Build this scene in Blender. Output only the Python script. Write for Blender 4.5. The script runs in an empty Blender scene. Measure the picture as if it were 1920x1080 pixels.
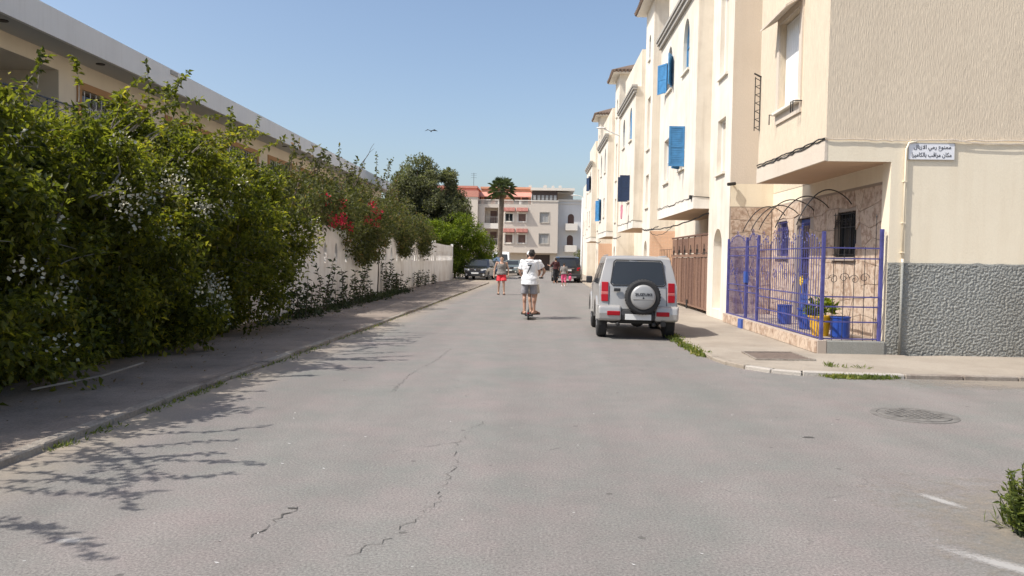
import bpy, bmesh, math, random
import numpy as np
from mathutils import Vector, Matrix, noise

random.seed(7)
rng = np.random.default_rng(11)
S = bpy.context.scene
C = S.collection
R = math.radians

# ------------------------------------------------------------------ camera, sky, sun, exposure
cam_d = bpy.data.cameras.new('camera')
cam = bpy.data.objects.new('camera', cam_d)
C.objects.link(cam)
_right = Vector((0.99938698, 0.03099728, 0.01627348))
_up = Vector((-0.01744436, 0.03788556, 0.99912981))
_fwd = Vector((-0.03035378, 0.99880121, -0.03840307))
cam.matrix_world = Matrix(((_right.x, _up.x, -_fwd.x, 0), (_right.y, _up.y, -_fwd.y, 0),
                           (_right.z, _up.z, -_fwd.z, 1.6), (0, 0, 0, 1)))
cam_d.sensor_width = 36
cam_d.lens = 36 * 1450 / 1920
cam_d.clip_start = 0.1
cam_d.clip_end = 2000
S.camera = cam

SUN_EL, SUN_PHI = R(52), R(22)
sun_dir = Vector((-math.cos(SUN_PHI) * math.cos(SUN_EL), -math.sin(SUN_PHI) * math.cos(SUN_EL), math.sin(SUN_EL)))
W = bpy.data.worlds.new('World')
S.world = W
W.use_nodes = True
wn = W.node_tree
sky = wn.nodes.new('ShaderNodeTexSky')
sky.sky_type = 'NISHITA'
sky.sun_disc = False
sky.sun_elevation = SUN_EL
sky.sun_rotation = math.atan2(sun_dir.x, sun_dir.y)
sky.altitude = 10
sky.air_density = 1.0
sky.dust_density = 2.6
sky.ozone_density = 1.2
wn.links.new(sky.outputs[0], wn.nodes['Background'].inputs[0])
wn.nodes['Background'].inputs[1].default_value = 0.145
sl = bpy.data.lights.new('sun', 'SUN')
sl.energy = 4.2
sl.angle = R(0.55)
sl.color = (1.0, 0.96, 0.895)
so = bpy.data.objects.new('sun', sl)
so.rotation_euler = sun_dir.to_track_quat('Z', 'Y').to_euler()
C.objects.link(so)
S.view_settings.view_transform = 'Standard'
S.view_settings.look = 'None'
S.view_settings.gamma = 1
S.view_settings.exposure = 0.32
S.view_settings.use_curve_mapping = False
S.render.engine = 'CYCLES'
S.cycles.max_bounces = 6
S.cycles.transparent_max_bounces = 8
S.cycles.use_denoising = True

# ------------------------------------------------------------------ helpers
def wpos(o):
    p = Vector(o.location)
    while o.parent:
        o = o.parent
        p = p + Vector(o.location)
    return p

def tag(o, label=None, cat=None, group=None, kind=None):
    if label: o['label'] = label
    if cat: o['category'] = cat
    if group: o['group'] = group
    if kind: o['kind'] = kind
    return o

def empty(name, loc, label, cat, group=None):
    o = bpy.data.objects.new(name, None)
    o.location = loc
    o.empty_display_size = 0.2
    C.objects.link(o)
    return tag(o, label, cat, group)

def children(o):
    return [c for c in bpy.data.objects if c.parent == o]

def copy_tree(o, parent=None):
    c = o.copy()
    C.objects.link(c)
    if parent is not None: c.parent = parent
    for ch in children(o): copy_tree(ch, c)
    return c

class MB:
    def __init__(s):
        s.v = []; s.f = []
    def add(s, vs, fs):
        n = len(s.v)
        s.v += [tuple(v) for v in vs]
        s.f += [tuple(i + n for i in f) for f in fs]
        return s
    def box(s, x0, x1, y0, y1, z0, z1):
        return s.add([(x0,y0,z0),(x1,y0,z0),(x1,y1,z0),(x0,y1,z0),(x0,y0,z1),(x1,y0,z1),(x1,y1,z1),(x0,y1,z1)],
                     [(0,3,2,1),(4,5,6,7),(0,1,5,4),(1,2,6,5),(2,3,7,6),(3,0,4,7)])
    def obox(s, o, a, b, c):
        o, a, b, c = Vector(o), Vector(a), Vector(b), Vector(c)
        return s.add([o,o+a,o+a+b,o+b,o+c,o+a+c,o+a+b+c,o+b+c],
                     [(0,3,2,1),(4,5,6,7),(0,1,5,4),(1,2,6,5),(2,3,7,6),(3,0,4,7)])
    def poly(s, pts):
        return s.add(pts, [tuple(range(len(pts)))])
    def prism(s, pts, vec):
        n = len(pts); vec = Vector(vec)
        vs = [Vector(p) for p in pts]; vs += [p + vec for p in vs]
        fs = [tuple(range(n))[::-1], tuple(range(n, 2*n))]
        fs += [(i, (i+1) % n, n + (i+1) % n, n + i) for i in range(n)]
        return s.add(vs, fs)
    def tube(s, pts, r, n=6, cap=True, closed=False):
        pts = [Vector(p) for p in pts]
        m = len(pts)
        rs = r if isinstance(r, (list, tuple)) else [r] * m
        vs = []; fs = []
        up = Vector((0, 0, 1)); prev = None
        for i, p in enumerate(pts):
            if closed: d = pts[(i+1) % m] - pts[i-1]
            else: d = pts[min(i+1, m-1)] - pts[max(i-1, 0)]
            if d.length < 1e-9: d = Vector((0, 0, 1))
            d.normalize()
            if prev is None:
                a = up if abs(d.z) < 0.9 else Vector((1, 0, 0))
                x = d.cross(a).normalized()
            else:
                x = (prev - d * prev.dot(d))
                x = x.normalized() if x.length > 1e-6 else d.orthogonal().normalized()
            prev = x
            y = d.cross(x)
            for k in range(n):
                t = 2 * math.pi * (k + .5) / n
                vs.append(p + (x * math.cos(t) + y * math.sin(t)) * rs[i])
        for i in range(m if closed else m - 1):
            j = (i + 1) % m
            for k in range(n):
                fs.append((i*n+k, i*n+(k+1) % n, j*n+(k+1) % n, j*n+k))
        if cap and not closed:
            fs.append(tuple(range(n))[::-1]); fs.append(tuple(range((m-1)*n, m*n)))
        return s.add(vs, fs)
    def bar(s, a, b, w, h=None):
        return s.tube([a, b], (w / 2) * 1.4142, 4)
    def lathe(s, c, prof, n=16, axis='z', sx=1, sy=1):
        vs = []; fs = []
        for (r, z) in prof:
            for k in range(n):
                t = 2 * math.pi * k / n
                a, b = r * math.cos(t) * sx, r * math.sin(t) * sy
                vs.append({'z': (c[0]+a, c[1]+b, c[2]+z), 'y': (c[0]+a, c[1]+z, c[2]+b), 'x': (c[0]+z, c[1]+a, c[2]+b)}[axis])
        for i in range(len(prof) - 1):
            for k in range(n):
                fs.append((i*n+k, i*n+(k+1) % n, (i+1)*n+(k+1) % n, (i+1)*n+k))
        fs.append(tuple(range(n))[::-1]); m = len(prof) - 1
        fs.append(tuple(range(m*n, (m+1)*n)))
        return s.add(vs, fs)
    def ellipsoid(s, c, rx, ry, rz, n=12, m=8):
        prof = [(math.sin(math.pi * i / m) + 1e-4, -math.cos(math.pi * i / m)) for i in range(m + 1)]
        k = len(s.v)
        s.lathe((0, 0, 0), prof, n)
        for i in range(k, len(s.v)):
            x, y, z = s.v[i]
            s.v[i] = (c[0] + x * rx, c[1] + y * ry, c[2] + z * rz)
        return s
    def mesh(s, name, mat, smooth=False):
        me = bpy.data.meshes.new(name)
        me.from_pydata(s.v, [], s.f)
        bm = bmesh.new(); bm.from_mesh(me)
        bmesh.ops.recalc_face_normals(bm, faces=bm.faces)
        bm.to_mesh(me); bm.free()
        if smooth: me.polygons.foreach_set('use_smooth', [True] * len(me.polygons))
        if mat: me.materials.append(mat)
        me.update()
        return me
    def build(s, name, mat, parent=None, smooth=False, bevel=0, seg=2):
        o = bpy.data.objects.new(name, s.mesh(name, mat, smooth))
        C.objects.link(o)
        if parent is not None:
            o.parent = parent
            o.location = -wpos(parent)
        if bevel:
            b = o.modifiers.new('bevel', 'BEVEL')
            b.width = bevel; b.segments = seg; b.limit_method = 'ANGLE'; b.angle_limit = R(35)
            b.harden_normals = False
        return o

# ---- walls with real openings --------------------------------------------------------------
def hole_poly(op):
    u0, u1, z0, z1 = op['u0'], op['u1'], op['z0'], op['z1']
    sh = op.get('shape', 'rect'); c = (u0 + u1) / 2; w = (u1 - u0) / 2
    if sh == 'rect': return [(u0,z0),(u1,z0),(u1,z1),(u0,z1)]
    if sh == 'arch':
        zs = z1 - w
        return [(u0,z0),(u1,z0)] + [(c + w*math.cos(t), zs + w*math.sin(t)) for t in [math.pi*i/10 for i in range(11)]]
    if sh == 'pointed':
        h = w * 1.7; zs = z1 - h; pts = [(u0,z0),(u1,z0)]
        for i in range(6):
            t = i / 6
            pts.append((c + w * (1 - t**1.8), zs + h * math.sin(t*math.pi/2)**0.95))
        pts.append((c, z1))
        for i in range(5, -1, -1):
            t = i / 6
            pts.append((c - w * (1 - t**1.8), zs + h * math.sin(t*math.pi/2)**0.95))
        return pts
    if sh == 'lens':
        h = (z1 - z0) / 2; zc = (z0 + z1) / 2
        return [(c + w*math.sin(t)*abs(math.sin(t))**.15, zc - h*math.cos(t)) for t in [2*math.pi*i/16 for i in range(16)]]

def _ray(poly, c, a):
    dx, dz = math.cos(a), math.sin(a); best = None
    for i in range(len(poly)):
        (x1, z1), (x2, z2) = poly[i], poly[(i+1) % len(poly)]
        ex, ez = x2 - x1, z2 - z1
        den = dx * ez - dz * ex
        if abs(den) < 1e-12: continue
        t = ((x1 - c[0]) * ez - (z1 - c[1]) * ex) / den
        q = ((x1 - c[0]) * dz - (z1 - c[1]) * dx) / den
        if t > 1e-9 and -1e-6 <= q <= 1 + 1e-6:
            if best is None or t < best: best = t
    best = best or 0.01
    return (c[0] + dx * best, c[1] + dz * best)

def wall(mb, o, u, n, U, Z, ops=(), depth=0.2, back=False):
    """front sheet with openings and reveals; o base point, u along, n outward"""
    o, u, n = Vector(o), Vector(u).normalized(), Vector(n).normalized()
    P = lambda a, z, d=0: o + u * a + Vector((0, 0, z)) - n * d
    us = sorted({round(x, 5) for x in [U[0], U[1]] + [p for q in ops for p in (q['u0'], q['u1'])] if U[0] <= x <= U[1]})
    zs = sorted({round(x, 5) for x in [Z[0], Z[1]] + [p for q in ops for p in (q['z0'], q['z1'])] if Z[0] <= x <= Z[1]})
    for i in range(len(us) - 1):
        for j in range(len(zs) - 1):
            cu, cz = (us[i] + us[i+1]) / 2, (zs[j] + zs[j+1]) / 2
            if any(q['u0'] < cu < q['u1'] and q['z0'] < cz < q['z1'] for q in ops): continue
            mb.poly([P(us[i], zs[j]), P(us[i+1], zs[j]), P(us[i+1], zs[j+1]), P(us[i], zs[j+1])])
            if back: mb.poly([P(us[i], zs[j], depth), P(us[i+1], zs[j], depth), P(us[i+1], zs[j+1], depth), P(us[i], zs[j+1], depth)])
    for q in ops:
        hp = hole_poly(q)
        d = q.get('depth', depth)
        if q.get('shape', 'rect') != 'rect':
            rect = [(q['u0'],q['z0']),(q['u1'],q['z0']),(q['u1'],q['z1']),(q['u0'],q['z1'])]
            c = ((q['u0'] + q['u1']) / 2, (q['z0'] + q['z1']) / 2)
            an = sorted({round(math.atan2(p[1]-c[1], p[0]-c[0]), 6) for p in hp + rect})
            for a, b in zip(an, an[1:] + [an[0] + 2*math.pi]):
                if b - a < 1e-5: continue
                ha, hb, ra, rb = _ray(hp, c, a), _ray(hp, c, b), _ray(rect, c, a), _ray(rect, c, b)
                if (Vector(ha)-Vector(ra)).length + (Vector(hb)-Vector(rb)).length < 1e-4: continue
                mb.poly([P(*ha), P(*ra), P(*rb), P(*hb)])
                if back: mb.poly([P(*ha, depth), P(*ra, depth), P(*rb, depth), P(*hb, depth)])
        for a, b in zip(hp, hp[1:] + [hp[0]]):
            mb.poly([P(*a), P(*b), P(*b, d), P(*a, d)])
        if q.get('close'):
            mb.poly([P(*p, d) for p in hp])

def panel(mb, o, u, n, hp, d0, d1):
    """solid slab with outline hp (u,z) from depth d0 to d1 behind the face"""
    o, u, n = Vector(o), Vector(u).normalized(), Vector(n).normalized()
    mb.prism([o + u * a + Vector((0, 0, z)) - n * d0 for a, z in hp], -n * (d1 - d0))

def window(parent, o, u, n, q, mats, depth=0.12, bars=(1, 1), fw=0.05, sill=None, name='window'):
    """window (frame mesh) > pane, sill"""
    o, u, n = Vector(o), Vector(u).normalized(), Vector(n).normalized()
    hp = hole_poly(q)
    c = Vector(((q['u0']+q['u1'])/2, (q['z0']+q['z1'])/2))
    mb = MB()
    ins = []
    for p in hp:
        v = Vector(p) - c
        k = max(0.2, 1 - fw / max(0.05, min(q['u1']-q['u0'], q['z1']-q['z0']) / 2))
        ins.append((c.x + v.x * k, c.y + v.y * (1 - fw / ((q['z1']-q['z0']) / 2))))
    P = lambda a, d: o + u * a[0] + Vector((0, 0, a[1])) - n * d
    e = 0.003
    for i in range(len(hp)):
        j = (i + 1) % len(hp)
        for d, A, B in ((depth - .04, hp, ins),):
            mb.poly([P(A[i], d), P(A[j], d), P(B[j], d), P(B[i], d)])
        mb.poly([P(ins[i], depth - .04), P(ins[j], depth - .04), P(ins[j], depth), P(ins[i], depth)])
    u0, u1, z0, z1 = q['u0'] + fw, q['u1'] - fw, q['z0'] + fw, q['z1'] - fw
    for k in range(1, bars[0]):
        x = u0 + (u1 - u0) * k / bars[0]
        mb.obox(P((x - .02, z0), depth - .035), u * .04, Vector((0, 0, (z1 - z0) * (0.82 if q.get('shape') else 1))), -n * .03)
    for k in range(1, bars[1]):
        z = z0 + (z1 - z0) * k / bars[1]
        mb.obox(P((u0, z - .018), depth - .033), u * (u1 - u0), Vector((0, 0, .036)), -n * .03)
    w = mb.build(name, mats[0], parent)
    g = MB(); panel(g, o, u, n, hp, depth - .004, depth + .012)
    g.build('pane', mats[1], w)
    if sill:
        s = MB(); s.obox(P((q['u0'] - .06, q['z0'] - .07), -.07), u * (q['u1'] - q['u0'] + .12), Vector((0, 0, .066)), -n * .1)
        s.build('sill', sill, w)
    return w

# ------------------------------------------------------------------ materials
def newmat(name):
    m = bpy.data.materials.new(name)
    m.use_nodes = True
    nt = m.node_tree
    return m, nt, nt.nodes['Principled BSDF']

def N(nt, t, **kw):
    n = nt.nodes.new(t)
    for k, v in kw.items():
        if k in n.inputs: n.inputs[k].default_value = v
        else: setattr(n, k, v)
    return n

def plain(name, col, rough=0.6, metal=0.0, spec=0.5, coat=0.0, bump=0, bscale=60, var=0.0):
    m, nt, b = newmat(name)
    b.inputs['Base Color'].default_value = (*col, 1)
    b.inputs['Roughness'].default_value = rough
    b.inputs['Metallic'].default_value = metal
    b.inputs['Specular IOR Level'].default_value = spec
    b.inputs['Coat Weight'].default_value = coat
    if bump or var:
        tc = N(nt, 'ShaderNodeTexCoord')
        no = N(nt, 'ShaderNodeTexNoise', Scale=bscale, Detail=5.0)
        nt.links.new(tc.outputs['Object'], no.inputs['Vector'])
        if bump:
            bp = N(nt, 'ShaderNodeBump', Strength=bump, Distance=0.02)
            nt.links.new(no.outputs['Fac'], bp.inputs['Height'])
            nt.links.new(bp.outputs['Normal'], b.inputs['Normal'])
        if var:
            no2 = N(nt, 'ShaderNodeTexNoise', Scale=bscale * .12, Detail=6.0)
            nt.links.new(tc.outputs['Object'], no2.inputs['Vector'])
            r = N(nt, 'ShaderNodeMapRange'); r.inputs[1].default_value = .3; r.inputs[2].default_value = .7
            r.inputs[3].default_value = 1 - var; r.inputs[4].default_value = 1 + var * .5
            nt.links.new(no2.outputs['Fac'], r.inputs[0])
            mx = N(nt, 'ShaderNodeVectorMath', operation='SCALE')
            mx.inputs[0].default_value = col
            nt.links.new(r.outputs[0], mx.inputs['Scale'])
            nt.links.new(mx.outputs[0], b.inputs['Base Color'])
    return m

def plaster(name, base, stain, streak=0.35, patch=0.4, bump=0.25, bscale=90, vstretch=0.25, low_dirt=0.0, rough=0.9, tex=0.0):
    """render/plaster: blotches, vertical rain streaks, fine grain"""
    m, nt, b = newmat(name)
    b.inputs['Roughness'].default_value = rough
    b.inputs['Specular IOR Level'].default_value = 0.2
    g = N(nt, 'ShaderNodeNewGeometry')
    L = nt.links.new
    n1 = N(nt, 'ShaderNodeTexNoise', Scale=0.7, Detail=7.0, Roughness=0.62)
    L(g.outputs['Position'], n1.inputs['Vector'])
    mp = N(nt, 'ShaderNodeMapping'); mp.inputs['Scale'].default_value = (3.2, 3.2, 0.22)
    L(g.outputs['Position'], mp.inputs['Vector'])
    n2 = N(nt, 'ShaderNodeTexNoise', Scale=1.6, Detail=6.0, Roughness=0.65)
    L(mp.outputs[0], n2.inputs['Vector'])
    r1 = N(nt, 'ShaderNodeMapRange'); r1.inputs[1].default_value = .42; r1.inputs[2].default_value = .75; r1.inputs[4].default_value = patch
    L(n1.outputs['Fac'], r1.inputs[0])
    r2 = N(nt, 'ShaderNodeMapRange'); r2.inputs[1].default_value = .48; r2.inputs[2].default_value = .8; r2.inputs[4].default_value = streak
    L(n2.outputs['Fac'], r2.inputs[0])
    ad = N(nt, 'ShaderNodeMath', operation='ADD', use_clamp=True)
    L(r1.outputs[0], ad.inputs[0]); L(r2.outputs[0], ad.inputs[1])
    fac = ad.outputs[0]
    if low_dirt:
        sp = N(nt, 'ShaderNodeSeparateXYZ'); L(g.outputs['Position'], sp.inputs[0])
        r3 = N(nt, 'ShaderNodeMapRange'); r3.inputs[1].default_value = .1; r3.inputs[2].default_value = 1.1
        r3.inputs[3].default_value = low_dirt; r3.inputs[4].default_value = 0
        L(sp.outputs['Z'], r3.inputs[0])
        mu = N(nt, 'ShaderNodeMath', operation='MULTIPLY'); L(r3.outputs[0], mu.inputs[0]); L(n1.outputs['Fac'], mu.inputs[1])
        a2 = N(nt, 'ShaderNodeMath', operation='ADD', use_clamp=True); L(fac, a2.inputs[0]); L(mu.outputs[0], a2.inputs[1])
        fac = a2.outputs[0]
    mx = N(nt, 'ShaderNodeMix', data_type='RGBA')
    mx.inputs['A'].default_value = (*base, 1); mx.inputs['B'].default_value = (*stain, 1)
    L(fac, mx.inputs['Factor'])
    mp2 = N(nt, 'ShaderNodeMapping'); mp2.inputs['Scale'].default_value = (1, 1, vstretch)
    L(g.outputs['Position'], mp2.inputs['Vector'])
    n3 = N(nt, 'ShaderNodeTexNoise', Scale=bscale, Detail=4.0, Roughness=.6)
    L(mp2.outputs[0], n3.inputs['Vector'])
    col = mx.outputs['Result']
    if tex:
        r4 = N(nt, 'ShaderNodeMapRange'); r4.inputs[1].default_value = .3; r4.inputs[2].default_value = .7
        r4.inputs[3].default_value = 1 - tex; r4.inputs[4].default_value = 1 + tex * .6
        L(n3.outputs['Fac'], r4.inputs[0])
        vm = N(nt, 'ShaderNodeVectorMath', operation='SCALE'); L(col, vm.inputs[0]); L(r4.outputs[0], vm.inputs['Scale'])
        col = vm.outputs[0]
    L(col, b.inputs['Base Color'])
    bp = N(nt, 'ShaderNodeBump', Strength=bump, Distance=0.03)
    L(n3.outputs['Fac'], bp.inputs['Height']); L(bp.outputs['Normal'], b.inputs['Normal'])
    return m

def asphalt():
    m, nt, b = newmat('asphalt')
    L = nt.links.new
    b.inputs['Roughness'].default_value = 0.82
    b.inputs['Specular IOR Level'].default_value = 0.35
    g = N(nt, 'ShaderNodeNewGeometry')
    P = g.outputs['Position']
    agg = N(nt, 'ShaderNodeTexNoise', Scale=62.0, Detail=6.0, Roughness=.85); L(P, agg.inputs['Vector'])
    agg2 = N(nt, 'ShaderNodeTexVoronoi', Scale=70.0); L(P, agg2.inputs['Vector'])
    big = N(nt, 'ShaderNodeTexNoise', Scale=0.8, Detail=6.0, Roughness=.7); L(P, big.inputs['Vector'])
    mid = N(nt, 'ShaderNodeTexNoise', Scale=2.4, Detail=6.0, Roughness=.65); L(P, mid.inputs['Vector'])
    mpw = N(nt, 'ShaderNodeMapping'); mpw.inputs['Scale'].default_value = (1.0, 0.05, 1); L(P, mpw.inputs['Vector'])
    trk = N(nt, 'ShaderNodeTexNoise', Scale=1.1, Detail=3.0); L(mpw.outputs[0], trk.inputs['Vector'])
    c1 = N(nt, 'ShaderNodeValToRGB')
    e = c1.color_ramp.elements
    e[0].position = .35; e[0].color = (.180, .178, .161, 1); e[1].position = .66; e[1].color = (.218, .188, .175, 1)
    L(big.outputs['Fac'], c1.inputs[0])
    r1 = N(nt, 'ShaderNodeMapRange'); r1.inputs[1].default_value = .28; r1.inputs[2].default_value = .72; r1.inputs[3].default_value = .92; r1.inputs[4].default_value = 1.06
    L(mid.outputs['Fac'], r1.inputs[0])
    r2 = N(nt, 'ShaderNodeMapRange'); r2.inputs[1].default_value = .3; r2.inputs[2].default_value = .7; r2.inputs[3].default_value = .30; r2.inputs[4].default_value = 1.75
    L(agg.outputs['Fac'], r2.inputs[0])
    r3 = N(nt, 'ShaderNodeMapRange'); r3.inputs[1].default_value = .35; r3.inputs[2].default_value = .65; r3.inputs[3].default_value = .93; r3.inputs[4].default_value = 1.06
    L(trk.outputs['Fac'], r3.inputs[0])
    m1 = N(nt, 'ShaderNodeMath', operation='MULTIPLY'); L(r1.outputs[0], m1.inputs[0]); L(r2.outputs[0], m1.inputs[1])
    m2 = N(nt, 'ShaderNodeMath', operation='MULTIPLY'); L(m1.outputs[0], m2.inputs[0]); L(r3.outputs[0], m2.inputs[1])
    vm = N(nt, 'ShaderNodeVectorMath', operation='SCALE'); L(c1.outputs[0], vm.inputs[0]); L(m2.outputs[0], vm.inputs['Scale'])
    # pale and dark single specks
    vs = N(nt, 'ShaderNodeTexVoronoi', Scale=3.2); L(P, vs.inputs['Vector'])
    lt = N(nt, 'ShaderNodeMath', operation='LESS_THAN'); lt.inputs[1].default_value = .03; L(vs.outputs['Distance'], lt.inputs[0])
    mx = N(nt, 'ShaderNodeMix', data_type='RGBA'); L(lt.outputs[0], mx.inputs['Factor']); L(vm.outputs[0], mx.inputs['A']); mx.inputs['B'].default_value = (.36, .35, .33, 1)
    vd = N(nt, 'ShaderNodeTexVoronoi', Scale=2.1); L(P, vd.inputs['Vector'])
    ld = N(nt, 'ShaderNodeMath', operation='LESS_THAN'); ld.inputs[1].default_value = .05; L(vd.outputs['Distance'], ld.inputs[0])
    mdk = N(nt, 'ShaderNodeMath', operation='MULTIPLY'); L(ld.outputs[0], mdk.inputs[0]); mdk.inputs[1].default_value = .55
    mx2 = N(nt, 'ShaderNodeMix', data_type='RGBA'); L(mdk.outputs[0], mx2.inputs['Factor']); L(mx.outputs['Result'], mx2.inputs['A']); mx2.inputs['B'].default_value = (.06, .055, .05, 1)
    # hairline cracks
    dis = N(nt, 'ShaderNodeTexNoise', Scale=3.0, Detail=4.0); L(P, dis.inputs['Vector'])
    vmx = N(nt, 'ShaderNodeMix', data_type='VECTOR'); vmx.inputs['Factor'].default_value = .22; L(P, vmx.inputs['A']); L(dis.outputs['Color'], vmx.inputs['B'])
    vc = N(nt, 'ShaderNodeTexVoronoi', feature='DISTANCE_TO_EDGE', Scale=.62); L(vmx.outputs['Result'], vc.inputs['Vector'])
    rc = N(nt, 'ShaderNodeMapRange'); rc.inputs[1].default_value = .0; rc.inputs[2].default_value = .007; rc.inputs[3].default_value = .6; rc.inputs[4].default_value = 0
    L(vc.outputs['Distance'], rc.inputs[0])
    gate = N(nt, 'ShaderNodeMapRange'); gate.inputs[1].default_value = .56; gate.inputs[2].default_value = .66; L(mid.outputs['Fac'], gate.inputs[0])
    mc = N(nt, 'ShaderNodeMath', operation='MULTIPLY'); L(rc.outputs[0], mc.inputs[0]); L(gate.outputs[0], mc.inputs[1])
    mx3 = N(nt, 'ShaderNodeMix', data_type='RGBA'); L(mc.outputs[0], mx3.inputs['Factor']); L(mx2.outputs['Result'], mx3.inputs['A']); mx3.inputs['B'].default_value = (.04, .038, .035, 1)
    # sandy dust gathered along the left gutter
    sx = N(nt, 'ShaderNodeSeparateXYZ'); L(P, sx.inputs[0])
    ky = N(nt, 'ShaderNodeMath', operation='MULTIPLY_ADD'); ky.inputs[1].default_value = -.0235; L(sx.outputs['Y'], ky.inputs[0]); L(sx.outputs['X'], ky.inputs[2])
    rd = N(nt, 'ShaderNodeMapRange'); rd.inputs[1].default_value = -4.05; rd.inputs[2].default_value = -3.35; rd.inputs[3].default_value = 1.5; rd.inputs[4].default_value = 0
    L(ky.outputs[0], rd.inputs[0])
    md = N(nt, 'ShaderNodeMath', operation='MULTIPLY', use_clamp=True); L(rd.outputs[0], md.inputs[0]); L(mid.outputs['Fac'], md.inputs[1])
    mx4 = N(nt, 'ShaderNodeMix', data_type='RGBA'); L(md.outputs[0], mx4.inputs['Factor']); L(mx3.outputs['Result'], mx4.inputs['A']); mx4.inputs['B'].default_value = (.33, .27, .205, 1)
    L(mx4.outputs['Result'], b.inputs['Base Color'])
    bp = N(nt, 'ShaderNodeBump', Strength=.22, Distance=.008)
    L(agg.outputs['Fac'], bp.inputs['Height']); L(bp.outputs['Normal'], b.inputs['Normal'])
    return m

def leafmat(name, c1, c2, trans=0.35, rough=.5, c3=None):
    m, nt, b = newmat(name)
    L = nt.links.new
    g = N(nt, 'ShaderNodeNewGeometry')
    cr = N(nt, 'ShaderNodeValToRGB')
    e = cr.color_ramp.elements
    e[0].color = (*c1, 1); e[1].color = (*c2, 1)
    if c3:
        x = cr.color_ramp.elements.new(.93); x.color = (*c2, 1); e = cr.color_ramp.elements; e[-1].color = (*c3, 1)
    no = N(nt, 'ShaderNodeTexNoise', Scale=1.3, Detail=3.0); L(g.outputs['Position'], no.inputs['Vector'])
    ad = N(nt, 'ShaderNodeMath', operation='MULTIPLY_ADD'); ad.inputs[1].default_value = .9
    r = N(nt, 'ShaderNodeMapRange'); r.inputs[1].default_value = .35; r.inputs[2].default_value = .65; r.inputs[3].default_value = -.25; r.inputs[4].default_value = .3
    L(no.outputs['Fac'], r.inputs[0])
    L(g.outputs['Random Per Island'], ad.inputs[0]); L(r.outputs[0], ad.inputs[2])
    L(ad.outputs[0], cr.inputs[0])
    L(cr.outputs[0], b.inputs['Base Color'])
    b.inputs['Roughness'].default_value = rough
    b.inputs['Specular IOR Level'].default_value = 0.3
    tr = N(nt, 'ShaderNodeBsdfTranslucent')
    vm = N(nt, 'ShaderNodeVectorMath', operation='MULTIPLY'); L(cr.outputs[0], vm.inputs[0]); vm.inputs[1].default_value = (1.9, 2.0, .7)
    L(vm.outputs[0], tr.inputs['Color'])
    ms = N(nt, 'ShaderNodeMixShader'); ms.inputs[0].default_value = trans
    L(b.outputs[0], ms.inputs[1]); L(tr.outputs[0], ms.inputs[2])
    L(ms.outputs[0], nt.nodes['Material Output'].inputs[0])
    return m

def island_mat(name, cols, rough=.7, bump=.3, bscale=14, spec=.3):
    """stone pieces: colour varies per object and inside the piece"""
    m, nt, b = newmat(name)
    L = nt.links.new
    oi = N(nt, 'ShaderNodeObjectInfo'); g = N(nt, 'ShaderNodeNewGeometry')
    no = N(nt, 'ShaderNodeTexNoise', Scale=bscale, Detail=6.0, Roughness=.65); L(g.outputs['Position'], no.inputs['Vector'])
    ad = N(nt, 'ShaderNodeMath', operation='MULTIPLY_ADD'); ad.inputs[1].default_value = .45; L(oi.outputs['Random'], ad.inputs[0])
    r = N(nt, 'ShaderNodeMapRange'); r.inputs[1].default_value = .3; r.inputs[2].default_value = .7; r.inputs[3].default_value = -.05; r.inputs[4].default_value = .6
    L(no.outputs['Fac'], r.inputs[0]); L(r.outputs[0], ad.inputs[2])
    cr = N(nt, 'ShaderNodeValToRGB'); el = cr.color_ramp.elements
    el[0].color = (*cols[0], 1); el[1].color = (*cols[-1], 1)
    for i, c in enumerate(cols[1:-1]):
        x = cr.color_ramp.elements.new((i + 1) / (len(cols) - 1)); x.color = (*c, 1)
    L(ad.outputs[0], cr.inputs[0]); L(cr.outputs[0], b.inputs['Base Color'])
    b.inputs['Roughness'].default_value = rough; b.inputs['Specular IOR Level'].default_value = spec
    bp = N(nt, 'ShaderNodeBump', Strength=bump, Distance=.02); L(no.outputs['Fac'], bp.inputs['Height']); L(bp.outputs['Normal'], b.inputs['Normal'])
    return m

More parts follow.
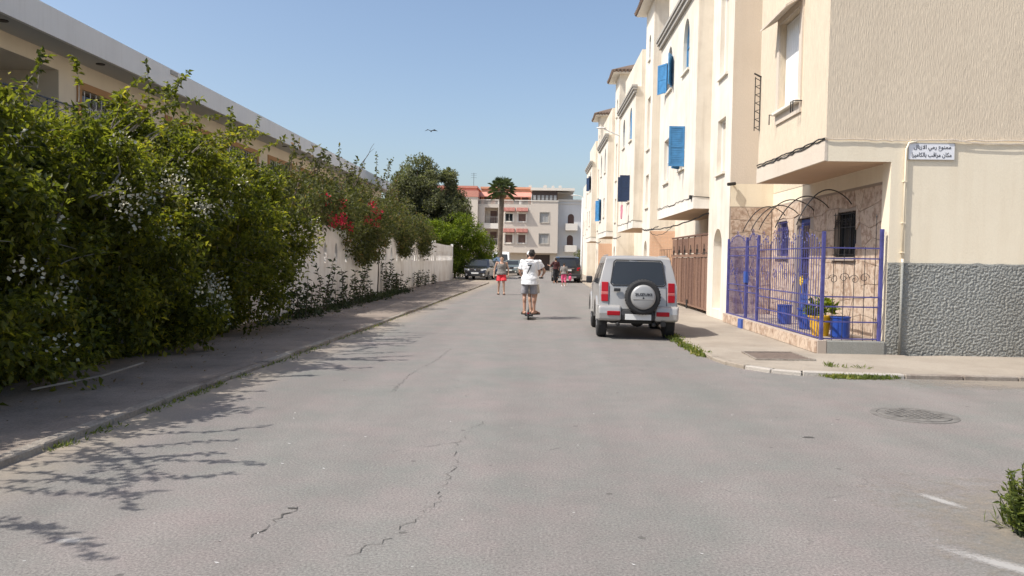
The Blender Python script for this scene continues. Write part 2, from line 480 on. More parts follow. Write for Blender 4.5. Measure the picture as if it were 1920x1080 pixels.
def worn_paint(name='worn_paint_film', col=(.52, .50, .47), top=.6, lo=.62, scale=38.0):
    m, nt, b = newmat(name)
    L = nt.links.new
    b.inputs['Base Color'].default_value = (*col, 1); b.inputs['Roughness'].default_value = .9
    tc = N(nt, 'ShaderNodeTexCoord'); sp = N(nt, 'ShaderNodeSeparateXYZ'); L(tc.outputs['Generated'], sp.inputs[0])
    def hump(s):
        a = N(nt, 'ShaderNodeMath', operation='SUBTRACT'); L(s, a.inputs[0]); a.inputs[1].default_value = .5
        c = N(nt, 'ShaderNodeMath', operation='ABSOLUTE'); L(a.outputs[0], c.inputs[0])
        r = N(nt, 'ShaderNodeMapRange'); r.inputs[1].default_value = .08; r.inputs[2].default_value = .5; r.inputs[3].default_value = 1; r.inputs[4].default_value = 0; L(c.outputs[0], r.inputs[0]); return r.outputs[0]
    mu = N(nt, 'ShaderNodeMath', operation='MULTIPLY'); L(hump(sp.outputs['X']), mu.inputs[0]); L(hump(sp.outputs['Y']), mu.inputs[1])
    no = N(nt, 'ShaderNodeTexNoise', Scale=scale, Detail=6.0, Roughness=.75); L(tc.outputs['Object'], no.inputs['Vector'])
    ad = N(nt, 'ShaderNodeMath', operation='MULTIPLY_ADD'); L(mu.outputs[0], ad.inputs[0]); ad.inputs[1].default_value = .55; L(no.outputs['Fac'], ad.inputs[2])
    r = N(nt, 'ShaderNodeMapRange'); r.inputs[1].default_value = lo; r.inputs[2].default_value = lo + .36; r.inputs[3].default_value = 0; r.inputs[4].default_value = top; L(ad.outputs[0], r.inputs[0])
    tr = N(nt, 'ShaderNodeBsdfTransparent'); ms = N(nt, 'ShaderNodeMixShader'); L(r.outputs[0], ms.inputs[0]); L(tr.outputs[0], ms.inputs[1]); L(b.outputs[0], ms.inputs[2])
    L(ms.outputs[0], nt.nodes['Material Output'].inputs[0])
    return m

M = dict(
    wornpaint=worn_paint(),
    sand=worn_paint('sand_film', (.31, .265, .21), .7, .55, 9.0),
    asphalt=asphalt(),
    dirt=plaster('dirt', (.30, .25, .19), (.2, .165, .125), .0, .8, .5, 40, 1),
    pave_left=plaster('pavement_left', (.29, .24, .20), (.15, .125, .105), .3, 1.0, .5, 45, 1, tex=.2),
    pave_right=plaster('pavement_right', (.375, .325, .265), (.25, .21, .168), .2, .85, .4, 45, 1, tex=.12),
    kerb=plaster('kerb_stone', (.36, .32, .27), (.17, .13, .105), .5, 1.0, .5, 40, 1, tex=.2),
    kerb_pale=plaster('kerb_pale', (.44, .405, .36), (.40, .36, .31), .3, .8, .4, 40, 1, tex=.1),
    white=plaster('white_paint', (.77, .72, .63), (.58, .50, .40), .65, .65, .15, 60, .4, .5),
    white_low=plaster('old_white_paint', (.80, .755, .68), (.60, .54, .46), .5, .6, .2, 60, .5, .5),
    shade_wall=plaster('weathered_shade_toned_white', (.75, .68, .57), (.52, .45, .36), .7, .7, .15, 60, .4, .2),  # stained white house paint, with the tone of its shaded faces put into the colour
    tan=plaster('tan_roughcast', (.72, .61, .465), (.61, .51, .385), .35, .4, .45, 55, .13, tex=.13),
    tan2=plaster('tan_plaster', (.66, .575, .475), (.55, .47, .38), .35, .4, .25, 50, .4, tex=.05),
    cream=plaster('cream_paint', (.83, .74, .575), (.72, .61, .45), .5, .45, .14, 45, .6, tex=.03),
    grey=plaster('grey_roughcast', (.35, .352, .325), (.25, .235, .20), .25, .55, .6, 70, 1, .7, tex=.22),
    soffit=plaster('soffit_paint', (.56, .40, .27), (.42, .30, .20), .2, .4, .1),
    wall_left=plaster('garden_wall_white', (.86, .84, .81), (.50, .43, .37), .45, .5, .15, 50, .5, .6),
    school=plaster('villa_white', (.74, .73, .71), (.60, .58, .55), .35, .35, .1, 50, .5),
    school_beige=plaster('villa_beige', (.72, .63, .50), (.60, .52, .41), .3, .35, .1, 50, .5),
    school_soffit=plaster('villa_soffit', (.52, .52, .50), (.42, .42, .40), .1, .35, .05),
    school_dark=plain('recess_dark_grey', (.26, .27, .28), .9),  # loggia back wall, darker grey than the walls around it
    orange=plaster('orange_surround', (.42, .24, .12), (.30, .17, .09), .2, .4, .1),
    block=plaster('block_render', (.66, .585, .50), (.56, .49, .415), .3, .35, .1, 30, .5),
    block_pale=plaster('block_pale_trim', (.78, .73, .65), (.66, .60, .52), .3, .3, .1),
    block_pink=plaster('block_salmon', (.60, .28, .215), (.52, .235, .18), .3, .35, .1),
    block_salmon_lt=plaster('block_orange', (.72, .38, .24), (.62, .31, .20), .3, .35, .1),
    awn=island_mat('awning_tiles', [(.30, .12, .10), (.38, .165, .135), (.44, .21, .175)], .8, .3, 20),
    roof=island_mat('roof_tiles', [(.10, .075, .06), (.17, .12, .09), (.24, .17, .12)], .85, .4, 18),
    brownwood=plain('brown_timber', (.07, .045, .035), .6, var=.3),
    shutter_brown=plain('brown_shutter', (.13, .072, .055), .6),
    garage=plain('garage_door_brown', (.06, .038, .032), .5),
    glass=plain('window_glass', (.02, .024, .028), .08, 0, .7),
    glass_pale=plain('curtained_glass', (.36, .36, .35), .25, 0, .5),
    glass_blue=plain('bluish_glass', (.30, .37, .42), .2, 0, .5, var=.25, bscale=40),
    pvc=plain('white_frame', (.78, .78, .76), .5),
    grey_frame=plain('grey_stone_frame', (.40, .375, .335), .8, bump=.2),
    blue=plain('blue_shutter_paint', (.06, .235, .47), .5, var=.25, bscale=40),
    navy=plain('navy_shutter_paint', (.018, .04, .10), .5, var=.25, bscale=40),
    fence=plain('blue_violet_iron_paint', (.078, .075, .245), .5, var=.35, bscale=60),
    fence_blue=plain('blue_door_paint', (.035, .09, .36), .45, var=.3, bscale=30),
    iron=plain('dark_iron', (.035, .033, .032), .55, .3),
    black=plain('black_cable', (.012, .012, .012), .6),
    stone=island_mat('pink_stone_cladding', [(.21, .13, .09), (.44, .32, .235), (.62, .50, .39), (.35, .235, .165), (.68, .57, .46)], .6, .4, 7),
    mortar=plain('mortar', (.40, .33, .27), .95),
    tile_peach=island_mat('peach_wall_tile', [(.58, .34, .22), (.66, .42, .28), (.72, .50, .36)], .35, .1, 30),
    gate=island_mat('rusty_brown_gate', [(.10, .055, .04), (.16, .09, .065), (.26, .155, .105), (.19, .11, .08)], .7, .25, 22),
    pot_blue=plain('blue_pot_glaze', (.02, .065, .33), .35, var=.2, bscale=30),
    pot_yellow=plain('yellow_pot_glaze', (.82, .47, .015), .4, var=.2, bscale=30),
    soil=plain('soil', (.05, .035, .025), 1),
    yellow=plain('yellow_ornament', (.75, .5, .03), .5),
    sign=plain('sign_enamel', (.80, .80, .82), .35),
    ink=plain('black_ink', (.015, .015, .02), .6),
    pink_cloth=plain('pink_cloth', (.55, .22, .28), .9),
    lamp=plain('lamp_post_white', (.72, .71, .68), .5),
    drain=plain('drain_cover_metal', (.19, .145, .115), .7, .2, bump=.3, bscale=90, var=.3),
    manhole=plain('manhole_iron', (.20, .187, .17), .75, .3, bump=.4, bscale=60, var=.35),
    paintmark=plain('worn_road_paint', (.40, .385, .36), .8, var=.35, bscale=60),
    crack=plain('crack_dark', (.085, .08, .072), .95),
    paper=plain('paper_scrap', (.52, .50, .47), .8),
    # vehicles and people
    silver=plain('silver_car_paint', (.40, .388, .37), .36, .25, .5, .4),
    black_paint=plain('black_car_paint', (.012, .012, .014), .25, 0, .5, .8),
    blue_paint=plain('slate_blue_car_paint', (.10, .15, .22), .3, .2, .5, .7),
    green_paint=plain('grey_green_car_paint', (.17, .20, .19), .3, .3, .5, .7),
    van_paint=plain('white_van_paint', (.76, .76, .75), .35, 0, .5, .5),
    alloy_dull=plain('grey_cover_paint', (.36, .36, .355), .4, .2, .4),
    rubber=plain('tyre_rubber', (.025, .025, .026), .85, bump=.3, bscale=60),
    plastic=plain('black_plastic', (.028, .028, .03), .6),
    alloy=plain('alloy_rim', (.42, .42, .43), .35, .8),
    chrome=plain('chrome', (.65, .65, .66), .15, 1),
    red_lens=plain('red_lens', (.34, .007, .014), .4, 0, .25, 0),
    pink_lens=plain('pale_red_lens', (.48, .13, .12), .4, 0, .25, 0),
    clear_lens=plain('clear_lens', (.55, .56, .56), .12, 0, .6, .5),
    plate=plain('number_plate_white', (.72, .72, .70), .4),
    carglass=plain('car_glass', (.03, .034, .038), .12, 0, .5),
    skin=plain('skin_tan', (.40, .225, .155), .55, var=.12, bscale=40),
    skin2=plain('skin_light', (.47, .29, .205), .55, var=.12, bscale=40),
    hair=plain('dark_hair', (.016, .012, .010), .7, bump=.6, bscale=120),
    tee=plain('white_cotton', (.80, .80, .80), .9, bump=.35, bscale=14),
    tee_grey=plain('grey_cotton', (.235, .22, .205), .95, bump=.3, bscale=18, var=.2),
    short_grey=plain('grey_shorts_cotton', (.32, .31, .325), .95, bump=.4, bscale=16, var=.25),
    short_beige=plain('beige_shorts_cotton', (.46, .42, .36), .95, bump=.4, bscale=16),
    short_red=plain('red_shorts_nylon', (.72, .035, .05), .75, bump=.4, bscale=16),
    maroon=plain('maroon_cotton', (.06, .018, .02), .95),
    trouser=plain('dark_trousers', (.02, .02, .024), .95),
    pink=plain('pink_cotton', (.70, .10, .22), .9),
    sole=plain('sandal_black', (.018, .016, .015), .8),
    capw=plain('white_cap_cotton', (.74, .73, .71), .9),
    # plants
    hedge=leafmat('hedge_leaf', (.045, .058, .014), (.175, .18, .035), .5, .5, (.31, .27, .05)),
    bush=leafmat('bush_leaf', (.07, .11, .017), (.22, .26, .04), .5, .5),
    olive=leafmat('bougainvillea_leaf', (.045, .055, .022), (.13, .13, .05), .35, .6, (.20, .12, .06)),
    weed=leafmat('weed_leaf', (.028, .040, .018), (.06, .08, .034), .2, .5),
    tree=leafmat('tree_leaf', (.085, .095, .052), (.22, .225, .135), .3, .6),
    palmleaf=leafmat('palm_leaf', (.04, .06, .025), (.10, .125, .05), .2, .5),
    grass_leaf=leafmat('roadside_leaf', (.07, .10, .025), (.20, .225, .06), .4, .6, (.28, .25, .08)),
    grass=leafmat('grass_blade', (.09, .11, .03), (.19, .18, .05), .35, .7),
    petal_w=plain('white_petal', (.56, .53, .41), .8),
    petal_r=plain('red_bract', (.55, .012, .045), .7),
    litter=leafmat('dry_leaf', (.16, .10, .05), (.30, .22, .12), .1, .9),
    bark=plain('bark', (.11, .085, .065), .95, bump=.8, bscale=25, var=.35),
    bark_pale=plain('pale_bark', (.27, .24, .20), .95, bump=.5, bscale=25, var=.3),
    palmbark=plain('palm_bark', (.20, .16, .125), .95, bump=.9, bscale=18, var=.35),
)
# ------------------------------------------------------------------ ground, road, pavements, kerbs
Zv = Vector((0, 0, 1))
def lerp_tab(tab, y):
    for (a, b), (c, d) in zip(tab, tab[1:]):
        if y <= c: return b + (d - b) * max(0, (y - a)) / (c - a)
    return tab[-1][1]
KL = [(-14, -3.95), (0, -3.92), (8, -3.88), (12, -3.80), (20, -3.58), (34, -3.25), (48, -2.94), (60, -2.9)]
kl = lambda y: lerp_tab(KL, y)
KR = [(13, 2.86), (30, 2.98), (53, 3.16), (80, 3.3)]
kr = lambda y: lerp_tab(KR, y)
PH = 0.06

g = MB(); g.poly([(-300, -150, -.02), (300, -150, -.02), (300, 600, -.02), (-300, 600, -.02)])
tag(g.build('ground', M['dirt']), 'pale dusty ground around the street', kind='structure')
g = MB()
g.poly([(-14, -30, 0), (40, -30, 0), (40, 12, 0), (3.6, 12, 0), (3.6, 92, 0), (9, 92, 0), (9, 94.6, 0), (-14, 94.6, 0)])
tag(g.build('road', M['asphalt']), 'sun bleached grey asphalt road with hairline cracks', kind='structure')

def ribbon(mb, ys, fa, fb, z):
    vs = []
    for y in ys: vs += [(fa(y), y, z), (fb(y), y, z)]
    mb.add(vs, [(2*i, 2*i+1, 2*i+3, 2*i+2) for i in range(len(ys) - 1)])

ys = [-12 + 1.0 * i for i in range(62)]
g = MB()
ribbon(g, ys, lambda y: -6.6, lambda y: kl(y) - .112, PH - .003)
g.poly([(-6.6, 49, PH), (kl(49) - .13, 49, PH), (kl(49) - .13, 49, -.01), (-6.6, 49, -.01)])
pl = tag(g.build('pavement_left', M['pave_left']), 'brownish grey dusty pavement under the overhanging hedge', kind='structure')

corner = [(2.86, 13.2), (2.88, 12.6), (2.97, 12.05), (3.14, 11.62), (3.42, 11.25), (3.80, 11.03), (4.4, 10.96), (6, 10.93), (9, 10.90), (13, 10.86), (20, 10.8)]
def inset(pts, d):
    out = []
    for i, p in enumerate(pts):
        a = Vector(pts[max(0, i-1)]); b = Vector(pts[min(len(pts)-1, i+1)])
        t = (b - a).normalized(); nn = Vector((-t.y, t.x))
        out.append(tuple(Vector(p) + nn * d))
    return out
path_r = [(kr(y), y) for y in [76 - 2 * i for i in range(32)]] + corner
inner = inset(path_r, .112)
g = MB()
n = len(inner)
wallx = lambda y: 6.3
outer = [(6.3, max(13.6, p[1])) if p[1] > 13.2 else ((6.3 + (i > 0) * 0, 13.6)) for i, p in enumerate(inner)]
vs = []
for i, p in enumerate(inner):
    q = (6.3, max(13.2, p[1])) if p[0] < 6.3 else (p[0], 14.0)
    vs += [(p[0], p[1], PH - .003), (q[0], q[1], PH - .003)]
g.add(vs, [(2*i, 2*i+1, 2*i+3, 2*i+2) for i in range(n - 1)])
tag(g.build('pavement_right', M['pave_right']), 'pale beige concrete pavement along the cream houses', kind='structure')

kerb_l = empty('kerb', (-3.9, 0, 0), None, None)
tag(kerb_l, 'worn left kerb of grey and reddish stones', kind='structure')
y = -8.0
while y < 49:
    L = 1.0
    a, b = y + .008, y + L - .008
    dz = random.uniform(-.012, .012); dx = random.uniform(-.012, .012)
    m = MB()
    m.add([(kl(a)-.13+dx, a, -.05), (kl(a)+dx, a, -.05), (kl(b)+dx, b, -.05), (kl(b)-.13+dx, b, -.05),
           (kl(a)-.13+dx, a, PH+dz), (kl(a)-.012+dx, a, PH+dz), (kl(b)-.012+dx, b, PH+dz+random.uniform(-.008,.008)), (kl(b)-.13+dx, b, PH+dz)],
          [(0,3,2,1),(4,5,6,7),(0,1,5,4),(1,2,6,5),(2,3,7,6),(3,0,4,7)])
    m.build('kerb_stone', M['kerb'], kerb_l, bevel=.012, seg=1)
    y += L
kerb_r = empty('kerb', (3, 20, 0), None, None)
tag(kerb_r, 'right kerb curving round the street corner', kind='structure')
pts = []
for a, b in zip(path_r, path_r[1:]):
    d = (Vector(b) - Vector(a)).length
    k = max(1, round(d / .7))
    for i in range(k): pts.append(tuple(Vector(a).lerp(Vector(b), i / k)))
pts.append(path_r[-1])
ins = inset(pts, .13)
for i in range(len(pts) - 1):
    a, b, c, d = Vector(pts[i]), Vector(pts[i+1]), Vector(ins[i+1]), Vector(ins[i])
    e = (b - a) * .008 / max(.01, (b - a).length)
    a, d, b, c = a + e, d + e, b - e, c - e
    dz = random.uniform(-.008, .008)
    m = MB()
    m.add([(*a, -.05), (*b, -.05), (*c, -.05), (*d, -.05), (*a, PH+dz), (*b, PH+dz), (*c, PH+dz), (*d, PH+dz)],
          [(0,3,2,1),(4,5,6,7),(0,1,5,4),(1,2,6,5),(2,3,7,6),(3,0,4,7)])
    pale = 3.1 < pts[i][0] < 4.6 and pts[i][1] < 12
    m.build('kerb_stone', M['kerb_pale' if pale else 'kerb'] if (pale or pts[i][0] > 4.6) else M['pave_right'], kerb_r, bevel=.012, seg=1)

# ------------------------------------------------------------------ right: corner house
X1, Y1 = 4.9, 13.4          # bay street face, side street face
RW = 6.05                   # recessed ground floor wall
Yf = 20.1                   # party wall to the next house
TOP = 11.4
XP_ = 4.95
ux, uy = Vector((1, 0, 0)), Vector((0, 1, 0))
nx, ny = Vector((-1, 0, 0)), Vector((0, -1, 0))
house1 = empty('corner_house', (7, 16, 0), 'cream and tan corner house with grey roughcast base and fenced terrace', 'house', 'houses along the right side')
m = MB()   # upper storeys: side face (starts 3 cm proud), bay street face, far bay face
wall(m, (0, Y1, 0), ux, ny, (X1, 22), (3.7, TOP))
q = dict(u0=14.85, u1=16.05, z0=4.68, z1=6.42)
wall(m, (X1, 0, 0), uy, nx, (Y1, 17.45), (3.72, TOP), [q], .22)
m.poly([(X1, 17.45, 3.35), (RW, 17.45, 3.35), (RW, 17.45, TOP), (X1, 17.45, TOP)])
m.poly([(RW, 17.45, 3.35), (RW, Yf, 3.35), (RW, Yf, TOP), (RW, 17.45, TOP)])
m.poly([(X1, Y1, TOP), (22, Y1, TOP), (22, Yf, TOP), (X1, Yf, TOP)])
m.poly([(22, Y1, 0), (22, Yf, 0), (22, Yf, TOP), (22, Y1, TOP)])
m.build('upper_wall', M['tan'], house1)
m = MB()   # band at the foot of the bay
m.box(X1 - .025, X1 + .02, Y1 - .012, 17.45, 3.35, 3.715)
m.box(X1 - .025, X1 + 1.1, 17.452, 17.47, 3.35, 3.715)
m.build('bay_band', M['tan2'], house1)
m = MB()
m.poly([(X1 - .02, Y1, 3.352), (RW, Y1, 3.352), (RW, 17.45, 3.352), (X1 - .02, 17.45, 3.352)])
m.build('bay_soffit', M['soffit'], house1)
m = MB()   # cream ground floor wall of the side street (upper part) and beam over the terrace
wall(m, (0, Y1 - .006, 0), ux, ny, (X1, RW - .05), (3.34, 3.70))
wall(m, (0, Y1 - .006, 0), ux, ny, (RW - .05, 22), (1.6, 3.70))
m.poly([(X1, Y1 - .006, 3.70), (22, Y1 - .006, 3.70), (22, Y1 + .01, 3.70), (X1, Y1 + .01, 3.70)])
m.poly([(RW - .05, Y1 - .006, 0), (RW - .05, Y1 + .3, 0), (RW - .05, Y1 + .3, 3.35), (RW - .05, Y1 - .006, 3.35)])
m.poly([(RW - .05, Y1 + .3, 0), (RW, Y1 + .3, 0), (RW, Y1 + .3, 3.35), (RW - .05, Y1 + .3, 3.35)])
m.build('lower_wall', M['cream'], house1)
# roughcast base: real relief near the corner, plain further along
def rough_panel(x0, x1, z0, z1, y, step):
    nxn, nzn = int((x1 - x0) / step) + 1, int((z1 - z0) / step) + 1
    xs = np.linspace(x0, x1, nxn); zs = np.linspace(z0, z1, nzn)
    vs = []
    for z in zs:
        for x in xs:
            p = Vector((x * 27, 0, z * 31))
            h = noise.noise(p) * .65 + noise.noise(p * 2.1) * .5
            h = h if h > 0 else h * 1.6
            k = min(1, (z1 - z) / .05, (x - x0) / .03 + .2)
            vs.append((x, y - .018 - .019 * max(-.8, h) * k, z + (z / z1) ** 6 * .022 * noise.noise(Vector((x * 5, 3, 0)))))
    fs = [(j*nxn+i, j*nxn+i+1, (j+1)*nxn+i+1, (j+1)*nxn+i) for j in range(nzn - 1) for i in range(nxn - 1)]
    n0 = len(vs)
    return vs, fs, nxn, nzn
m = MB()
vs, fs, a_, b_ = rough_panel(RW - .06, 8.9, .02, 1.63, Y1, .0105)
m.add(vs, fs)
m.add([(RW - .06, Y1 - .02, 1.605), (22, Y1 - .02, 1.605), (22, Y1, 1.64), (RW - .06, Y1, 1.64)], [(0, 1, 2, 3)])
m.poly([(8.9, Y1 - .02, 0), (22, Y1 - .02, 0), (22, Y1 - .02, 1.63), (8.9, Y1 - .02, 1.63)])
o = bpy.data.objects.new('roughcast_base', None)
me = bpy.data.meshes.new('roughcast_base'); me.from_pydata(m.v, [], m.f)
me.materials.append(M['grey']); me.polygons.foreach_set('use_smooth', [True] * len(me.polygons))
bpy.data.objects.remove(o)
o = bpy.data.objects.new('roughcast_base', me); C.objects.link(o); o.parent = house1; o.location = -wpos(house1)
# recessed terrace walls with openings
w1 = dict(u0=18.78, u1=19.62, z0=1.76, z1=2.62); dr = dict(u0=17.35, u1=18.2, z0=.27, z1=2.62); w2 = dict(u0=14.85, u1=15.92, z0=1.73, z1=2.62)
m = MB()
wall(m, (RW, 0, 0), uy, nx, (Y1 + .05, Yf), (0, 3.05), [w1, dr, w2], .18)
m.build('terrace_wall', M['mortar'], house1)
m = MB()
wall(m, (RW, 0, 0), uy, nx, (Y1 + .05, Yf), (3.05, 3.36))
m.build('terrace_wall_top', M['cream'], house1)
# stone cladding, piece by piece
def cladding(parent, o, u, n, U, Z, ops, mat, cell=(.42, .34), name='stone_slab'):
    o, u, n = Vector(o), Vector(u), Vector(n)
    nu, nz = max(1, round((U[1]-U[0]) / cell[0])), max(1, round((Z[1]-Z[0]) / cell[1]))
    G = {}
    for i in range(nu + 1):
        for j in range(nz + 1):
            ju = random.uniform(-.3, .3) if 0 < i < nu else 0
            jz = random.uniform(-.3, .3) if 0 < j < nz else 0
            G[i, j] = Vector((U[0] + (i + ju) * (U[1]-U[0]) / nu, Z[0] + (j + jz) * (Z[1]-Z[0]) / nz))
    k = 0
    for i in range(nu):
        for j in range(nz):
            P = [G[i, j], G[i+1, j], G[i+1, j+1], G[i, j+1]]
            c = sum(P, Vector((0, 0))) / 4
            hit = False
            for q in ops:
                if q['u0'] - .02 < c.x < q['u1'] + .02 and q['z0'] - .02 < c.y < q['z1'] + .02: hit = True
            if hit: continue
            Q = [p + (c - p) * .03 for p in P]
            for q in ops:   # keep slabs out of the openings
                for p in Q:
                    if q['u0'] - .01 < p.x < q['u1'] + .01 and q['z0'] - .01 < p.y < q['z1'] + .01:
                        ds = [(p.x - q['u0'], (-1, 0)), (q['u1'] - p.x, (1, 0)), (q['z1'] - p.y, (0, 1)), (p.y - q['z0'], (0, -1))]
                        d, (sx, sy) = min(ds)
                        if sx: p.x = q['u0'] - .012 if sx < 0 else q['u1'] + .012
                        else: p.y = q['z1'] + .012 if sy > 0 else q['z0'] - .012
            t = random.uniform(.012, .022)
            mm = MB(); mm.prism([o + u * p.x + Zv * p.y + n * .002 for p in Q], n * t)
            mm.build(name, mat, parent)
            k += 1
    return k
cladding(house1, (RW, 0, 0), uy, nx, (Y1 + .3, Yf - .03), (.27, 3.0), [w1, dr, w2], M['stone'])
m = MB(); m.poly([(XP_ + .003, Yf - .012, 0), (RW, Yf - .012, 0), (RW, Yf - .012, 3.02), (XP_ + .003, Yf - .012, 3.02)]); m.build('terrace_end_wall', M['mortar'], house1)
cladding(house1, (0, Yf - .013, 0), ux, ny, (X1 + .08, RW - .03), (.27, 3.0), [], M['stone'])
m = MB(); m.poly([(XP_ + .003, Yf - .016, 3.02), (RW, Yf - .016, 3.02), (RW, Yf - .016, 3.6), (XP_ + .003, Yf - .016, 3.6)]); m.build('terrace_end_wall_top', M['cream'], house1)
# terrace floor and plinth
m = MB(); m.box(X1 - .02, RW, Y1 + .02, Yf - .02, 0, .27); m.build('terrace_floor', M['mortar'], house1)
m = MB(); m.box(X1 - .06, X1 + .1, Y1 - .05, Yf - .02, 0, .285); m.build('terrace_kerb', M['mortar'], house1, bevel=.01)
m = MB(); m.box(X1 + .1, RW - .06, Y1 - .045, Y1 + .1, 0, .28); m.build('terrace_front_kerb', M['grey'], house1, bevel=.02)
k = 0
for i in range(16):
    a = Y1 - .03 + i * .415
    mm = MB(); mm.box(X1 - .078, X1 - .059, a, a + .4, .065, .265); mm.build('plinth_slab', M['stone'], house1)
# windows and door of the terrace
grille_n = 0
def grille(parent, o, u, n, q, nb, mat, off=.03, curls=True):
    o, u, n = Vector(o), Vector(u), Vector(n)
    P = lambda a, z: o + u * a + Zv * z + n * off
    m = MB()
    for i in range(nb):
        a = q['u0'] + (q['u1'] - q['u0']) * (i + .5) / nb
        m.tube([P(a, q['z0'] + .01), P(a, q['z1'] - .01)], .007, 4)
    for z in (q['z0'] + .05, (q['z0'] * .35 + q['z1'] * .65), q['z1'] - .05):
        m.tube([P(q['u0'] + .01, z), P(q['u1'] - .01, z)], .008, 4)
    if curls:
        zc = q['z0'] * .35 + q['z1'] * .65
        for i in range(nb - 1):
            a = q['u0'] + (q['u1'] - q['u0']) * (i + 1) / nb
            r = (q['u1'] - q['u0']) / nb * .45
            m.tube([P(a + r * (1 - t / 14) * math.cos(t * .8), zc + .02 + r + r * (1 - t / 14) * math.sin(t * .8)) for t in range(12)], .006, 4)
    m.build('grille', mat, parent)
for q, blu in ((w1, 1), (w2, 0)):
    w = window(house1, (RW, 0, 0), uy, nx, q, (M['fence'] if blu else M['iron'], M['glass']), .14, (2, 1), .04, M['mortar'])
    grille(w, (RW, 0, 0), uy, nx, q, 6, M['fence'] if blu else M['iron'])
m = MB(); m.obox((RW + .1, dr['u0'] + .01, .27), (.05, 0, 0), (0, dr['u1'] - dr['u0'] - .02, 0), (0, 0, 2.33))
door = m.build('door', M['fence_blue'], house1)
m = MB(); m.obox((RW + .085, dr['u0'] + .12, 1.25), (.012, 0, 0), (0, dr['u1'] - dr['u0'] - .24, 0), (0, 0, 1.2)); m.build('door_glass', M['glass'], door)
for z0, z1 in ((.36, .72), (.78, 1.14)):
    m = MB(); m.obox((RW + .082, dr['u0'] + .12, z0), (.016, 0, 0), (0, dr['u1'] - dr['u0'] - .24, 0), (0, 0, z1 - z0)); m.build('door_panel', M['fence_blue'], door, bevel=.006)
m = MB(); m.lathe((RW + .07, dr['u0'] + .1, 1.1), [(.02, 0), (.02, -.05)], 8, 'x'); m.build('handle', M['iron'], door)
m = MB()
for z in (1.35, 2.0, 2.5): m.obox((RW + .06, dr['u0'] + .1, z), (.012, 0, 0), (0, .66, 0), (0, 0, .015))
for i in range(7): m.obox((RW + .062, dr['u0'] + .12 + i * .1, 1.25), (.01, 0, 0), (0, .012, 0), (0, 0, 1.25))
for i in range(3):
    c = (dr['u0'] + .22 + i * .2, 1.68)
    m.tube([(RW + .06, c[0] + .09 * math.cos(t * .5) * (1 - t / 20), c[1] + .14 * math.sin(t * .5)) for t in range(14)], .006, 4)
m.build('door_grille', M['fence'], door)
# white shuttered window on the bay with its canopy
q = dict(u0=14.85, u1=16.05, z0=4.68, z1=6.42)
m = MB()
for i in range(10):
    a = q['u0'] + .02 + i * .117
    m.obox((X1 + .10, a, q['z0'] + .02), (.03, 0, 0), (0, .105, 0), (0, 0, q['z1'] - q['z0'] - .04))
sw = MB(); panel(sw, (X1, 0, 0), uy, nx, hole_poly(q), .125, .15)
bw = sw.build('window', M['pvc'], house1)
for i in range(10):
    a = q['u0'] + .02 + i * .117
    mm = MB(); mm.obox((X1 + .10, a, q['z0'] + .02), (.028, 0, 0), (0, .107, 0), (0, 0, q['z1'] - q['z0'] - .04)); mm.build('shutter_slat', M['pvc'], bw, bevel=.006, seg=1)
m = MB()
for a0, a1, z0, z1 in ((14.7, 14.85, 4.42, 6.55), (16.05, 16.2, 4.42, 6.55), (14.85, 16.05, 6.42, 6.55), (14.85, 16.05, 4.42, 4.66)):
    m.obox((X1 - .035, a0 + .001, z0), (.04, 0, 0), (0, a1 - a0 - .002, 0), (0, 0, z1 - z0))
m.build('window_surround', M['tan2'], bw)
m = MB(); m.obox((X1 - .12, 14.72, 4.6), (.2, 0, 0), (0, 1.46, 0), (0, 0, .06)); m.build('sill', M['white'], bw, bevel=.008)
m = MB()
m.prism([(X1 + .01, 14.66, 6.62), (X1 - .36, 14.66, 6.38), (X1 - .36, 14.66, 6.34), (X1 + .01, 14.66, 6.57)], (0, 1.62, 0)); m.build('canopy', M['tan2'], house1)
for a in (14.68, 14.8, 16.14):
    mm = MB(); mm.tube([(X1, a, 4.62), (X1 - .17, a, 4.62), (X1 - .17, a, 4.42)], .014, 4); mm.build('hook', M['iron'], house1)
m = MB()   # iron bracket at the far edge of the bay
for dx in (-.02, -.13): m.tube([(X1 + dx, 17.38, 4.5), (X1 + dx, 17.38, 5.68)], .012, 4)
for i in range(13): m.tube([(X1 - .02, 17.38, 4.52 + i * .09), (X1 - .13, 17.38, 4.58 + i * .09 - (i % 2) * .1)], .009, 4)
m.tube([(X1, 17.38, 5.68), (X1 - .16, 17.38, 5.76)], .02, 4)
m.build('iron_bracket', M['iron'], house1)
# cables on the band
def droop(a, b, sag, n=14, wob=.01):
    a, b = Vector(a), Vector(b)
    return [a.lerp(b, i / n) - Zv * (sag * 4 * (i / n) * (1 - i / n)) + Vector((0, 0, random.uniform(-wob, wob))) for i in range(n + 1)]
m = MB(); m.tube(droop((X1 - .04, 17.4, 3.74), (X1 - .04, Y1 - .03, 3.735), .01, 30, .012), .014, 5)
m.tube(droop((X1 - .035, 17.4, 3.70), (X1 - .035, Y1 - .03, 3.715), .03, 24, .02), .008, 4)
m.build('cable', M['black'], house1)
m = MB(); m.tube(droop((X1 - .04, Y1 - .03, 3.725), (6.3, Y1 - .03, 3.70), .01, 18, .01), .011, 5)
m.tube(droop((6.3, Y1 - .035, 3.715), (22, Y1 - .035, 3.69), .01, 90, .012), .014, 5)
m.tube(droop((6.9, Y1 - .05, 3.70), (9.4, Y1 - .05, 3.69), .035, 12, .01), .009, 4)
m.build('cable', M['tan2'], house1)
m = MB(); m.tube([(6.40, Y1 - .04, 3.68), (6.27, Y1 - .045, 3.66), (6.225, Y1 - .045, 3.55), (6.225, Y1 - .045, 1.66)], .018, 8)
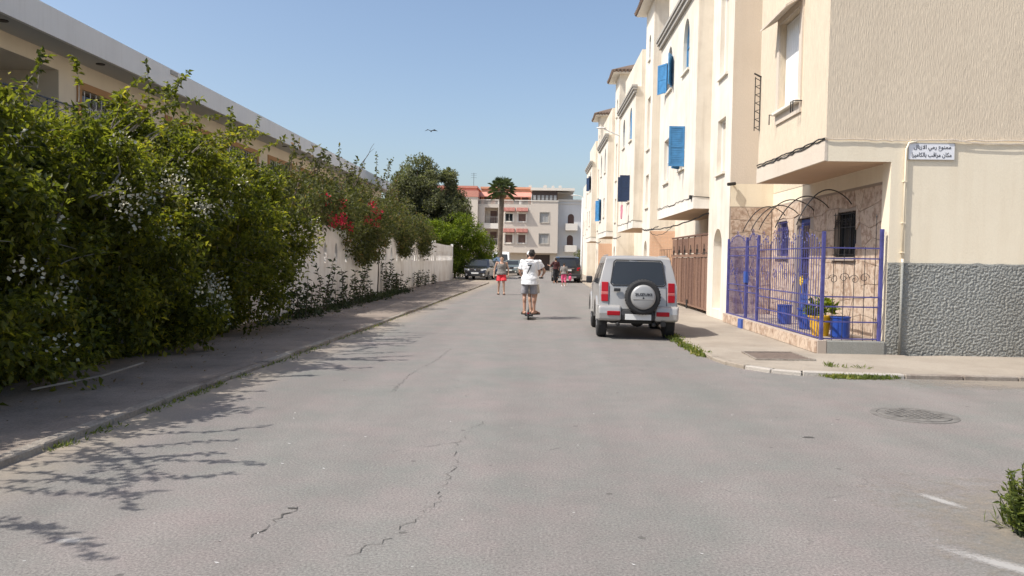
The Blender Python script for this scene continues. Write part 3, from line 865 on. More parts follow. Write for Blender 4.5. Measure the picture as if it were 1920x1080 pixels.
m.tube([(6.225, Y1 - .045, 1.7), (6.225, Y1 - .05, .05)], .019, 8)
cd = m.build('conduit', M['cream'], house1, smooth=True)
m = MB(); m.tube([(6.225, Y1 - .05, 1.64), (6.225, Y1 - .05, .05)], .022, 8); m.build('painted_conduit_foot', M['grey'], cd, smooth=True)
for z in (3.0, 2.3, 1.8):
    mm = MB(); mm.box(6.195, 6.255, Y1 - .066, Y1 + .01, z, z + .012); mm.build('clip', M['cream'], cd)

# sign
sg = empty('wall_sign', (6.66, Y1 - .03, 3.4), 'white sign with two lines of black Arabic lettering on cream wall', 'sign')
m = MB(); m.box(6.27, 7.035, Y1 - .032, Y1 - .010, 3.385, 3.655); m.build('board', M['sign'], sg, bevel=.003)
m = MB()
for a in ((6.262, 7.043, 3.652, 3.662), (6.262, 7.043, 3.376, 3.386)): m.box(a[0], a[1], Y1 - .036, Y1 - .008, a[2], a[3])
for a in ((6.262, 6.272), (7.033, 7.043)): m.box(a[0], a[1], Y1 - .036, Y1 - .008, 3.3865, 3.6515)
m.build('rim', M['grey_frame'], sg)
L1 = '\ufee3\ufee4\ufee8\ufeee\ufec9 \ufead\ufee3\ufef2 \ufe8d\ufefb\ufeaf\ufe91\ufe8e\ufedd'[::-1]
L2 = '\ufee3\ufedc\ufe8e\ufee5 \ufee3\ufeae\ufe8d\ufed7\ufe90 \ufe91\ufe8e\ufedf\ufedc\ufe8e\ufee3\ufef4\ufeae\ufe8d'[::-1]
def text_mesh(body, name, mat, parent, width, height, mw, extrude=.002, bold=0.0, shear=0.0):
    cu = bpy.data.curves.new(name, 'FONT')
    cu.body = body; cu.extrude = extrude; cu.offset = bold; cu.shear = shear
    cu.resolution_u = 3
    t = bpy.data.objects.new(name, cu); C.objects.link(t)
    bpy.context.view_layer.update()
    me = bpy.data.meshes.new_from_object(t.evaluated_get(bpy.context.evaluated_depsgraph_get()))
    bpy.data.objects.remove(t)
    n = len(me.vertices)
    co = np.empty(n * 3); me.vertices.foreach_get('co', co); co = co.reshape(-1, 3)
    lo, hi = co.min(0), co.max(0)
    co[:, 0] = ((co[:, 0] - lo[0]) / max(1e-6, hi[0] - lo[0]) - .5) * width
    co[:, 1] = ((co[:, 1] - lo[1]) / max(1e-6, hi[1] - lo[1]) - .5) * height
    co = np.array([list(mw @ Vector(c)) for c in co])
    me.vertices.foreach_set('co', co.ravel()); me.update()
    me.materials.clear(); me.materials.append(mat)
    o = bpy.data.objects.new(name, me); C.objects.link(o)
    if parent is not None:
        o.parent = parent; o.location = -wpos(parent)
    return o
face_y = lambda x, y, z: Matrix(((1, 0, 0, x), (0, 0, -1, y), (0, 1, 0, z), (0, 0, 0, 1)))
text_mesh(L1, 'lettering', M['ink'], sg, .62, .105, face_y(6.665, Y1 - .0335, 3.578), bold=.006)
text_mesh(L2, 'lettering', M['ink'], sg, .66, .095, face_y(6.655, Y1 - .0335, 3.455), bold=.006)

# ------------------------------------------------------------------ terrace fence
fence = empty('iron_fence', (X1, 16.5, .27), 'blue violet wrought iron fence with gate and arched hoops around the terrace', 'fence')
XF = X1 + .02; YFt = Y1 + .02; FT = 2.12
def fpost(x, y, z1, r=.028, nm='post'):
    m = MB(); m.box(x - r, x + r, y - r, y + r, .27, z1); return m.build(nm, M['fence'], fence, bevel=.004, seg=1)
for y_, z_ in ((19.95, 2.18), (18.22, 2.18), (17.28, 2.2), (YFt, 2.15)): fpost(XF, y_, z_)
fpost(5.9, YFt, 2.2)
RAILS = (.31, .60, .86, 1.03, 1.69, 1.87)
for z in RAILS:
    m = MB(); m.box(XF - .014, XF + .014, YFt + .12, 17.24, z - .011, z + .011); m.build('rail', M['fence'], fence)
    m = MB(); m.box(XF + .036, 5.864, YFt - .014, YFt + .014, z - .011, z + .011); m.build('rail', M['fence'], fence)
def fbar(x, y, z0, z1, r=.0075, mat='fence'):
    m = MB(); m.tube([(x, y, z0), (x, y, z1 - .05)], r, 5)
    m.tube([(x, y, z1 - .06), (x, y, z1 - .04), (x, y, z1)], [r, r * 2.2, r * .3], 5)
    m.build('bar', M[mat], fence)
def scroll(c, r, plane, turns=1.4, flip=1, w=.006, nm='scroll', mat='fence'):
    m = MB(); pts = []
    for i in range(16):
        t = i / 15; a = t * turns * 2 * math.pi; rr = r * (1 - .8 * t)
        d = (rr * math.cos(a) * flip, rr * math.sin(a))
        pts.append((c[0], c[1] + d[0], c[2] + d[1]) if plane == 'x' else (c[0] + d[0], c[1], c[2] + d[1]))
    m.tube(pts, w, 4); m.build(nm, M[mat], fence)
nb = 30
for i in range(nb):
    y = YFt + .2 + i * (17.2 - YFt - .2) / (nb - 1) 
    fbar(XF, y, .27, 1.98 + .16 * abs(math.sin(i * .55)))
for i in range(5):
    x = 5.10 + i * .175
    fbar(x, YFt, .27, 1.9 if i != 4 else 2.45, .0065, 'iron')
for i, (cy, cz) in enumerate([(14.2, 1.30), (14.55, 1.42), (14.9, 1.30), (15.4, 1.36), (15.75, 1.48), (16.1, 1.36), (16.6, 1.3), (16.9, 1.42)]):
    scroll((XF, cy, cz), .13, 'x', 1.3, 1 if i % 2 else -1)
    scroll((XF, cy + .05, 2.08 + .1 * (i % 2)), .1, 'x', 1.2, -1 if i % 2 else 1)
for i, x in enumerate((5.1, 5.28, 5.46, 5.63)):
    scroll((x, YFt, 1.33 + .03 * (i % 2)), .09, 'y', 1.3, 1 if i % 2 else -1, mat='iron')
gt = []
for (a, b) in ((18.26, 19.9), (17.33, 18.17)):
    gl = MB()
    for z in (.30, .9, 1.05, 1.75, 1.95): gl.box(XF - .013, XF + .013, a, b, z - .013, z + .013)
    for y_ in (a + .02, b - .02): gl.box(XF - .016, XF + .016, y_ - .016, y_ + .016, .24, 2.05)
    gl.build('gate_leaf', M['fence'], fence)
    n_ = int((b - a) / .105)
    for i in range(1, n_):
        y = a + (b - a) * i / n_
        fbar(XF, y, .30, 2.08 + .2 * math.sin(math.pi * i / n_))
    for i in range(3): scroll((XF, a + (b - a) * (i + .5) / 3, 1.35), .12, 'x', 1.3, 1 if i % 2 else -1)
    for i in range(3): scroll((XF, a + (b - a) * (i + .5) / 3, 2.15 + .12 * (i == 1)), .09, 'x', 1.3, 1 if i % 2 else -1)
m = MB(); m.tube([(XF + .02, 19.8, 1.7), (XF + .02, 18.35, .4)], .01, 4); m.build('brace', M['fence'], fence)
m = MB(); m.box(XF - .05, XF + .03, 18.12, 18.3, 1.12, 1.38); m.build('lock_box', M['fence_blue'], fence)
m = MB(); m.box(XF - .14, XF - .055, 18.05, 18.35, .03, .27); m.build('gate_step', M['fence_blue'], fence)
for (ya, yb, pk) in ((18.65, 19.0, 2.93), (17.95, 18.1, 2.90), (17.3, 17.05, 2.97), (16.15, 16.2, 2.97), (14.85, 15.05, 3.0)):
    pts = []
    for i in range(19):
        t = i / 18
        z = 2.32 * (1 - t) + 2.74 * t + math.sin(math.pi * t) ** .8 * (pk - 2.5) * (1.05 - .25 * t)
        pts.append((XF + (RW - .03 - XF) * t, ya + (yb - ya) * t, z))
    m = MB(); m.tube(pts, .0115, 6); m.build('hoop', M['iron'], fence)

# pots on the terrace
def pot(name, c, r0, r1, h, mat, label, z=.27):
    t = empty(name, (c[0], c[1], z), label, 'plant pot', 'pots on the fenced terrace')
    m = MB(); m.lathe((c[0], c[1], z), [(r0, 0), (r0 * 1.06, .02), ((r0 + r1) / 2 * 1.03, h * .5), (r1, h * .92), (r1 * 1.08, h * .93), (r1 * 1.08, h), (r1 * .94, h), (r1 * .92, h * .9)], 24)
    m.build('bowl', mat, t, smooth=False, bevel=.004)
    m = MB(); m.lathe((c[0], c[1], z + h * .86), [(r1 * .9, 0), (r1 * .9, .02)], 20); m.build('soil', M['soil'], t)
    return t
pot('blue_pot', (5.42, 16.95), .125, .15, .42, M['pot_blue'], 'small dark blue pot standing far back near the gate')
pot('blue_pot', (5.55, 15.75), .2, .24, .42, M['pot_blue'], 'wide blue pot in front of the blue door')
py = pot('yellow_pot', (5.24, 14.35), .14, .205, .37, M['pot_yellow'], 'yellow pot with leafy green plant behind the corner post')
pot('blue_pot', (5.50, 14.08), .155, .165, .38, M['pot_blue'], 'straight sided blue pot right of the yellow pot')
orn = MB()
for i in range(9):
    a = i * 2 * math.pi / 9
    orn.ellipsoid((RW + .02 - .05, 17.72 + .07 * math.cos(a), 1.2 + .09 * math.sin(a)), .02, .035, .035, 6, 4)
orn.ellipsoid((RW - .03, 17.72, 1.2), .03, .05, .05, 8, 6)
orn.tube([(RW - .02, 17.72, 1.15), (RW - .01, 17.72, .9)], .01, 4)
tag(orn.build('door_ornament', M['yellow']), 'yellow flower ornament hanging on the blue terrace door', 'ornament')

# ------------------------------------------------------------------ right: terraced houses, one module every 14 m
XB = 4.52; XP = 4.95
def shutter_leaf(parent, hinge, d, w, z0, z1, mat, t=.035, nm='shutter'):
    """louvred leaf: hinge (x,y), direction d in plan"""
    h, d = Vector((*hinge, 0)), Vector((*d, 0)).normalized(); nn = Vector((-d.y, d.x, 0))
    m = MB()
    m.obox(h + Zv * z0, d * .06, nn * t, Zv * (z1 - z0)); m.obox(h + d * (w - .06) + Zv * z0, d * .06, nn * t, Zv * (z1 - z0))
    zm = (z0 + z1) / 2
    for z in (z0, zm - .03, z1 - .06): m.obox(h + d * .061 + Zv * (z + .001) + nn * .001, d * (w - .122), nn * (t - .002), Zv * .058)
    k = int((z1 - z0 - .2) / .05)
    for i in range(k):
        z = z0 + .075 + i * (z1 - z0 - .13) / k
        if abs(z - zm) < .05: continue
        m.obox(h + d * .061 + nn * .004 + Zv * z, d * (w - .122), nn * .022 + Zv * -.02, Zv * .016)
    m.obox(h + d * .062 + nn * (t * .5) + Zv * (z0 + .06), d * (w - .124), nn * .004, Zv * (z1 - z0 - .12))
    return m.build(nm, mat, parent)

def house(Y0, idx, label, gate=True, far=False):
    ho = empty('terraced_house', (6, Y0 + 7, 0), label, 'house', 'houses along the right side')
    b0, b1 = Y0 + 2.4, Y0 + 9.05
    ye = Y0 + 14
    # pier: street face with slot windows and niche
    nic = dict(u0=Y0 + .75, u1=Y0 + 1.7, z0=.3, z1=2.5, shape='arch', depth=.32, close=True)
    sl1 = dict(u0=Y0 + .65, u1=Y0 + 1.55, z0=4.0, z1=5.45); sl2 = dict(u0=Y0 + .6, u1=Y0 + 1.5, z0=6.6, z1=8.9)
    sl3 = dict(u0=Y0 + .9, u1=Y0 + 1.4, z0=10.6, z1=11.7, shape='arch')
    ptop = 13.0 if idx else 13.0
    m = MB()
    wall(m, (XP, 0, 0), uy, nx, (Y0, Y0 + 2.4), (0, ptop), [nic, sl1, sl2, sl3], .2)
    m.build('pier_wall', M['white'], ho)
    m = MB()
    m.poly([(XP, Y0, 3.3 if idx == 0 else 3.0), (RW, Y0, 3.3 if idx == 0 else 3.0), (RW, Y0, TOP), (XP, Y0, TOP)])
    m.poly([(XP, Y0, TOP), (8.2, Y0, TOP), (8.2, Y0, ptop), (XP, Y0, ptop)])
    m.poly([(XP, Y0 + 2.4, 0), (8.2, Y0 + 2.4, 0), (8.2, Y0 + 2.4, ptop), (XP, Y0 + 2.4, ptop)])
    m.poly([(8.2, Y0, TOP), (8.2, Y0 + 2.4, TOP), (8.2, Y0 + 2.4, ptop), (8.2, Y0, ptop)])
    m.poly([(XP, Y0, ptop), (8.2, Y0, ptop), (8.2, Y0 + 2.4, ptop), (XP, Y0 + 2.4, ptop)])
    if idx: m.poly([(XP, Y0, 0), (RW, Y0, 0), (RW, Y0, 3.0), (XP, Y0, 3.0)])
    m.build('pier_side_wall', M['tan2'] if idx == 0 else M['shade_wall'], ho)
    for q, mt in ((sl1, 'glass_pale'), (sl2, 'glass_pale'), (sl3, 'glass')):
        window(ho, (XP, 0, 0), uy, nx, q, (M['pvc'] if not q.get('shape') else M['blue'], M[mt] if q.get('shape') else M['tan2']), .16, (2, 1), .05, M['white'])
    # main wall behind
    m = MB()
    wall(m, (RW, 0, 0), uy, nx, (Y0 + 2.4, ye), (0, TOP))
    m.poly([(RW, Y0, TOP), (20, Y0, TOP), (20, ye, TOP), (RW, ye, TOP)])
    m.poly([(20, Y0, 0), (20, ye, 0), (20, ye, TOP), (20, Y0, TOP)])
    m.poly([(RW, ye, 0), (20, ye, 0), (20, ye, TOP), (RW, ye, TOP)])
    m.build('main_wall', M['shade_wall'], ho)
    # bay
    B1 = dict(u0=b0 + 1.65, u1=b0 + 2.6, z0=4.5, z1=5.75); B2 = dict(u0=b0 + 4.5, u1=b0 + 5.5, z0=4.35, z1=5.85)
    A1 = dict(u0=b0 + 1.25, u1=b0 + 2.25, z0=7.45, z1=9.05, shape='pointed'); A2 = dict(u0=b0 + 4.2, u1=b0 + 5.2, z0=7.5, z1=9.0, shape='pointed')
    m = MB()
    wall(m, (XB, 0, 0), uy, nx, (b0, b1), (3.12, 9.7), [B1, B2, A1, A2], .2)
    m.poly([(XB, b0, 9.7), (RW, b0, 9.7), (RW, b1, 9.7), (XB, b1, 9.7)])
    m.build('bay_wall', M['white'], ho)
    m = MB()
    m.poly([(XB, b0, 3.12), (RW, b0, 3.12), (RW, b0, 9.7), (XB, b0, 9.7)])
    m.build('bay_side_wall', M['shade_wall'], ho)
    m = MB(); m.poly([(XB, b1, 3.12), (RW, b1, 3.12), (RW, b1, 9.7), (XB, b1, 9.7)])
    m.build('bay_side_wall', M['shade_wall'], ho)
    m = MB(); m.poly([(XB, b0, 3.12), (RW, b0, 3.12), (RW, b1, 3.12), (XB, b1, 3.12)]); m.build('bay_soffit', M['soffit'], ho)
    m = MB(); m.box(XB - .02, XB + .012, b0 - .01, b1 + .01, 3.12, 3.44); m.box(XB + .0125, RW - .01, b0 - .02, b0 - .002, 3.12, 3.44); m.build('bay_band', M['white_low'], ho)
    m = MB(); m.box(XB - .16, XB + .05, b0 - .1, b1 + .1, 9.55, 9.66); m.box(XB - .10, XB + .04, b0 - .05, b1 + .05, 9.40, 9.548); m.box(XB - .2, XB + .06, b0 - .12, b1 + .12, 9.662, 9.76); m.build('cornice', M['grey_frame'], ho)
    m = MB(); wall(m, (XB + .25, 0, 0), uy, nx, (b0, b1), (9.7, TOP)); m.poly([(XB + .25, b0, 9.7), (RW, b0, 9.7), (RW, b0, TOP), (XB + .25, b0, TOP)])
    m.poly([(XB + .25, b0, TOP), (RW, b0, TOP), (RW, b1, TOP), (XB + .25, b1, TOP)])
    m.poly([(XB + .25, b1, 9.7), (RW, b1, 9.7), (RW, b1, TOP), (XB + .25, b1, TOP)]); m.build('parapet', M['shade_wall'], ho)
    sh = {0: 'blue', 1: 'navy', 2: 'blue', 3: 'navy'}[idx % 4]
    for k, (q, mt) in enumerate(((B1, 'glass'), (B2, 'glass_pale'), (A1, 'glass_blue'), (A2, 'glass'))):
        w = window(ho, (XB, 0, 0), uy, nx, q, (M['blue'] if q.get('shape') else M['pvc'], M[mt]), .15, (2, 2), .05, M['white'])
        shut = {0: (0, 3), 1: (0,), 2: (1,), 3: (2,)}[idx % 4]
        if idx == 1 and k == 2:
            hp = hole_poly(q); mm = MB(); panel(mm, (XB, 0, 0), uy, nx, hp, .05, .08); mm.build('shutter', M['blue'], w)
        if k in shut:
            top = q['z1'] - (.45 if q.get('shape') else 0)
            ww = (q['u1'] - q['u0']) / 2
            mat = M[sh]
            shutter_leaf(w, (XB - .01, q['u0'] + .02), (-1, -.03) if (idx < 2 and k == 0) else (-.42, -.9), ww, q['z0'] + .02, top, mat)
            shutter_leaf(w, (XB - .01, q['u1'] - .05), ((-.62, -.78) if idx == 0 else (-1, .1)) if k == 0 else (-.5, .87), ww, q['z0'] + .02, top, mat)
    # tower roof tiles over the pier
    rf = MB(); rf.box(XP - .42, 8.6, Y0 - .42, Y0 + 2.82, 13.0, 13.07)
    roof = rf.build('tower_roof', M['white_low'], ho)
    apex = Vector((6.6, Y0 + 1.2, 13.9))
    cs = [Vector((XP - .5, Y0 - .5, 13.1)), Vector((8.7, Y0 - .5, 13.1)), Vector((8.7, Y0 + 2.9, 13.1)), Vector((XP - .5, Y0 + 2.9, 13.1))]
    tl = MB()
    for i in range(4):
        a, b = cs[i], cs[(i + 1) % 4]
        k = max(4, int((b - a).length / .22))
        for j in range(k):
            p, q_ = a.lerp(b, (j + .5) / k), apex
            mid = a.lerp(b, .5)
            e = q_ + (p - mid) * .05
            tl.tube([p, p.lerp(e, .5) + Zv * .02, e], .10, 5)
    tl.build('roof_tiles', M['roof'], roof)
    # ground floor behind the front: cladding and end wall, gate
    if idx == 1 or idx == 3:
        o2 = (0, Y0 - .004, 0)
        tm = MB()
        for i in range(7):
            for j in range(20):
                a = XP + .02 + i * .155
                zz = .15 + j * .145
                if zz > 2.86: continue
                tm.box(a, a + .148, Y0 - .014, Y0 - .004, zz, zz + .138)
        t = tm.build('tile_cladding', M['tile_peach'], ho); t['kind'] = 'stuff'
    # fine cable along the band
    m = MB(); m.tube(droop((XB - .03, b1, 3.5), (XB - .03, b0, 3.46), .02, 20, .03), .012, 4)
    m.tube([(XB - .03, b0, 3.46), (XB + .1, b0 - .03, 3.46), (XP, b0 - .03, 3.44)], .012, 4)
    m.build('cable', M['black'], ho)
    if idx == 0:
        m = MB(); m.tube(droop((XP - .02, Y0 + 2.35, 3.0), (XP - .02, Y0 + 13.9, 2.95), .12, 26, .02), .022, 5)
        m.tube(droop((XP - .02, Y0 + 8, 2.9), (XP - .02, Y0 + 13.9, 2.85), .25, 16, .02), .01, 4); m.build('cable', M['black'], ho)
        for z, d in ((3.4, .12), (3.42, .2)):
            mm = MB(); mm.box(XB - .08, XB - .02, b0 + d + .05, b0 + d + .16, z, z + .1); mm.build('junction_box', M['iron'], ho)
    else:
        m = MB(); m.tube(droop((XP - .02, Y0 - 2.5, 3.0), (XP - .02, Y0 + 2.3, 3.05), .08, 16, .02), .02, 5); m.build('cable', M['black'], ho)
    return ho

labels = ['white terraced house with bright blue open shutters beside the corner house',
          'pale terraced house behind the parked silver car, navy shutter open and peach tiled wall',
          'third terraced house along the street, beyond the navy shutter',
          'farthest terraced house on the right, next to the lamp post']
houses = [house(Yf + 14 * i if i else Yf, i, labels[i]) for i in range(4)]
h5 = empty('end_house', (6, 83, 0), 'small white house closing the right row near the apartment blocks', 'house', 'houses along the right side')
m = MB()
q5 = [dict(u0=78.2, u1=79.4, z0=4.2, z1=5.6), dict(u0=78.2, u1=79.4, z0=6.9, z1=8.3), dict(u0=81.5, u1=82.7, z0=4.2, z1=5.6)]
wall(m, (5.0, 0, 0), uy, nx, (76.3, 84), (0, 9.3), q5, .2)
m.poly([(5, 76.3, 0), (14, 76.3, 0), (14, 76.3, 9.3), (5, 76.3, 9.3)]); m.poly([(5, 84, 0), (14, 84, 0), (14, 84, 9.3), (5, 84, 9.3)])
m.poly([(5, 76.3, 9.3), (14, 76.3, 9.3), (14, 84, 9.3), (5, 84, 9.3)]); m.poly([(14, 76.3, 0), (14, 84, 0), (14, 84, 9.3), (14, 76.3, 9.3)])
m.build('wall', M['white'], h5)
for q in q5: window(h5, (5, 0, 0), uy, nx, q, (M['pvc'], M['glass']), .15, (2, 1), .06, M['white'])
# niche stains, security camera and hanging cloth
cm = empty('security_camera', (XP + .03, Yf - .1, 3.6), 'small dark security camera on the corner of the white pier', 'camera')
m = MB(); m.tube([(XP + .06, Yf, 3.58), (XP + .06, Yf - .12, 3.58)], .02, 6); m.build('arm', M['pvc'], cm)
m = MB(); m.tube([(XP + .1, Yf - .1, 3.6), (XP - .1, Yf - .16, 3.57)], .045, 8); m.build('body', M['iron'], cm)
cl = MB()
for i in range(6):
    for j in range(8):
        pass
n1, n2 = 8, 10; vs = []
for j in range(n2):
    for i in range(n1):
        vs.append((XB - .35 + .04 * math.sin(i * 1.7 + j * .4), Yf + 14 + 4.0 + i * .045 + .01 * j, 4.3 - j * .075 - .01 * math.cos(i)))
cl.add(vs, [(j*n1+i, j*n1+i+1, (j+1)*n1+i+1, (j+1)*n1+i) for j in range(n2-1) for i in range(n1-1)])
co_ = cl.build('hanging_cloth', M['pink_cloth']); md = co_.modifiers.new('s', 'SOLIDIFY'); md.thickness = .012
tag(co_, 'pink cloth drying below the navy shutter of the pale house', 'cloth')

# brown gate of the first terraced house
gt = empty('metal_gate', (XP, 25.5, .12), 'tall rusty brown sheet metal gate beside the arched niche', 'gate')
g0, g1 = Yf + 2.42, Yf + 8.4
np_ = 26
for i in range(np_):
    a = g0 + (g1 - g0) * i / np_; b = g0 + (g1 - g0) * (i + 1) / np_
    m = MB(); dx = .012 * (i % 2)
    m.box(XP + .02 + dx, XP + .05 + dx, a + .006, b - .006, .2, 1.72); m.build('plank', M['gate'], gt)
for i in range(6):
    a = g0 + (g1 - g0) * i / 6; b = g0 + (g1 - g0) * (i + 1) / 6
    m = MB(); m.box(XP + .025, XP + .045, a + .05, b - .05, 1.86, 2.36); m.build('upper_panel', M['gate'], gt)
    m = MB(); m.box(XP + .008, XP + .06, a - .03, a + .03, .16, 2.42); m.build('stile', M['gate'], gt)
    mm = MB(); c = (a + b) / 2
    mm.tube([(XP, c, 1.8), (XP, c, 2.12)], .012, 4)
    mm.tube([(XP, c - .12, 1.8), (XP, c - .1, 1.95), (XP, c, 2.0), (XP, c + .1, 1.95), (XP, c + .12, 1.8)], .01, 4); mm.build('ornament', M['iron'], gt)
for z in (.16, 1.73, 2.38):
    m = MB(); m.box(XP + .004, XP + .058, g0, g1, z, z + .055 if z != 1.73 else z + .1); m.build('rail', M['gate'], gt)
m = MB(); m.box(XP - .02, XP + .015, 25.35, 25.5, .05, .35); m.build('drop_bolt', M['iron'], gt)
m = MB()
for i in range(8): m.tube([(XP + .02, 28.7 + i * .36, .1), (XP + .02, 28.7 + i * .36, 2.05)], .012, 4)
for z in (.3, 1.2, 2.03): m.tube([(XP + .02, 28.65, z), (XP + .02, 31.3, z)], .016, 4)
rl = empty('railing', (XP, 31, .12), 'thin brown iron railing beyond the sheet metal gate', 'railing')
m.build('bars', M['gate'], rl)
# ------------------------------------------------------------------ far end: apartment blocks across the street end
YE = 95.0
blk = empty('apartment_block', (-2, YE + 5, 0), 'three storey beige apartment block with red tiled window awnings and loggias', 'building', 'apartment blocks at the street end')
wins = [dict(u0=-3.9, u1=-2.85, z0=6.06, z1=7.16), dict(u0=-2.32, u1=-1.25, z0=6.06, z1=7.16), dict(u0=-3.9, u1=-2.85, z0=3.43, z1=4.6), dict(u0=-2.32, u1=-1.25, z0=3.43, z1=4.6)]
cw = [dict(u0=.4, u1=1.52, z0=6.02, z1=7.26), dict(u0=.33, u1=1.5, z0=3.42, z1=4.66)]
lg = [dict(u0=-6.38, u1=-4.72, z0=5.86, z1=7.78, depth=1.3), dict(u0=-6.38, u1=-4.72, z0=3.2, z1=5.2, depth=1.3)]
m = MB()
wall(m, (0, YE, 0), ux, ny, (-7.18, 2.6), (2.3, 8.05), wins + cw + lg, .25)
m.poly([(2.6, YE, 2.3), (2.6, YE + 12, 2.3), (2.6, YE + 12, 8.7), (2.6, YE, 8.7)])
wall(m, (0, YE, 0), ux, ny, (-.7, 2.6), (8.05, 8.7))
wall(m, (0, YE, 0), ux, ny, (-7.18, -.7), (8.05, 8.2))
m.poly([(-7.18, YE, 8.19), (2.6, YE, 8.19), (2.6, YE + 12, 8.19), (-7.18, YE + 12, 8.19)])
m.build('wall', M['block'], blk)
m = MB(); m.poly([(-7.18, YE, 2.3), (2.6, YE, 2.3), (2.6, YE + 1.3, 2.3), (-7.18, YE + 1.3, 2.3)]); m.build('overhang_soffit', M['block'], blk)
m = MB(); m.box(-.72, 2.64, YE - .08, YE + .1, 8.62, 8.74); m.box(-7.18, -.72, YE - .05, YE + .15, 8.66, 8.76); m.build('coping', M['block_pale'], blk)
bal = MB()
for i in range(44):
    x = -7.0 + i * .145
    if -4.9 < x < -4.5 or -2.3 < x < -2.0: bal.box(x, x + .14, YE, YE + .1, 8.2, 8.66)
    else: bal.box(x, x + .06, YE + .01, YE + .07, 8.2, 8.66)
b = bal.build('balustrade', M['block_pale'], blk); b['kind'] = 'stuff'
for i, q in enumerate(wins):
    w = window(blk, (0, YE, 0), ux, ny, q, (M['block_pale'], M['glass'] if i == 0 else M['shutter_brown']), .1, (2, 1) if i == 0 else (1, 1), .10, M['block_pale'])
    m = MB()
    for a0, a1, z0, z1 in ((q['u0'] - .1, q['u0'], q['z0'] - .1, q['z1'] + .1), (q['u1'], q['u1'] + .1, q['z0'] - .1, q['z1'] + .1), (q['u0'], q['u1'], q['z1'], q['z1'] + .1)):
        m.box(a0 + .002, a1 - .002, YE - .05, YE + .01, z0, z1)
    m.build('surround', M['block_pale'], w)
    aw = MB()
    k = 9
    for j in range(k):
        x = q['u0'] - .18 + (q['u1'] - q['u0'] + .36) * (j + .5) / k
        aw.tube([(x, YE + .0, q['z1'] + .62), (x, YE - .5, q['z1'] + .16)], .085, 5)
    aw.build('awning', M['awn'], blk)
for q in cw:
    w = window(blk, (0, YE, 0), ux, ny, q, (M['grey_frame'], M['glass_pale']), .12, (2, 1), .1, M['grey_frame'])
    m = MB()
    for a0, a1, z0, z1 in ((q['u0'] - .08, q['u0'], q['z0'], q['z1'] + .08), (q['u1'], q['u1'] + .08, q['z0'], q['z1'] + .08), (q['u0'], q['u1'], q['z1'], q['z1'] + .08)):
        m.box(a0 + .002, a1 - .002, YE - .03, YE + .01, z0, z1)
    m.build('surround', M['grey_frame'], w)
for q in lg:
    m = MB(); m.poly([(q['u0'], YE + 1.3, q['z0']), (q['u1'], YE + 1.3, q['z0']), (q['u1'], YE + 1.3, q['z1']), (q['u0'], YE + 1.3, q['z1'])])
    lw = m.build('loggia_back', M['block'], blk)
    m = MB(); m.box(-5.75, -4.95, YE + 1.22, YE + 1.28, q['z0'], q['z1'] - .35); m.build('balcony_door', M['shutter_brown'], lw)
    m = MB(); m.box(q['u0'], q['u1'], YE + .02, YE + .05, q['z0'] + .75, q['z0'] + .8)
    for j in range(9): m.box(q['u0'] + .2 * j, q['u0'] + .2 * j + .025, YE + .025, YE + .045, q['z0'], q['z0'] + .75)
    m.build('balcony_rail', M['grey_frame'], blk)
m = MB(); m.box(-6.42, -4.68, YE - .12, YE - .002, 5.2, 5.85); m.build('balcony_front', M['block_pale'], blk)
# ground floor, set back
m = MB()
gq = [dict(u0=-.7, u1=1.7, z0=0, z1=2.1), dict(u0=-4.9, u1=-3.3, z0=0, z1=2.0)]
wall(m, (0, YE + 1.3, 0), ux, ny, (-7.18, 2.6), (-.02, 2.3), gq, .2)
m.build('ground_floor_wall', M['block'], blk)
for q in gq:
    m = MB(); m.box(q['u0'], q['u1'], YE + 1.45, YE + 1.5, 0, q['z1']); gd = m.build('garage_door', M['garage'], blk)
    for j in range(5):
        mm = MB(); mm.box(q['u0'] + .05, q['u1'] - .05, YE + 1.43, YE + 1.449, .06 + j * .4, .4 + j * .4); mm.build('door_slat', M['garage'], gd)
m = MB(); m.box(1.75, 2.55, YE + .9, YE + 1.28, -.02, 2.29); m.build('pillar', M['block'], blk)
# salmon storey on the roof
m = MB(); m.box(-7.0, -.75, YE + 2.2, YE + 9, 8.2, 10.25); m.box(-7.1, -.65, YE + 2.0, YE + 9.1, 10.25, 10.5); pk = m.build('roof_storey', M['block_salmon_lt'], blk)
for x in (-6.6, -2.9, -1.9, -5.2):
    m = MB(); m.box(x, x + .8, YE + 2.14, YE + 2.195, 8.3, 9.35); m.build('roof_door', M['shutter_brown'], pk)
m = MB(); m.prism([(-7.1, YE + .9, 9.15), (-7.1, YE + 1.98, 9.75), (-7.1, YE + 1.98, 9.85), (-7.1, YE + .9, 9.25)], (6.4, 0, 0)); m.build('roof_canopy', M['block_pink'], blk)
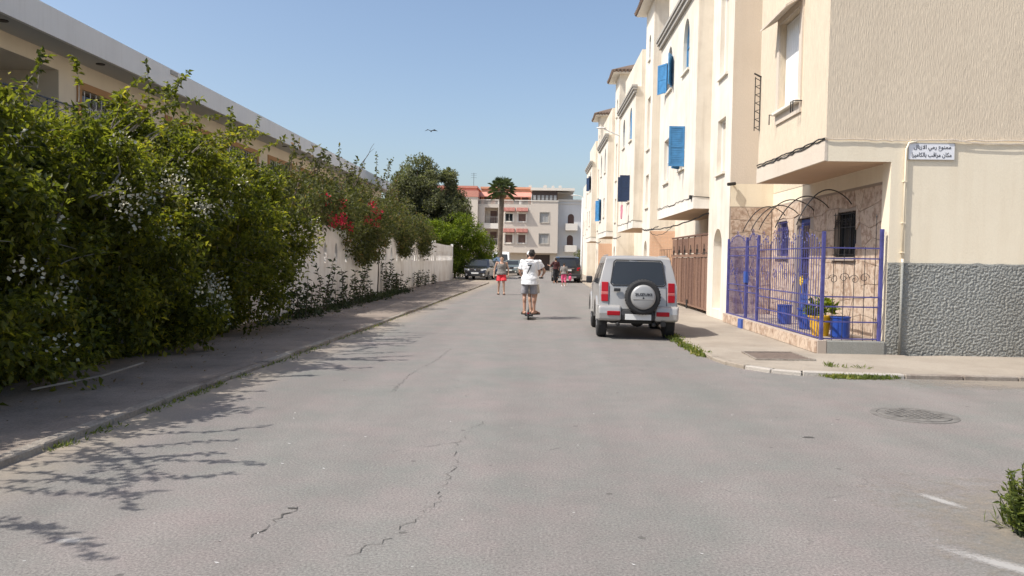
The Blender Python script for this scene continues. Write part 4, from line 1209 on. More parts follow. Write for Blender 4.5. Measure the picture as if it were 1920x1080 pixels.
# pergola
m = MB(); m.box(-.62, 2.5, YE + .5, YE + .6, 8.7, 9.95)
pg = m.build('pergola_screen', M['brownwood'], blk)
for j in range(6):
    x = -.45 + j * .5
    mm = MB(); mm.box(x, x + .34, YE + .47, YE + .498, 8.82, 9.4); mm.build('pane', M['glass_pale'], pg)
m = MB(); m.box(-.8, 4.6, YE + .2, YE + 6, 9.98, 10.3); m.build('flat_roof', M['block_pale'], blk)
m = MB(); m.box(2.62, 4.5, YE + 2.5, YE + 6, 8.0, 9.97); m.build('stair_house', M['block'], blk)
m = MB(); m.prism([(2.4, YE + .6, 9.7), (2.4, YE + 2.4, 9.85), (2.4, YE + 2.4, 9.9), (2.4, YE + .6, 9.75)], (1.7, 0, 0)); m.build('sun_sail', M['block_pale'], blk)
for x, r in ((-.9, .22), (1.0, .26), (2.0, .2), (2.9, .22)):
    d = MB(); prof = [(r * t, r * .25 * t * t) for t in (0.02, .4, .7, 1)]
    d.lathe((0, 0, 0), prof, 14)
    A = Matrix.Rotation(R(60), 4, 'X')
    d.v = [tuple(A @ Vector(v) + Vector((x, YE + 4, 10.75))) for v in d.v]
    d.tube([(x, YE + 4, 10.3), (x, YE + 4.02, 10.75)], .04, 5); d.build('satellite_dish', M['grey_frame'], blk)

lb = empty('apartment_block', (-9, YE, 0), 'salmon topped apartment block partly hidden behind the tree and green bush', 'building', 'apartment blocks at the street end')
m = MB(); m.box(-16, -7.2, YE - .75, YE + 9, 0, 9.0); m.build('wall', M['block'], lb)
m = MB(); m.box(-16.1, -7.12, YE - .85, YE + 9, 9.0, 9.75); m.box(-16.2, -7.4, YE - .3, YE + 9, 9.75, 10.1); m.box(-16.3, -7.3, YE - .5, YE + 9, 10.1, 10.35); m.build('roof_band', M['block_pink'], lb)
m = MB(); m.tube([(-7.95, YE + 2, 10.3), (-7.95, YE + 2, 12.2)], .03, 4)
for z in (11.6, 11.9, 12.1): m.tube([(-8.3, YE + 2, z), (-7.6, YE + 2, z)], .015, 4)
m.build('aerial', M['iron'], lb)
rb = empty('apartment_block', (5, YE + 4, 0), 'pale grey block with two small balconies and arched brown doors', 'building', 'apartment blocks at the street end')
ad = [dict(u0=3.85, u1=4.62, z0=6.0, z1=7.2, shape='arch'), dict(u0=3.78, u1=4.55, z0=3.34, z1=4.58, shape='arch')]
m = MB(); wall(m, (0, YE + 1.3, 0), ux, ny, (2.6, 12), (0, 8.9), ad, .2)
m.poly([(2.6, YE + 1.3, 8.9), (12, YE + 1.3, 8.9), (12, YE + 12, 8.9), (2.6, YE + 12, 8.9)]); m.build('wall', M['school'], rb)
m = MB(); m.box(2.6, 12, YE + 1.16, YE + 1.45, 8.75, 8.98); m.box(2.6, 12, YE + 1.2, YE + 1.4, 8.4, 8.5); m.build('coping', M['block_pale'], rb)
for q in ad:
    window(rb, (0, YE + 1.3, 0), ux, ny, q, (M['shutter_brown'], M['shutter_brown']), .12, (2, 1), .06, name='arched_door')
    b = MB(); x0, x1, z0, z1 = q['u0'] - .33, q['u1'] + .42, q['z0'] - .85, q['z0'] - .02
    b.box(x0, x1, YE + .4, YE + .5, z0, z1); b.box(x0, x0 + .1, YE + .501, YE + 1.299, z0, z1); b.box(x1 - .1, x1, YE + .501, YE + 1.299, z0, z1); b.box(x0 + .101, x1 - .101, YE + .501, YE + 1.299, z0, z0 + .1)
    b.build('balcony', M['block_pale'], rb)
gq = [dict(u0=3.2, u1=4.4, z0=0, z1=1.9), dict(u0=5.0, u1=6.2, z0=0, z1=2.0, shape='arch')]
for q in gq:
    m = MB(); panel(m, (0, YE + 1.3, 0), ux, ny, hole_poly(q), -.04, .03); m.build('ground_door', M['garage'], rb)
# low pavement in front of the blocks
m = MB(); m.box(-12, 12, 94.6, YE + 3, -.02, .13); tag(m.build('pavement_far', M['pave_right']), 'low pavement in front of the apartment blocks', kind='structure')

# ------------------------------------------------------------------ left: long two storey villa
XV = -13.0; XW = -14.1
vil = empty('long_villa', (-16, 34, 0), 'long white two storey building with deep roof fascia behind the hedge', 'building')
m = MB(); m.box(XV, XV + .12, -4, 70, 7.29, 8.03); fas = m.build('fascia', M['school'], vil)
for y_, z_, a, b in ((26.9, 7.84, .5, .14), (52, 7.6, .25, .2)):
    mm = MB(); mm.box(XV + .121, XV + .16, y_, y_ + a, z_, z_ + b); mm.build('vent', M['grey_frame'], fas)
m = MB(); m.box(XW - 6, XV, -4, 70, 7.35, 7.43); m.build('soffit', M['school_soffit'], vil)
m = MB(); m.box(XW - 6, XV, -4, 70, 7.9, 8.0); m.build('roof', M['school'], vil)
for i in range(17):
    y_ = 22.6 + 4.35 * i - 22
    mm = MB(); mm.lathe((-13.45, y_ + 1.2, 7.325), [(.13, 0), (.13, .03)], 12); mm.build('downlight', M['iron'], vil)
lop = dict(u0=12.0, u1=22.5, z0=4.1, z1=6.9, depth=2.0)
vw = [dict(u0=23.6 + 5.6 * i, u1=27.4 + 5.6 * i, z0=5.3, z1=6.58) for i in range(7)]
m = MB(); wall(m, (XW, 0, 0), uy, (1, 0, 0), (-4, 70), (0, 7.35), [lop] + vw, .28); m.build('wall', M['school_beige'], vil)
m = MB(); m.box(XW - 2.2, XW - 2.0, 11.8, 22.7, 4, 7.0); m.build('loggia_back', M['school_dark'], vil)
for q in vw:
    w = window(vil, (XW, 0, 0), uy, (1, 0, 0), q, (M['brownwood'], M['glass']), .24, (4, 2), .06)
    mm = MB()
    for a0, a1, z0, z1 in ((q['u0'] - .22, q['u0'], q['z0'], q['z1'] + .22), (q['u1'], q['u1'] + .22, q['z0'], q['z1'] + .22), (q['u0'], q['u1'], q['z1'], q['z1'] + .22)):
        mm.box(XW - .01, XW + .05, a0 + .002, a1 - .002, z0, z1)
    mm.build('surround', M['orange'], w)
    mm = MB(); n_ = 12
    for i in range(n_):
        a = q['u0'] + (q['u1'] - q['u0']) * (i + .5) / n_
        mm.tube([(XW + .02, a, q['z0']), (XW + .02, a, q['z1'] - .02)], .014, 4)
        mm.tube([(XW + .02, a + .12 * math.cos(t * .6), q['z0'] + .65 + .16 * math.sin(t * .6)) for t in range(11)], .014, 4, closed=True)
    mm.build('grille', M['school'], w)
rl = MB()
for z in (5.25, 5.6, 5.95): rl.tube([(XW + .1, 11.9, z), (XW + .1, 23.3, z)], .025, 5)
for i in range(9): rl.tube([(XW + .1, 12 + i * 1.4, 4.1), (XW + .1, 12 + i * 1.4, 5.95)], .02, 5)
rl.build('balcony_rail', M['navy'], vil)
m = MB(); m.box(XW - .1, XW + .25, -4, 24, 3.75, 4.4); m.build('balcony_slab', M['school'], vil)

# ------------------------------------------------------------------ left: white garden wall with leaf shaped slots
wallx0 = lambda y: -6.42 + .36 * max(0, (y - 20)) / 36
gw = empty('garden_wall', (-6.4, 30, 0), 'white garden wall with leaf shaped slots under the bougainvillea', 'wall')
a = Vector((-6.42, -4, 0)); bnd = [(-4, 20), (20, 29), (29, 38), (38, 47), (47, 56.3)]
for (s, e) in bnd:
    p0, p1 = Vector((wallx0(s), s, 0)), Vector((wallx0(e), e, 0))
    u_ = (p1 - p0).normalized(); L = (p1 - p0).length
    n_ = Vector((u_.y, -u_.x, 0))
    ops = []
    k = int((L - 1.2) / (1.0 if e < 46 else .62))
    for i in range(k):
        c = .8 + (L - 1.6) * i / max(1, k - 1)
        ops.append(dict(u0=c - .17, u1=c + .17, z0=1.36, z1=2.0, shape='lens'))
    m = MB(); wall(m, p0, u_, n_, (0, L), (0, 2.36), ops, .18, back=True)
    # gently scalloped coping strip above
    npn = 24
    top = []
    for i in range(npn + 1):
        t = i / npn
        top.append((L * t, 2.47 + .05 * math.sin(t * 3.1 + s) - (.35 * max(0, (t - .8) / .2) ** 3 if e > 56 else 0) * .3))
    for i in range(npn):
        (a0, z0), (a1, z1) = top[i], top[i+1]
        P = lambda a_, z_, d: p0 + u_ * a_ + Zv * z_ - n_ * d
        m.add([P(a0, 2.36, 0), P(a1, 2.36, 0), P(a1, z1, 0), P(a0, z0, 0), P(a0, 2.36, .18), P(a1, 2.36, .18), P(a1, z1, .18), P(a0, z0, .18)],
              [(0,1,2,3), (4,5,6,7), (3,2,6,7)])
    m.poly([P(L, 0, 0), P(L, 0, .18), P(L, 2.56, .18), P(L, 2.56, 0)])
    m.build('wall_panel', M['wall_left'], gw)
for s, e in bnd[1:]:
    x = wallx0(s); mm = MB(); mm.box(x - .2, x + .03, s - .15, s + .15, 0, 2.6); mm.build('pier', M['wall_left'], gw, bevel=.02)

# ------------------------------------------------------------------ street furniture and road details
lp = empty('lamp_post', (3.34, 57, .12), 'slim white lamp post on the right pavement behind the black car', 'lamp post')
m = MB(); m.tube([(3.34, 57, .1), (3.34, 57, 1.2), (3.34, 57, 6.1)], [.10, .085, .055], 10); m.build('pole', M['lamp'], lp, smooth=True)
m = MB(); m.tube([(3.34, 57, 6.05), (3.3, 57, 6.2), (2.9, 57, 6.3)], .03, 6); m.build('arm', M['lamp'], lp)
m = MB(); m.ellipsoid((2.75, 57, 6.28), .26, .09, .05, 10, 6); m.build('lamp_head', M['lamp'], lp, smooth=True)
wl = empty('wall_lamp', (4.5, 44.4, 8.7), 'white street lamp on a slanting arm fixed high on the pale houses', 'street lamp')
m = MB(); m.tube([(4.95, 44.5, 8.6), (4.5, 44.5, 8.72), (3.75, 44.5, 9.05)], .035, 6); m.build('arm', M['lamp'], wl)
m = MB(); m.ellipsoid((3.6, 44.5, 9.1), .3, .1, .06, 10, 6); m.build('lamp_head', M['lamp'], wl, smooth=True)
m = MB(); m.box(4.9, 4.96, 44.4, 44.6, 8.4, 8.75); m.build('wall_plate', M['lamp'], wl)

mh = empty('manhole_cover', (4.05, 8.3, 0), 'round dusty iron manhole cover in the side street asphalt', 'manhole cover')
m = MB(); m.lathe((4.05, 8.3, 0), [(.43, -.01), (.43, .004), (.37, .008), (.365, .002)], 32); m.build('frame', M['manhole'], mh)
m = MB(); m.lathe((4.05, 8.3, 0), [(.355, -.01), (.355, .009), (.34, .012)], 32); cv = m.build('cover', M['manhole'], mh)
m = MB()
for i in range(-4, 5):
    for j in range(-4, 5):
        if i * i + j * j < 17: m.box(4.05 + i * .07 - .022, 4.05 + i * .07 + .022, 8.3 + j * .07 - .022, 8.3 + j * .07 + .022, .0122, .018)
b = m.build('tread', M['manhole'], cv); b['kind'] = 'stuff'
dc = empty('drain_cover', (3.95, 12.8, PH), 'rectangular brown metal cover set in the corner pavement', 'drain cover')
m = MB(); m.prism([(3.52, 12.28, PH), (4.42, 12.34, PH), (4.37, 13.3, PH), (3.56, 13.22, PH)], (0, 0, .008)); m.build('plate', M['drain'], dc)
m = MB()
for a, b in (((3.50, 12.26), (4.44, 12.32)), ((4.44, 12.32), (4.39, 13.32)), ((4.39, 13.32), (3.54, 13.24)), ((3.54, 13.24), (3.50, 12.26))):
    m.bar((*a, PH + .006), (*b, PH + .006), .03)
m.build('rim', M['kerb'], dc)

def crack(pts, w, name='road_crack'):
    vs = []; out = []
    P = []
    for a, b in zip(pts, pts[1:]):
        k = max(2, int((Vector(b) - Vector(a)).length / .05))
        for i in range(k):
            p = Vector(a).lerp(Vector(b), i / k)
            P.append(p + Vector((random.gauss(0, .022), random.gauss(0, .012))))
    m = MB()
    for a, b in zip(P, P[1:]):
        if random.random() < .22: continue
        d = (b - a).normalized(); nn = Vector((-d.y, d.x)) * w * random.uniform(.25, 1.0)
        m.poly([(*(a - nn), .004), (*(b - nn * .6), .004), (*(b + nn * .6), .004), (*(a + nn), .004)])
    o = m.build(name, M['crack']); o['kind'] = 'structure'; o['label'] = 'dark crack in the asphalt'
    return o
crack([(-.49, 7.5), (-.66, 6.6), (-.58, 5.84), (-.62, 5.0), (-.78, 4.35), (-1.0, 4.0)], .0042)
crack([(-1.48, 4.8), (-1.52, 4.5), (-1.62, 4.15)], .009)
crack([(-1.45, 13.5), (-1.5, 12), (-1.7, 10.3), (-1.66, 9)], .006)
crack([(-.66, 6.6), (-1.0, 6.4), (-1.3, 6.1)], .004)
m = MB()
for (cx, cy, rx, ry) in ((2.53, 7.13, .06, .035), (-1.51, 4.78, .035, .02)):
    m.poly([(cx + rx * random.uniform(.6, 1.2) * math.cos(t * .7), cy + ry * random.uniform(.6, 1.2) * math.sin(t * .7), .004) for t in range(9)])
o = m.build('tar_spots', M['crack']); o['kind'] = 'structure'; o['label'] = 'small dark spots on the asphalt'

def film(a, b, w, label):
    a, b = Vector(a), Vector(b); d = b - a; L_ = d.length
    m = MB(); m.poly([(-L_ / 2, -w / 2, 0), (L_ / 2, -w / 2, 0), (L_ / 2, w / 2, 0), (-L_ / 2, w / 2, 0)])
    o = m.build('road_marking', M['wornpaint']); c = (a + b) / 2
    o.location = (c.x, c.y, .006); o.rotation_euler = (0, 0, math.atan2(d.y, d.x)); o['kind'] = 'structure'; o['label'] = label
film((2.20, 4.50), (2.95, 3.70), .20, 'worn white paint line at the lower right')
film((2.66, 5.50), (2.88, 5.05), .14, 'short worn white paint dash on the asphalt')
film((-2.66, 4.13), (-2.42, 4.13), .14, 'pale splash on the asphalt at lower left')
# sandy dirt at the lower right road edge and in front of the corner kerb
def sand(x0, x1, y0, y1, label):
    m = MB(); m.poly([(x0, y0, .0035), (x1, y0, .0035), (x1, y1, .0035), (x0, y1, .0035)])
    tag(m.build('sand_patch', M['sand']), label, kind='structure')
sand(2.2, 5.2, 2.9, 6.0, 'sandy dirt at the right road edge')
sand(4.6, 9.5, 10.0, 11.35, 'dusty sand along the kerb of the side street')
# ------------------------------------------------------------------ vehicles
def shell(outline, H, W, belt, tumble, nose=0.0, tail=0.0, tuck=0.06, L=4.0, cuts_y=(), cuts_z=()):
    """extrude a side outline (y,z) and taper it: narrower glasshouse, rounded plan"""
    bm = bmesh.new()
    vs = [bm.verts.new((-.5, y, z)) for y, z in outline]
    f = bm.faces.new(vs)
    r = bmesh.ops.extrude_face_region(bm, geom=[f])
    for v in [g_ for g_ in r['geom'] if isinstance(g_, bmesh.types.BMVert)]: v.co.x = .5
    for z in cuts_z:
        bmesh.ops.bisect_plane(bm, geom=bm.verts[:] + bm.edges[:] + bm.faces[:], plane_co=(0, 0, z), plane_no=(0, 0, 1))
    for y in cuts_y:
        bmesh.ops.bisect_plane(bm, geom=bm.verts[:] + bm.edges[:] + bm.faces[:], plane_co=(0, y, 0), plane_no=(0, 1, 0))
    for x in (-.32, -.16, 0, .16, .32): bmesh.ops.bisect_plane(bm, geom=bm.verts[:] + bm.edges[:] + bm.faces[:], plane_co=(x, 0, 0), plane_no=(1, 0, 0))
    bmesh.ops.recalc_face_normals(bm, faces=bm.faces)
    return bm
def make_hw(W, H, belt, tumble, L, nose, tail, tuck):
    def hw(y, z):
        w = W / 2
        if z > belt: w *= 1 - tumble * ((z - belt) / (H - belt)) ** 1.15
        else: w *= 1 - tuck * ((belt - z) / belt) ** 2
        t = y / L
        if t < .15: w *= 1 - tail * ((.15 - t) / .15) ** 2
        if t > .80: w *= 1 - nose * ((t - .80) / .20) ** 2
        return w
    return hw
def arches(y0, y1, zb, cs, r, n=10):
    pts = [(y0, zb)]
    for c in cs:
        k = math.sqrt(max(0, r * r - (zb - r * .98) ** 2)) if zb < r * .98 else r
        zc = r * .93
        a0 = math.asin(max(-1, min(1, (zb - zc) / r)))
        for i in range(n + 1):
            a = (math.pi - a0) + (a0 - (math.pi - a0)) * i / n
            pts.append((c + r * math.cos(a), zc + r * math.sin(a)))
    pts.append((y1, zb))
    return pts
def wheel(root, x, y, r, w, side, rim_mat='alloy', spokes=5):
    t = MB(); t.lathe((x - w / 2, y, r), [(r * .62, 0), (r * .93, .0), (r, w * .15), (r, w * .85), (r * .93, w), (r * .62, w)], 28, 'x')
    wo = t.build('wheel', M['rubber'], root, smooth=False, bevel=.008, seg=1)
    xo = x + side * (w / 2 - .015)
    m = MB(); m.lathe((xo, y, r), [(r * .64, 0), (r * .64, side * .004), (r * .58, -side * .012), (.03, -side * .03)], 24, 'x')
    for k in range(spokes):
        a = 2 * math.pi * k / spokes
        m.bar((xo, y + .05 * math.cos(a), r + .05 * math.sin(a)), (xo, y + r * .58 * math.cos(a), r + r * .58 * math.sin(a)), .05)
    m.lathe((xo - side * .02, y, r), [(.06, 0), (.06, side * .03), (.04, side * .035)], 12, 'x')
    m.build('rim', M[rim_mat], wo)
    return wo

def car(name, label, spec, group='parked vehicles along the street'):
    sp = spec; L, Wd, H, belt = sp['L'], sp['W'], sp['H'], sp['belt']
    root = empty(name, (0, 0, 0), label, sp.get('cat', 'car'), group)
    hw = make_hw(Wd, H, belt, sp['tumble'], L, sp.get('nose', .12), sp.get('tail', .06), sp.get('tuck', .06))
    out = arches(sp['y0'], sp['y1'], sp['zb'], sp['axles'], sp['ar']) + sp['outline']
    bm = shell(out, H, Wd, belt, sp['tumble'], L=L, cuts_y=[L * k / 12 for k in range(1, 12)], cuts_z=[belt * .55, belt * .8, belt, (belt + H) / 2, H - .08])
    for v in bm.verts: v.co.x *= 2 * hw(v.co.y, v.co.z)
    # crown the roof, hood and end faces a little
    for v in bm.verts:
        k = 1 - (v.co.x / (Wd / 2)) ** 2
        if v.co.z > H - .12: v.co.z += .035 * k
        if v.co.y < .25: v.co.y -= .05 * k
        if v.co.y > L - .3: v.co.y += .08 * k
    bmesh.ops.triangulate(bm, faces=[f for f in bm.faces if len(f.verts) > 4])
    me = bpy.data.meshes.new('body'); bm.to_mesh(me); bm.free()
    me.materials.append(M[sp['paint']])
    bo = bpy.data.objects.new('body', me); C.objects.link(bo); bo.parent = root
    md = bo.modifiers.new('bevel', 'BEVEL'); md.width = sp.get('bev', .035); md.segments = 3; md.limit_method = 'ANGLE'; md.angle_limit = R(32)
    me.polygons.foreach_set('use_smooth', [True] * len(me.polygons))
    ws = bo.modifiers.new('wn', 'WEIGHTED_NORMAL'); ws.keep_sharp = False
    # dark floor and wheel wells
    m = MB(); m.box(-Wd * .43, Wd * .43, sp['y0'] + .12, sp['y1'] - .12, sp['zb'] + .01, min(belt * .9, sp['ar'] * 1.95)); m.build('underbody', M['plastic'], root)
    for i, ax in enumerate(sp['axles']):
        for s in (-1, 1): wheel(root, s * (Wd / 2 - sp['tw'] / 2 - .012), ax, sp['wr'], sp['tw'], s, sp.get('rim', 'alloy'))
    def side_panel(poly, nm, mat, off=.004, th=.02, parent=root):
        for s in (-1, 1):
            m = MB()
            pts = []
            ring = []
            for (a, b) in zip(poly, poly[1:] + poly[:1]):
                for k in range(3):
                    t = k / 3; y, z = a[0] + (b[0] - a[0]) * t, a[1] + (b[1] - a[1]) * t
                    ring.append(Vector((s * (hw(y, z) + off), y, z)))
            m.prism(ring, (-s * th, 0, 0)); m.build(nm, M[mat], parent)
    for poly in sp.get('side_glass', []): side_panel(poly, 'side_window', 'carglass')
    for poly in sp.get('door_line', []):
        for s in (-1, 1):
            m = MB(); m.tube([(s * (hw(y, z) + .001), y, z) for y, z in poly], .006, 4); m.build('door_seam', M['black'], root)
    def end_panel(poly, yf, nm, mat, th, parent=root, bev=0.0):
        """poly in (x,z); yf(z) gives the end surface; th signed depth inwards"""
        m = MB(); cols = []
        xs = sorted({round(p[0], 4) for p in poly} | {round(min(p[0] for p in poly) + (max(p[0] for p in poly) - min(p[0] for p in poly)) * i / 16, 4) for i in range(17)})
        for x in xs:
            zz = []
            for (a, b) in zip(poly, poly[1:] + poly[:1]):
                if abs(a[0] - b[0]) < 1e-6:
                    if abs(a[0] - x) < 1e-4: zz += [a[1], b[1]]
                elif min(a[0], b[0]) - 1e-4 <= x <= max(a[0], b[0]) + 1e-4: zz.append(a[1] + (b[1] - a[1]) * (x - a[0]) / (b[0] - a[0]))
            z0, z1 = min(zz), max(zz); kk = 1 - (x / (Wd / 2)) ** 2
            cols.append([Vector((x, yf(z0 + (z1 - z0) * j / 6) - .05 * kk, z0 + (z1 - z0) * j / 6)) for j in range(7)])
        vs = [p for c in cols for p in c]; n0 = len(vs); vs = vs + [p + Vector((0, th, 0)) for p in vs]
        fs = []
        for i in range(len(cols) - 1):
            for j in range(6):
                q = (i*7+j, i*7+j+1, (i+1)*7+j+1, (i+1)*7+j); fs.append(q); fs.append(tuple(n0 + w for w in q[::-1]))
            for j in (0, 6): fs.append((i*7+j, (i+1)*7+j, n0+(i+1)*7+j, n0+i*7+j))
        for i in (0, len(cols) - 1):
            for j in range(6): fs.append((i*7+j, i*7+j+1, n0+i*7+j+1, n0+i*7+j))
        m.add(vs, fs); return m.build(nm, M[mat], parent, bevel=bev)
    return root, bo, hw, side_panel, end_panel

# ---- the silver off-roader -------------------------------------------------------------------
Lj = 3.55
sp = dict(L=Lj, W=1.60, H=1.66, belt=1.06, tumble=.20, nose=.10, tail=.03, tuck=.03, y0=.10, y1=3.45, zb=.40, axles=(.62, 2.87), ar=.42, wr=.345, tw=.20,
          paint='silver', bev=.05, cat='off road car',
          outline=[(3.50, .62), (3.48, .86), (3.40, .98), (2.55, 1.06), (2.42, 1.10), (1.98, 1.60), (1.85, 1.655), (.42, 1.66), (.33, 1.62), (.16, 1.08), (.10, .62)],
          side_glass=[[(.36, 1.10), (.98, 1.10), (.98, 1.53), (.46, 1.53)], [(1.10, 1.10), (2.22, 1.10), (1.88, 1.52), (1.10, 1.53)]],
          door_line=[[(1.05, .46), (1.05, 1.10), (1.05, 1.56)], [(2.30, .46), (2.30, 1.06)]])
jim, jbody, jhw, jside, jend = car('off_road_car', 'silver boxy off road car with spare wheel on its rear door by the right kerb', sp)
rear_y = lambda z: .10 + (.06 * (z - .62) / .46 if z < 1.08 else .06 + .17 * (z - 1.08) / .54)
jend([(-.53, 1.14), (-.50, 1.11), (.50, 1.11), (.53, 1.14), (.475, 1.54), (.44, 1.575), (-.44, 1.575), (-.475, 1.54)], lambda z: rear_y(z) - .012, 'rear_window', 'carglass', .03)
m = MB()   # rubber seal
ring = [(-.55, 1.13), (-.51, 1.088), (.51, 1.088), (.55, 1.13), (.49, 1.56), (.45, 1.597), (-.45, 1.597), (-.49, 1.56)]
m.tube([(x, rear_y(z) - .008 - .05 * (1 - (x / .8) ** 2), z) for (x, z) in sum([[a, tuple((Vector(a) + Vector(b)) / 2)] for a, b in zip(ring, ring[1:] + ring[:1])], [])], .013, 6, closed=True)
m.build('window_seal', M['plastic'], jim)
# rear door panel lines
m = MB()
dl = [(-.57, 1.07), (-.585, .66), (-.55, .615), (.55, .615), (.575, .66), (.56, 1.07)]
pts = []
for a, b in zip(dl, dl[1:]):
    for k in range(4): t = k / 4; pts.append((a[0] + (b[0] - a[0]) * t, a[1] + (b[1] - a[1]) * t))
pts.append(dl[-1])
m.tube([(x, rear_y(z) + .002 - .05 * (1 - (x / .8) ** 2), z) for x, z in pts], .007, 4); m.build('door_seam', M['black'], jim)
for s in (-1, 1):   # lamps
    x0, x1 = s * .60, s * .745
    for (z0, z1, mt) in ((.96, 1.15, 'red_lens'), (.90, .957, 'pink_lens'), (.76, .897, 'red_lens')):
        k = .03
        m = MB(); m.prism([(x0, rear_y(z0) - .055, z0), (x1 - s * .01, rear_y(z0) - .03, z0), (x1 - s * k * (z1 - .76), rear_y(z1) - .03, z1), (x0 - s * .03 * 0, rear_y(z1) - .055, z1)], (0, .07, 0))
        m.build('tail_light', M[mt], jim, bevel=.008)
# bumper: three silver/black pieces
def bump(x0, x1, z0, z1, mat, nm, y_out=-.02, bev=.04, wrap=0):
    m = MB(); m.prism([(x0, .12, z0), (x0, y_out, z0 + .03), (x0, y_out - .015, (z0 + z1) / 2), (x0, y_out + .01, z1 - .04), (x0, .10, z1)], (x1 - x0, 0, 0))
    return m.build(nm, M[mat], jim, bevel=bev, seg=3)
bump(-.80, -.335, .36, .70, 'silver', 'bumper_corner')
bump(.335, .80, .36, .70, 'silver', 'bumper_corner')
bump(-.333, .333, .37, .62, 'plastic', 'bumper_centre', -.008, .012)
for s in (-1, 1):
    m = MB(); m.box(min(s * .78, s * .812), max(s * .78, s * .812), .02, .36, .42, .69); m.build('bumper_wrap', M['silver'], jim, bevel=.03)
    m = MB(); m.box(min(s * .36, s * .62), max(s * .36, s * .62), -.045, .0, .485, .575); m.build('reflector', M['red_lens'], jim, bevel=.012)
    for ax in sp['axles']:   # flared arches
        m = MB()
        n_ = 14; vs = []
        for i in range(n_ + 1):
            a = math.pi * (.02 + .96 * i / n_)
            for rr, xx in ((.40, .79), (.40, .835), (.455, .825), (.50, .79)):
                vs.append((s * xx, ax + rr * math.cos(a), .37 + rr * math.sin(a)))
        m.add(vs, [(i*4+k, i*4+(k+1) % 4, (i+1)*4+(k+1) % 4, (i+1)*4+k) for i in range(n_) for k in range(4)])
        m.build('wheel_arch', M['silver'], jim)
    m = MB(); m.box(min(s * .82, s * .96), max(s * .82, s * .96), 2.2, 2.29, 1.06, 1.22); m.build('door_mirror', M['plastic'], jim, bevel=.03, seg=3)
    m = MB(); m.tube([(s * .60, .5, 1.695), (s * .60, 1.8, 1.69)], .012, 5); m.build('roof_gutter', M['silver'], jim)
# plate, handle, exhaust, tow hook, axle
m = MB(); m.box(-.26, .26, -.045, -.022, .405, .52); m.build('number_plate', M['plate'], jim, bevel=.004)
m = MB(); m.box(-.49, -.36, .035, .085, .965, 1.03); hd = m.build('door_handle', M['plastic'], jim, bevel=.01)
m = MB(); m.tube([(.5, .7, .33), (.5, .0, .33)], .03, 10); m.lathe((.50, -.06, .335), [(.055, 0), (.055, .06), (.04, .061)], 12, 'y'); m.build('exhaust', M['iron'], jim)
m = MB(); m.tube([(-.62, .62, .345), (.62, .62, .345)], .05, 8); m.ellipsoid((.05, .62, .33), .14, .14, .12, 10, 6); m.build('rear_axle', M['iron'], jim)
for x in (-.4, .32):
    m = MB(); m.tube([(x, .2, .36), (x, .02, .33)], .03, 6); m.ellipsoid((x, .02, .31), .045, .03, .04, 8, 5); m.build('tow_hook', M['iron'], jim)
m = MB(); m.box(-.55, .55, .3, 1.3, .30, .42); m.build('fuel_tank', M['plastic'], jim, bevel=.04)
# spare wheel with cover and lettering
sw = MB(); sx, sz = .075, .87
sw.lathe((sx, -.16, sz), [(.24, .0), (.31, -.005), (.345, .02), (.352, .06), (.352, .15), (.335, .19), (.25, .2)], 36, 'y')
swo = sw.build('spare_wheel', M['rubber'], jim, bevel=.006, seg=1)
m = MB()
for i in range(36):
    a = 2 * math.pi * i / 36
    m.bar((sx + .347 * math.cos(a), -.13, sz + .347 * math.sin(a)), (sx + .347 * math.cos(a + .06), .0, sz + .347 * math.sin(a + .06)), .016)
t_ = m.build('tread', M['rubber'], swo); t_['kind'] = 'stuff'
m = MB(); m.lathe((sx, -.205, sz), [(.02, 0), (.20, .004), (.235, .02), (.247, .045), (.248, .08)], 40, 'y'); cvr = m.build('wheel_cover', M['alloy_dull'], swo, smooth=True)
text_mesh('SUZUKI', 'lettering', M['ink'], swo, .33, .055, face_y(sx, -.2085, sz + .055), bold=.02)
m = MB(); m.lathe((sx, -.2085, sz - .015), [(.018, 0), (.018, .004)], 12, 'y'); m.build('lock', M['ink'], swo)
m = MB(); m.box(sx - .20, sx + .20, -.208, -.195, sz - .05, sz - .036); m.build('emblem_line', M['chrome'], swo)
#text_mesh('JIMNY', 'lettering', M['chrome'], jim, .15, .028, face_y(-.47, .042, .69))
m = MB(); m.tube([(sx, .1, sz), (sx, -.1, sz)], .08, 10); m.build('spare_bracket', M['plastic'], jim)
m = MB(); m.tube([(.47, .24, 1.2), (.1, .155, 1.13)], .010, 4); m.tube([(.35, .21, 1.16), (-.1, .14, 1.12)], .007, 4); m.build('wiper', M['plastic'], jim)
m = MB(); m.box(-.18, -.02, .26, .30, 1.55, 1.60); m.build('brake_light', M['clear_lens'], jim)
# front (seen from the side only)
m = MB(); m.box(-.78, .78, 3.42, 3.62, .38, .66); m.build('front_bumper', M['silver'], jim, bevel=.04)
for s in (-1, 1):
    m = MB(); m.lathe((s * .5, 3.5, .8), [(.1, 0), (.1, .06), (.05, .09)], 14, 'y'); m.build('headlight', M['clear_lens'], jim)
jim.location = (2.06, 15.55, 0); jim.rotation_euler = (0, R(.5), R(-1.3))

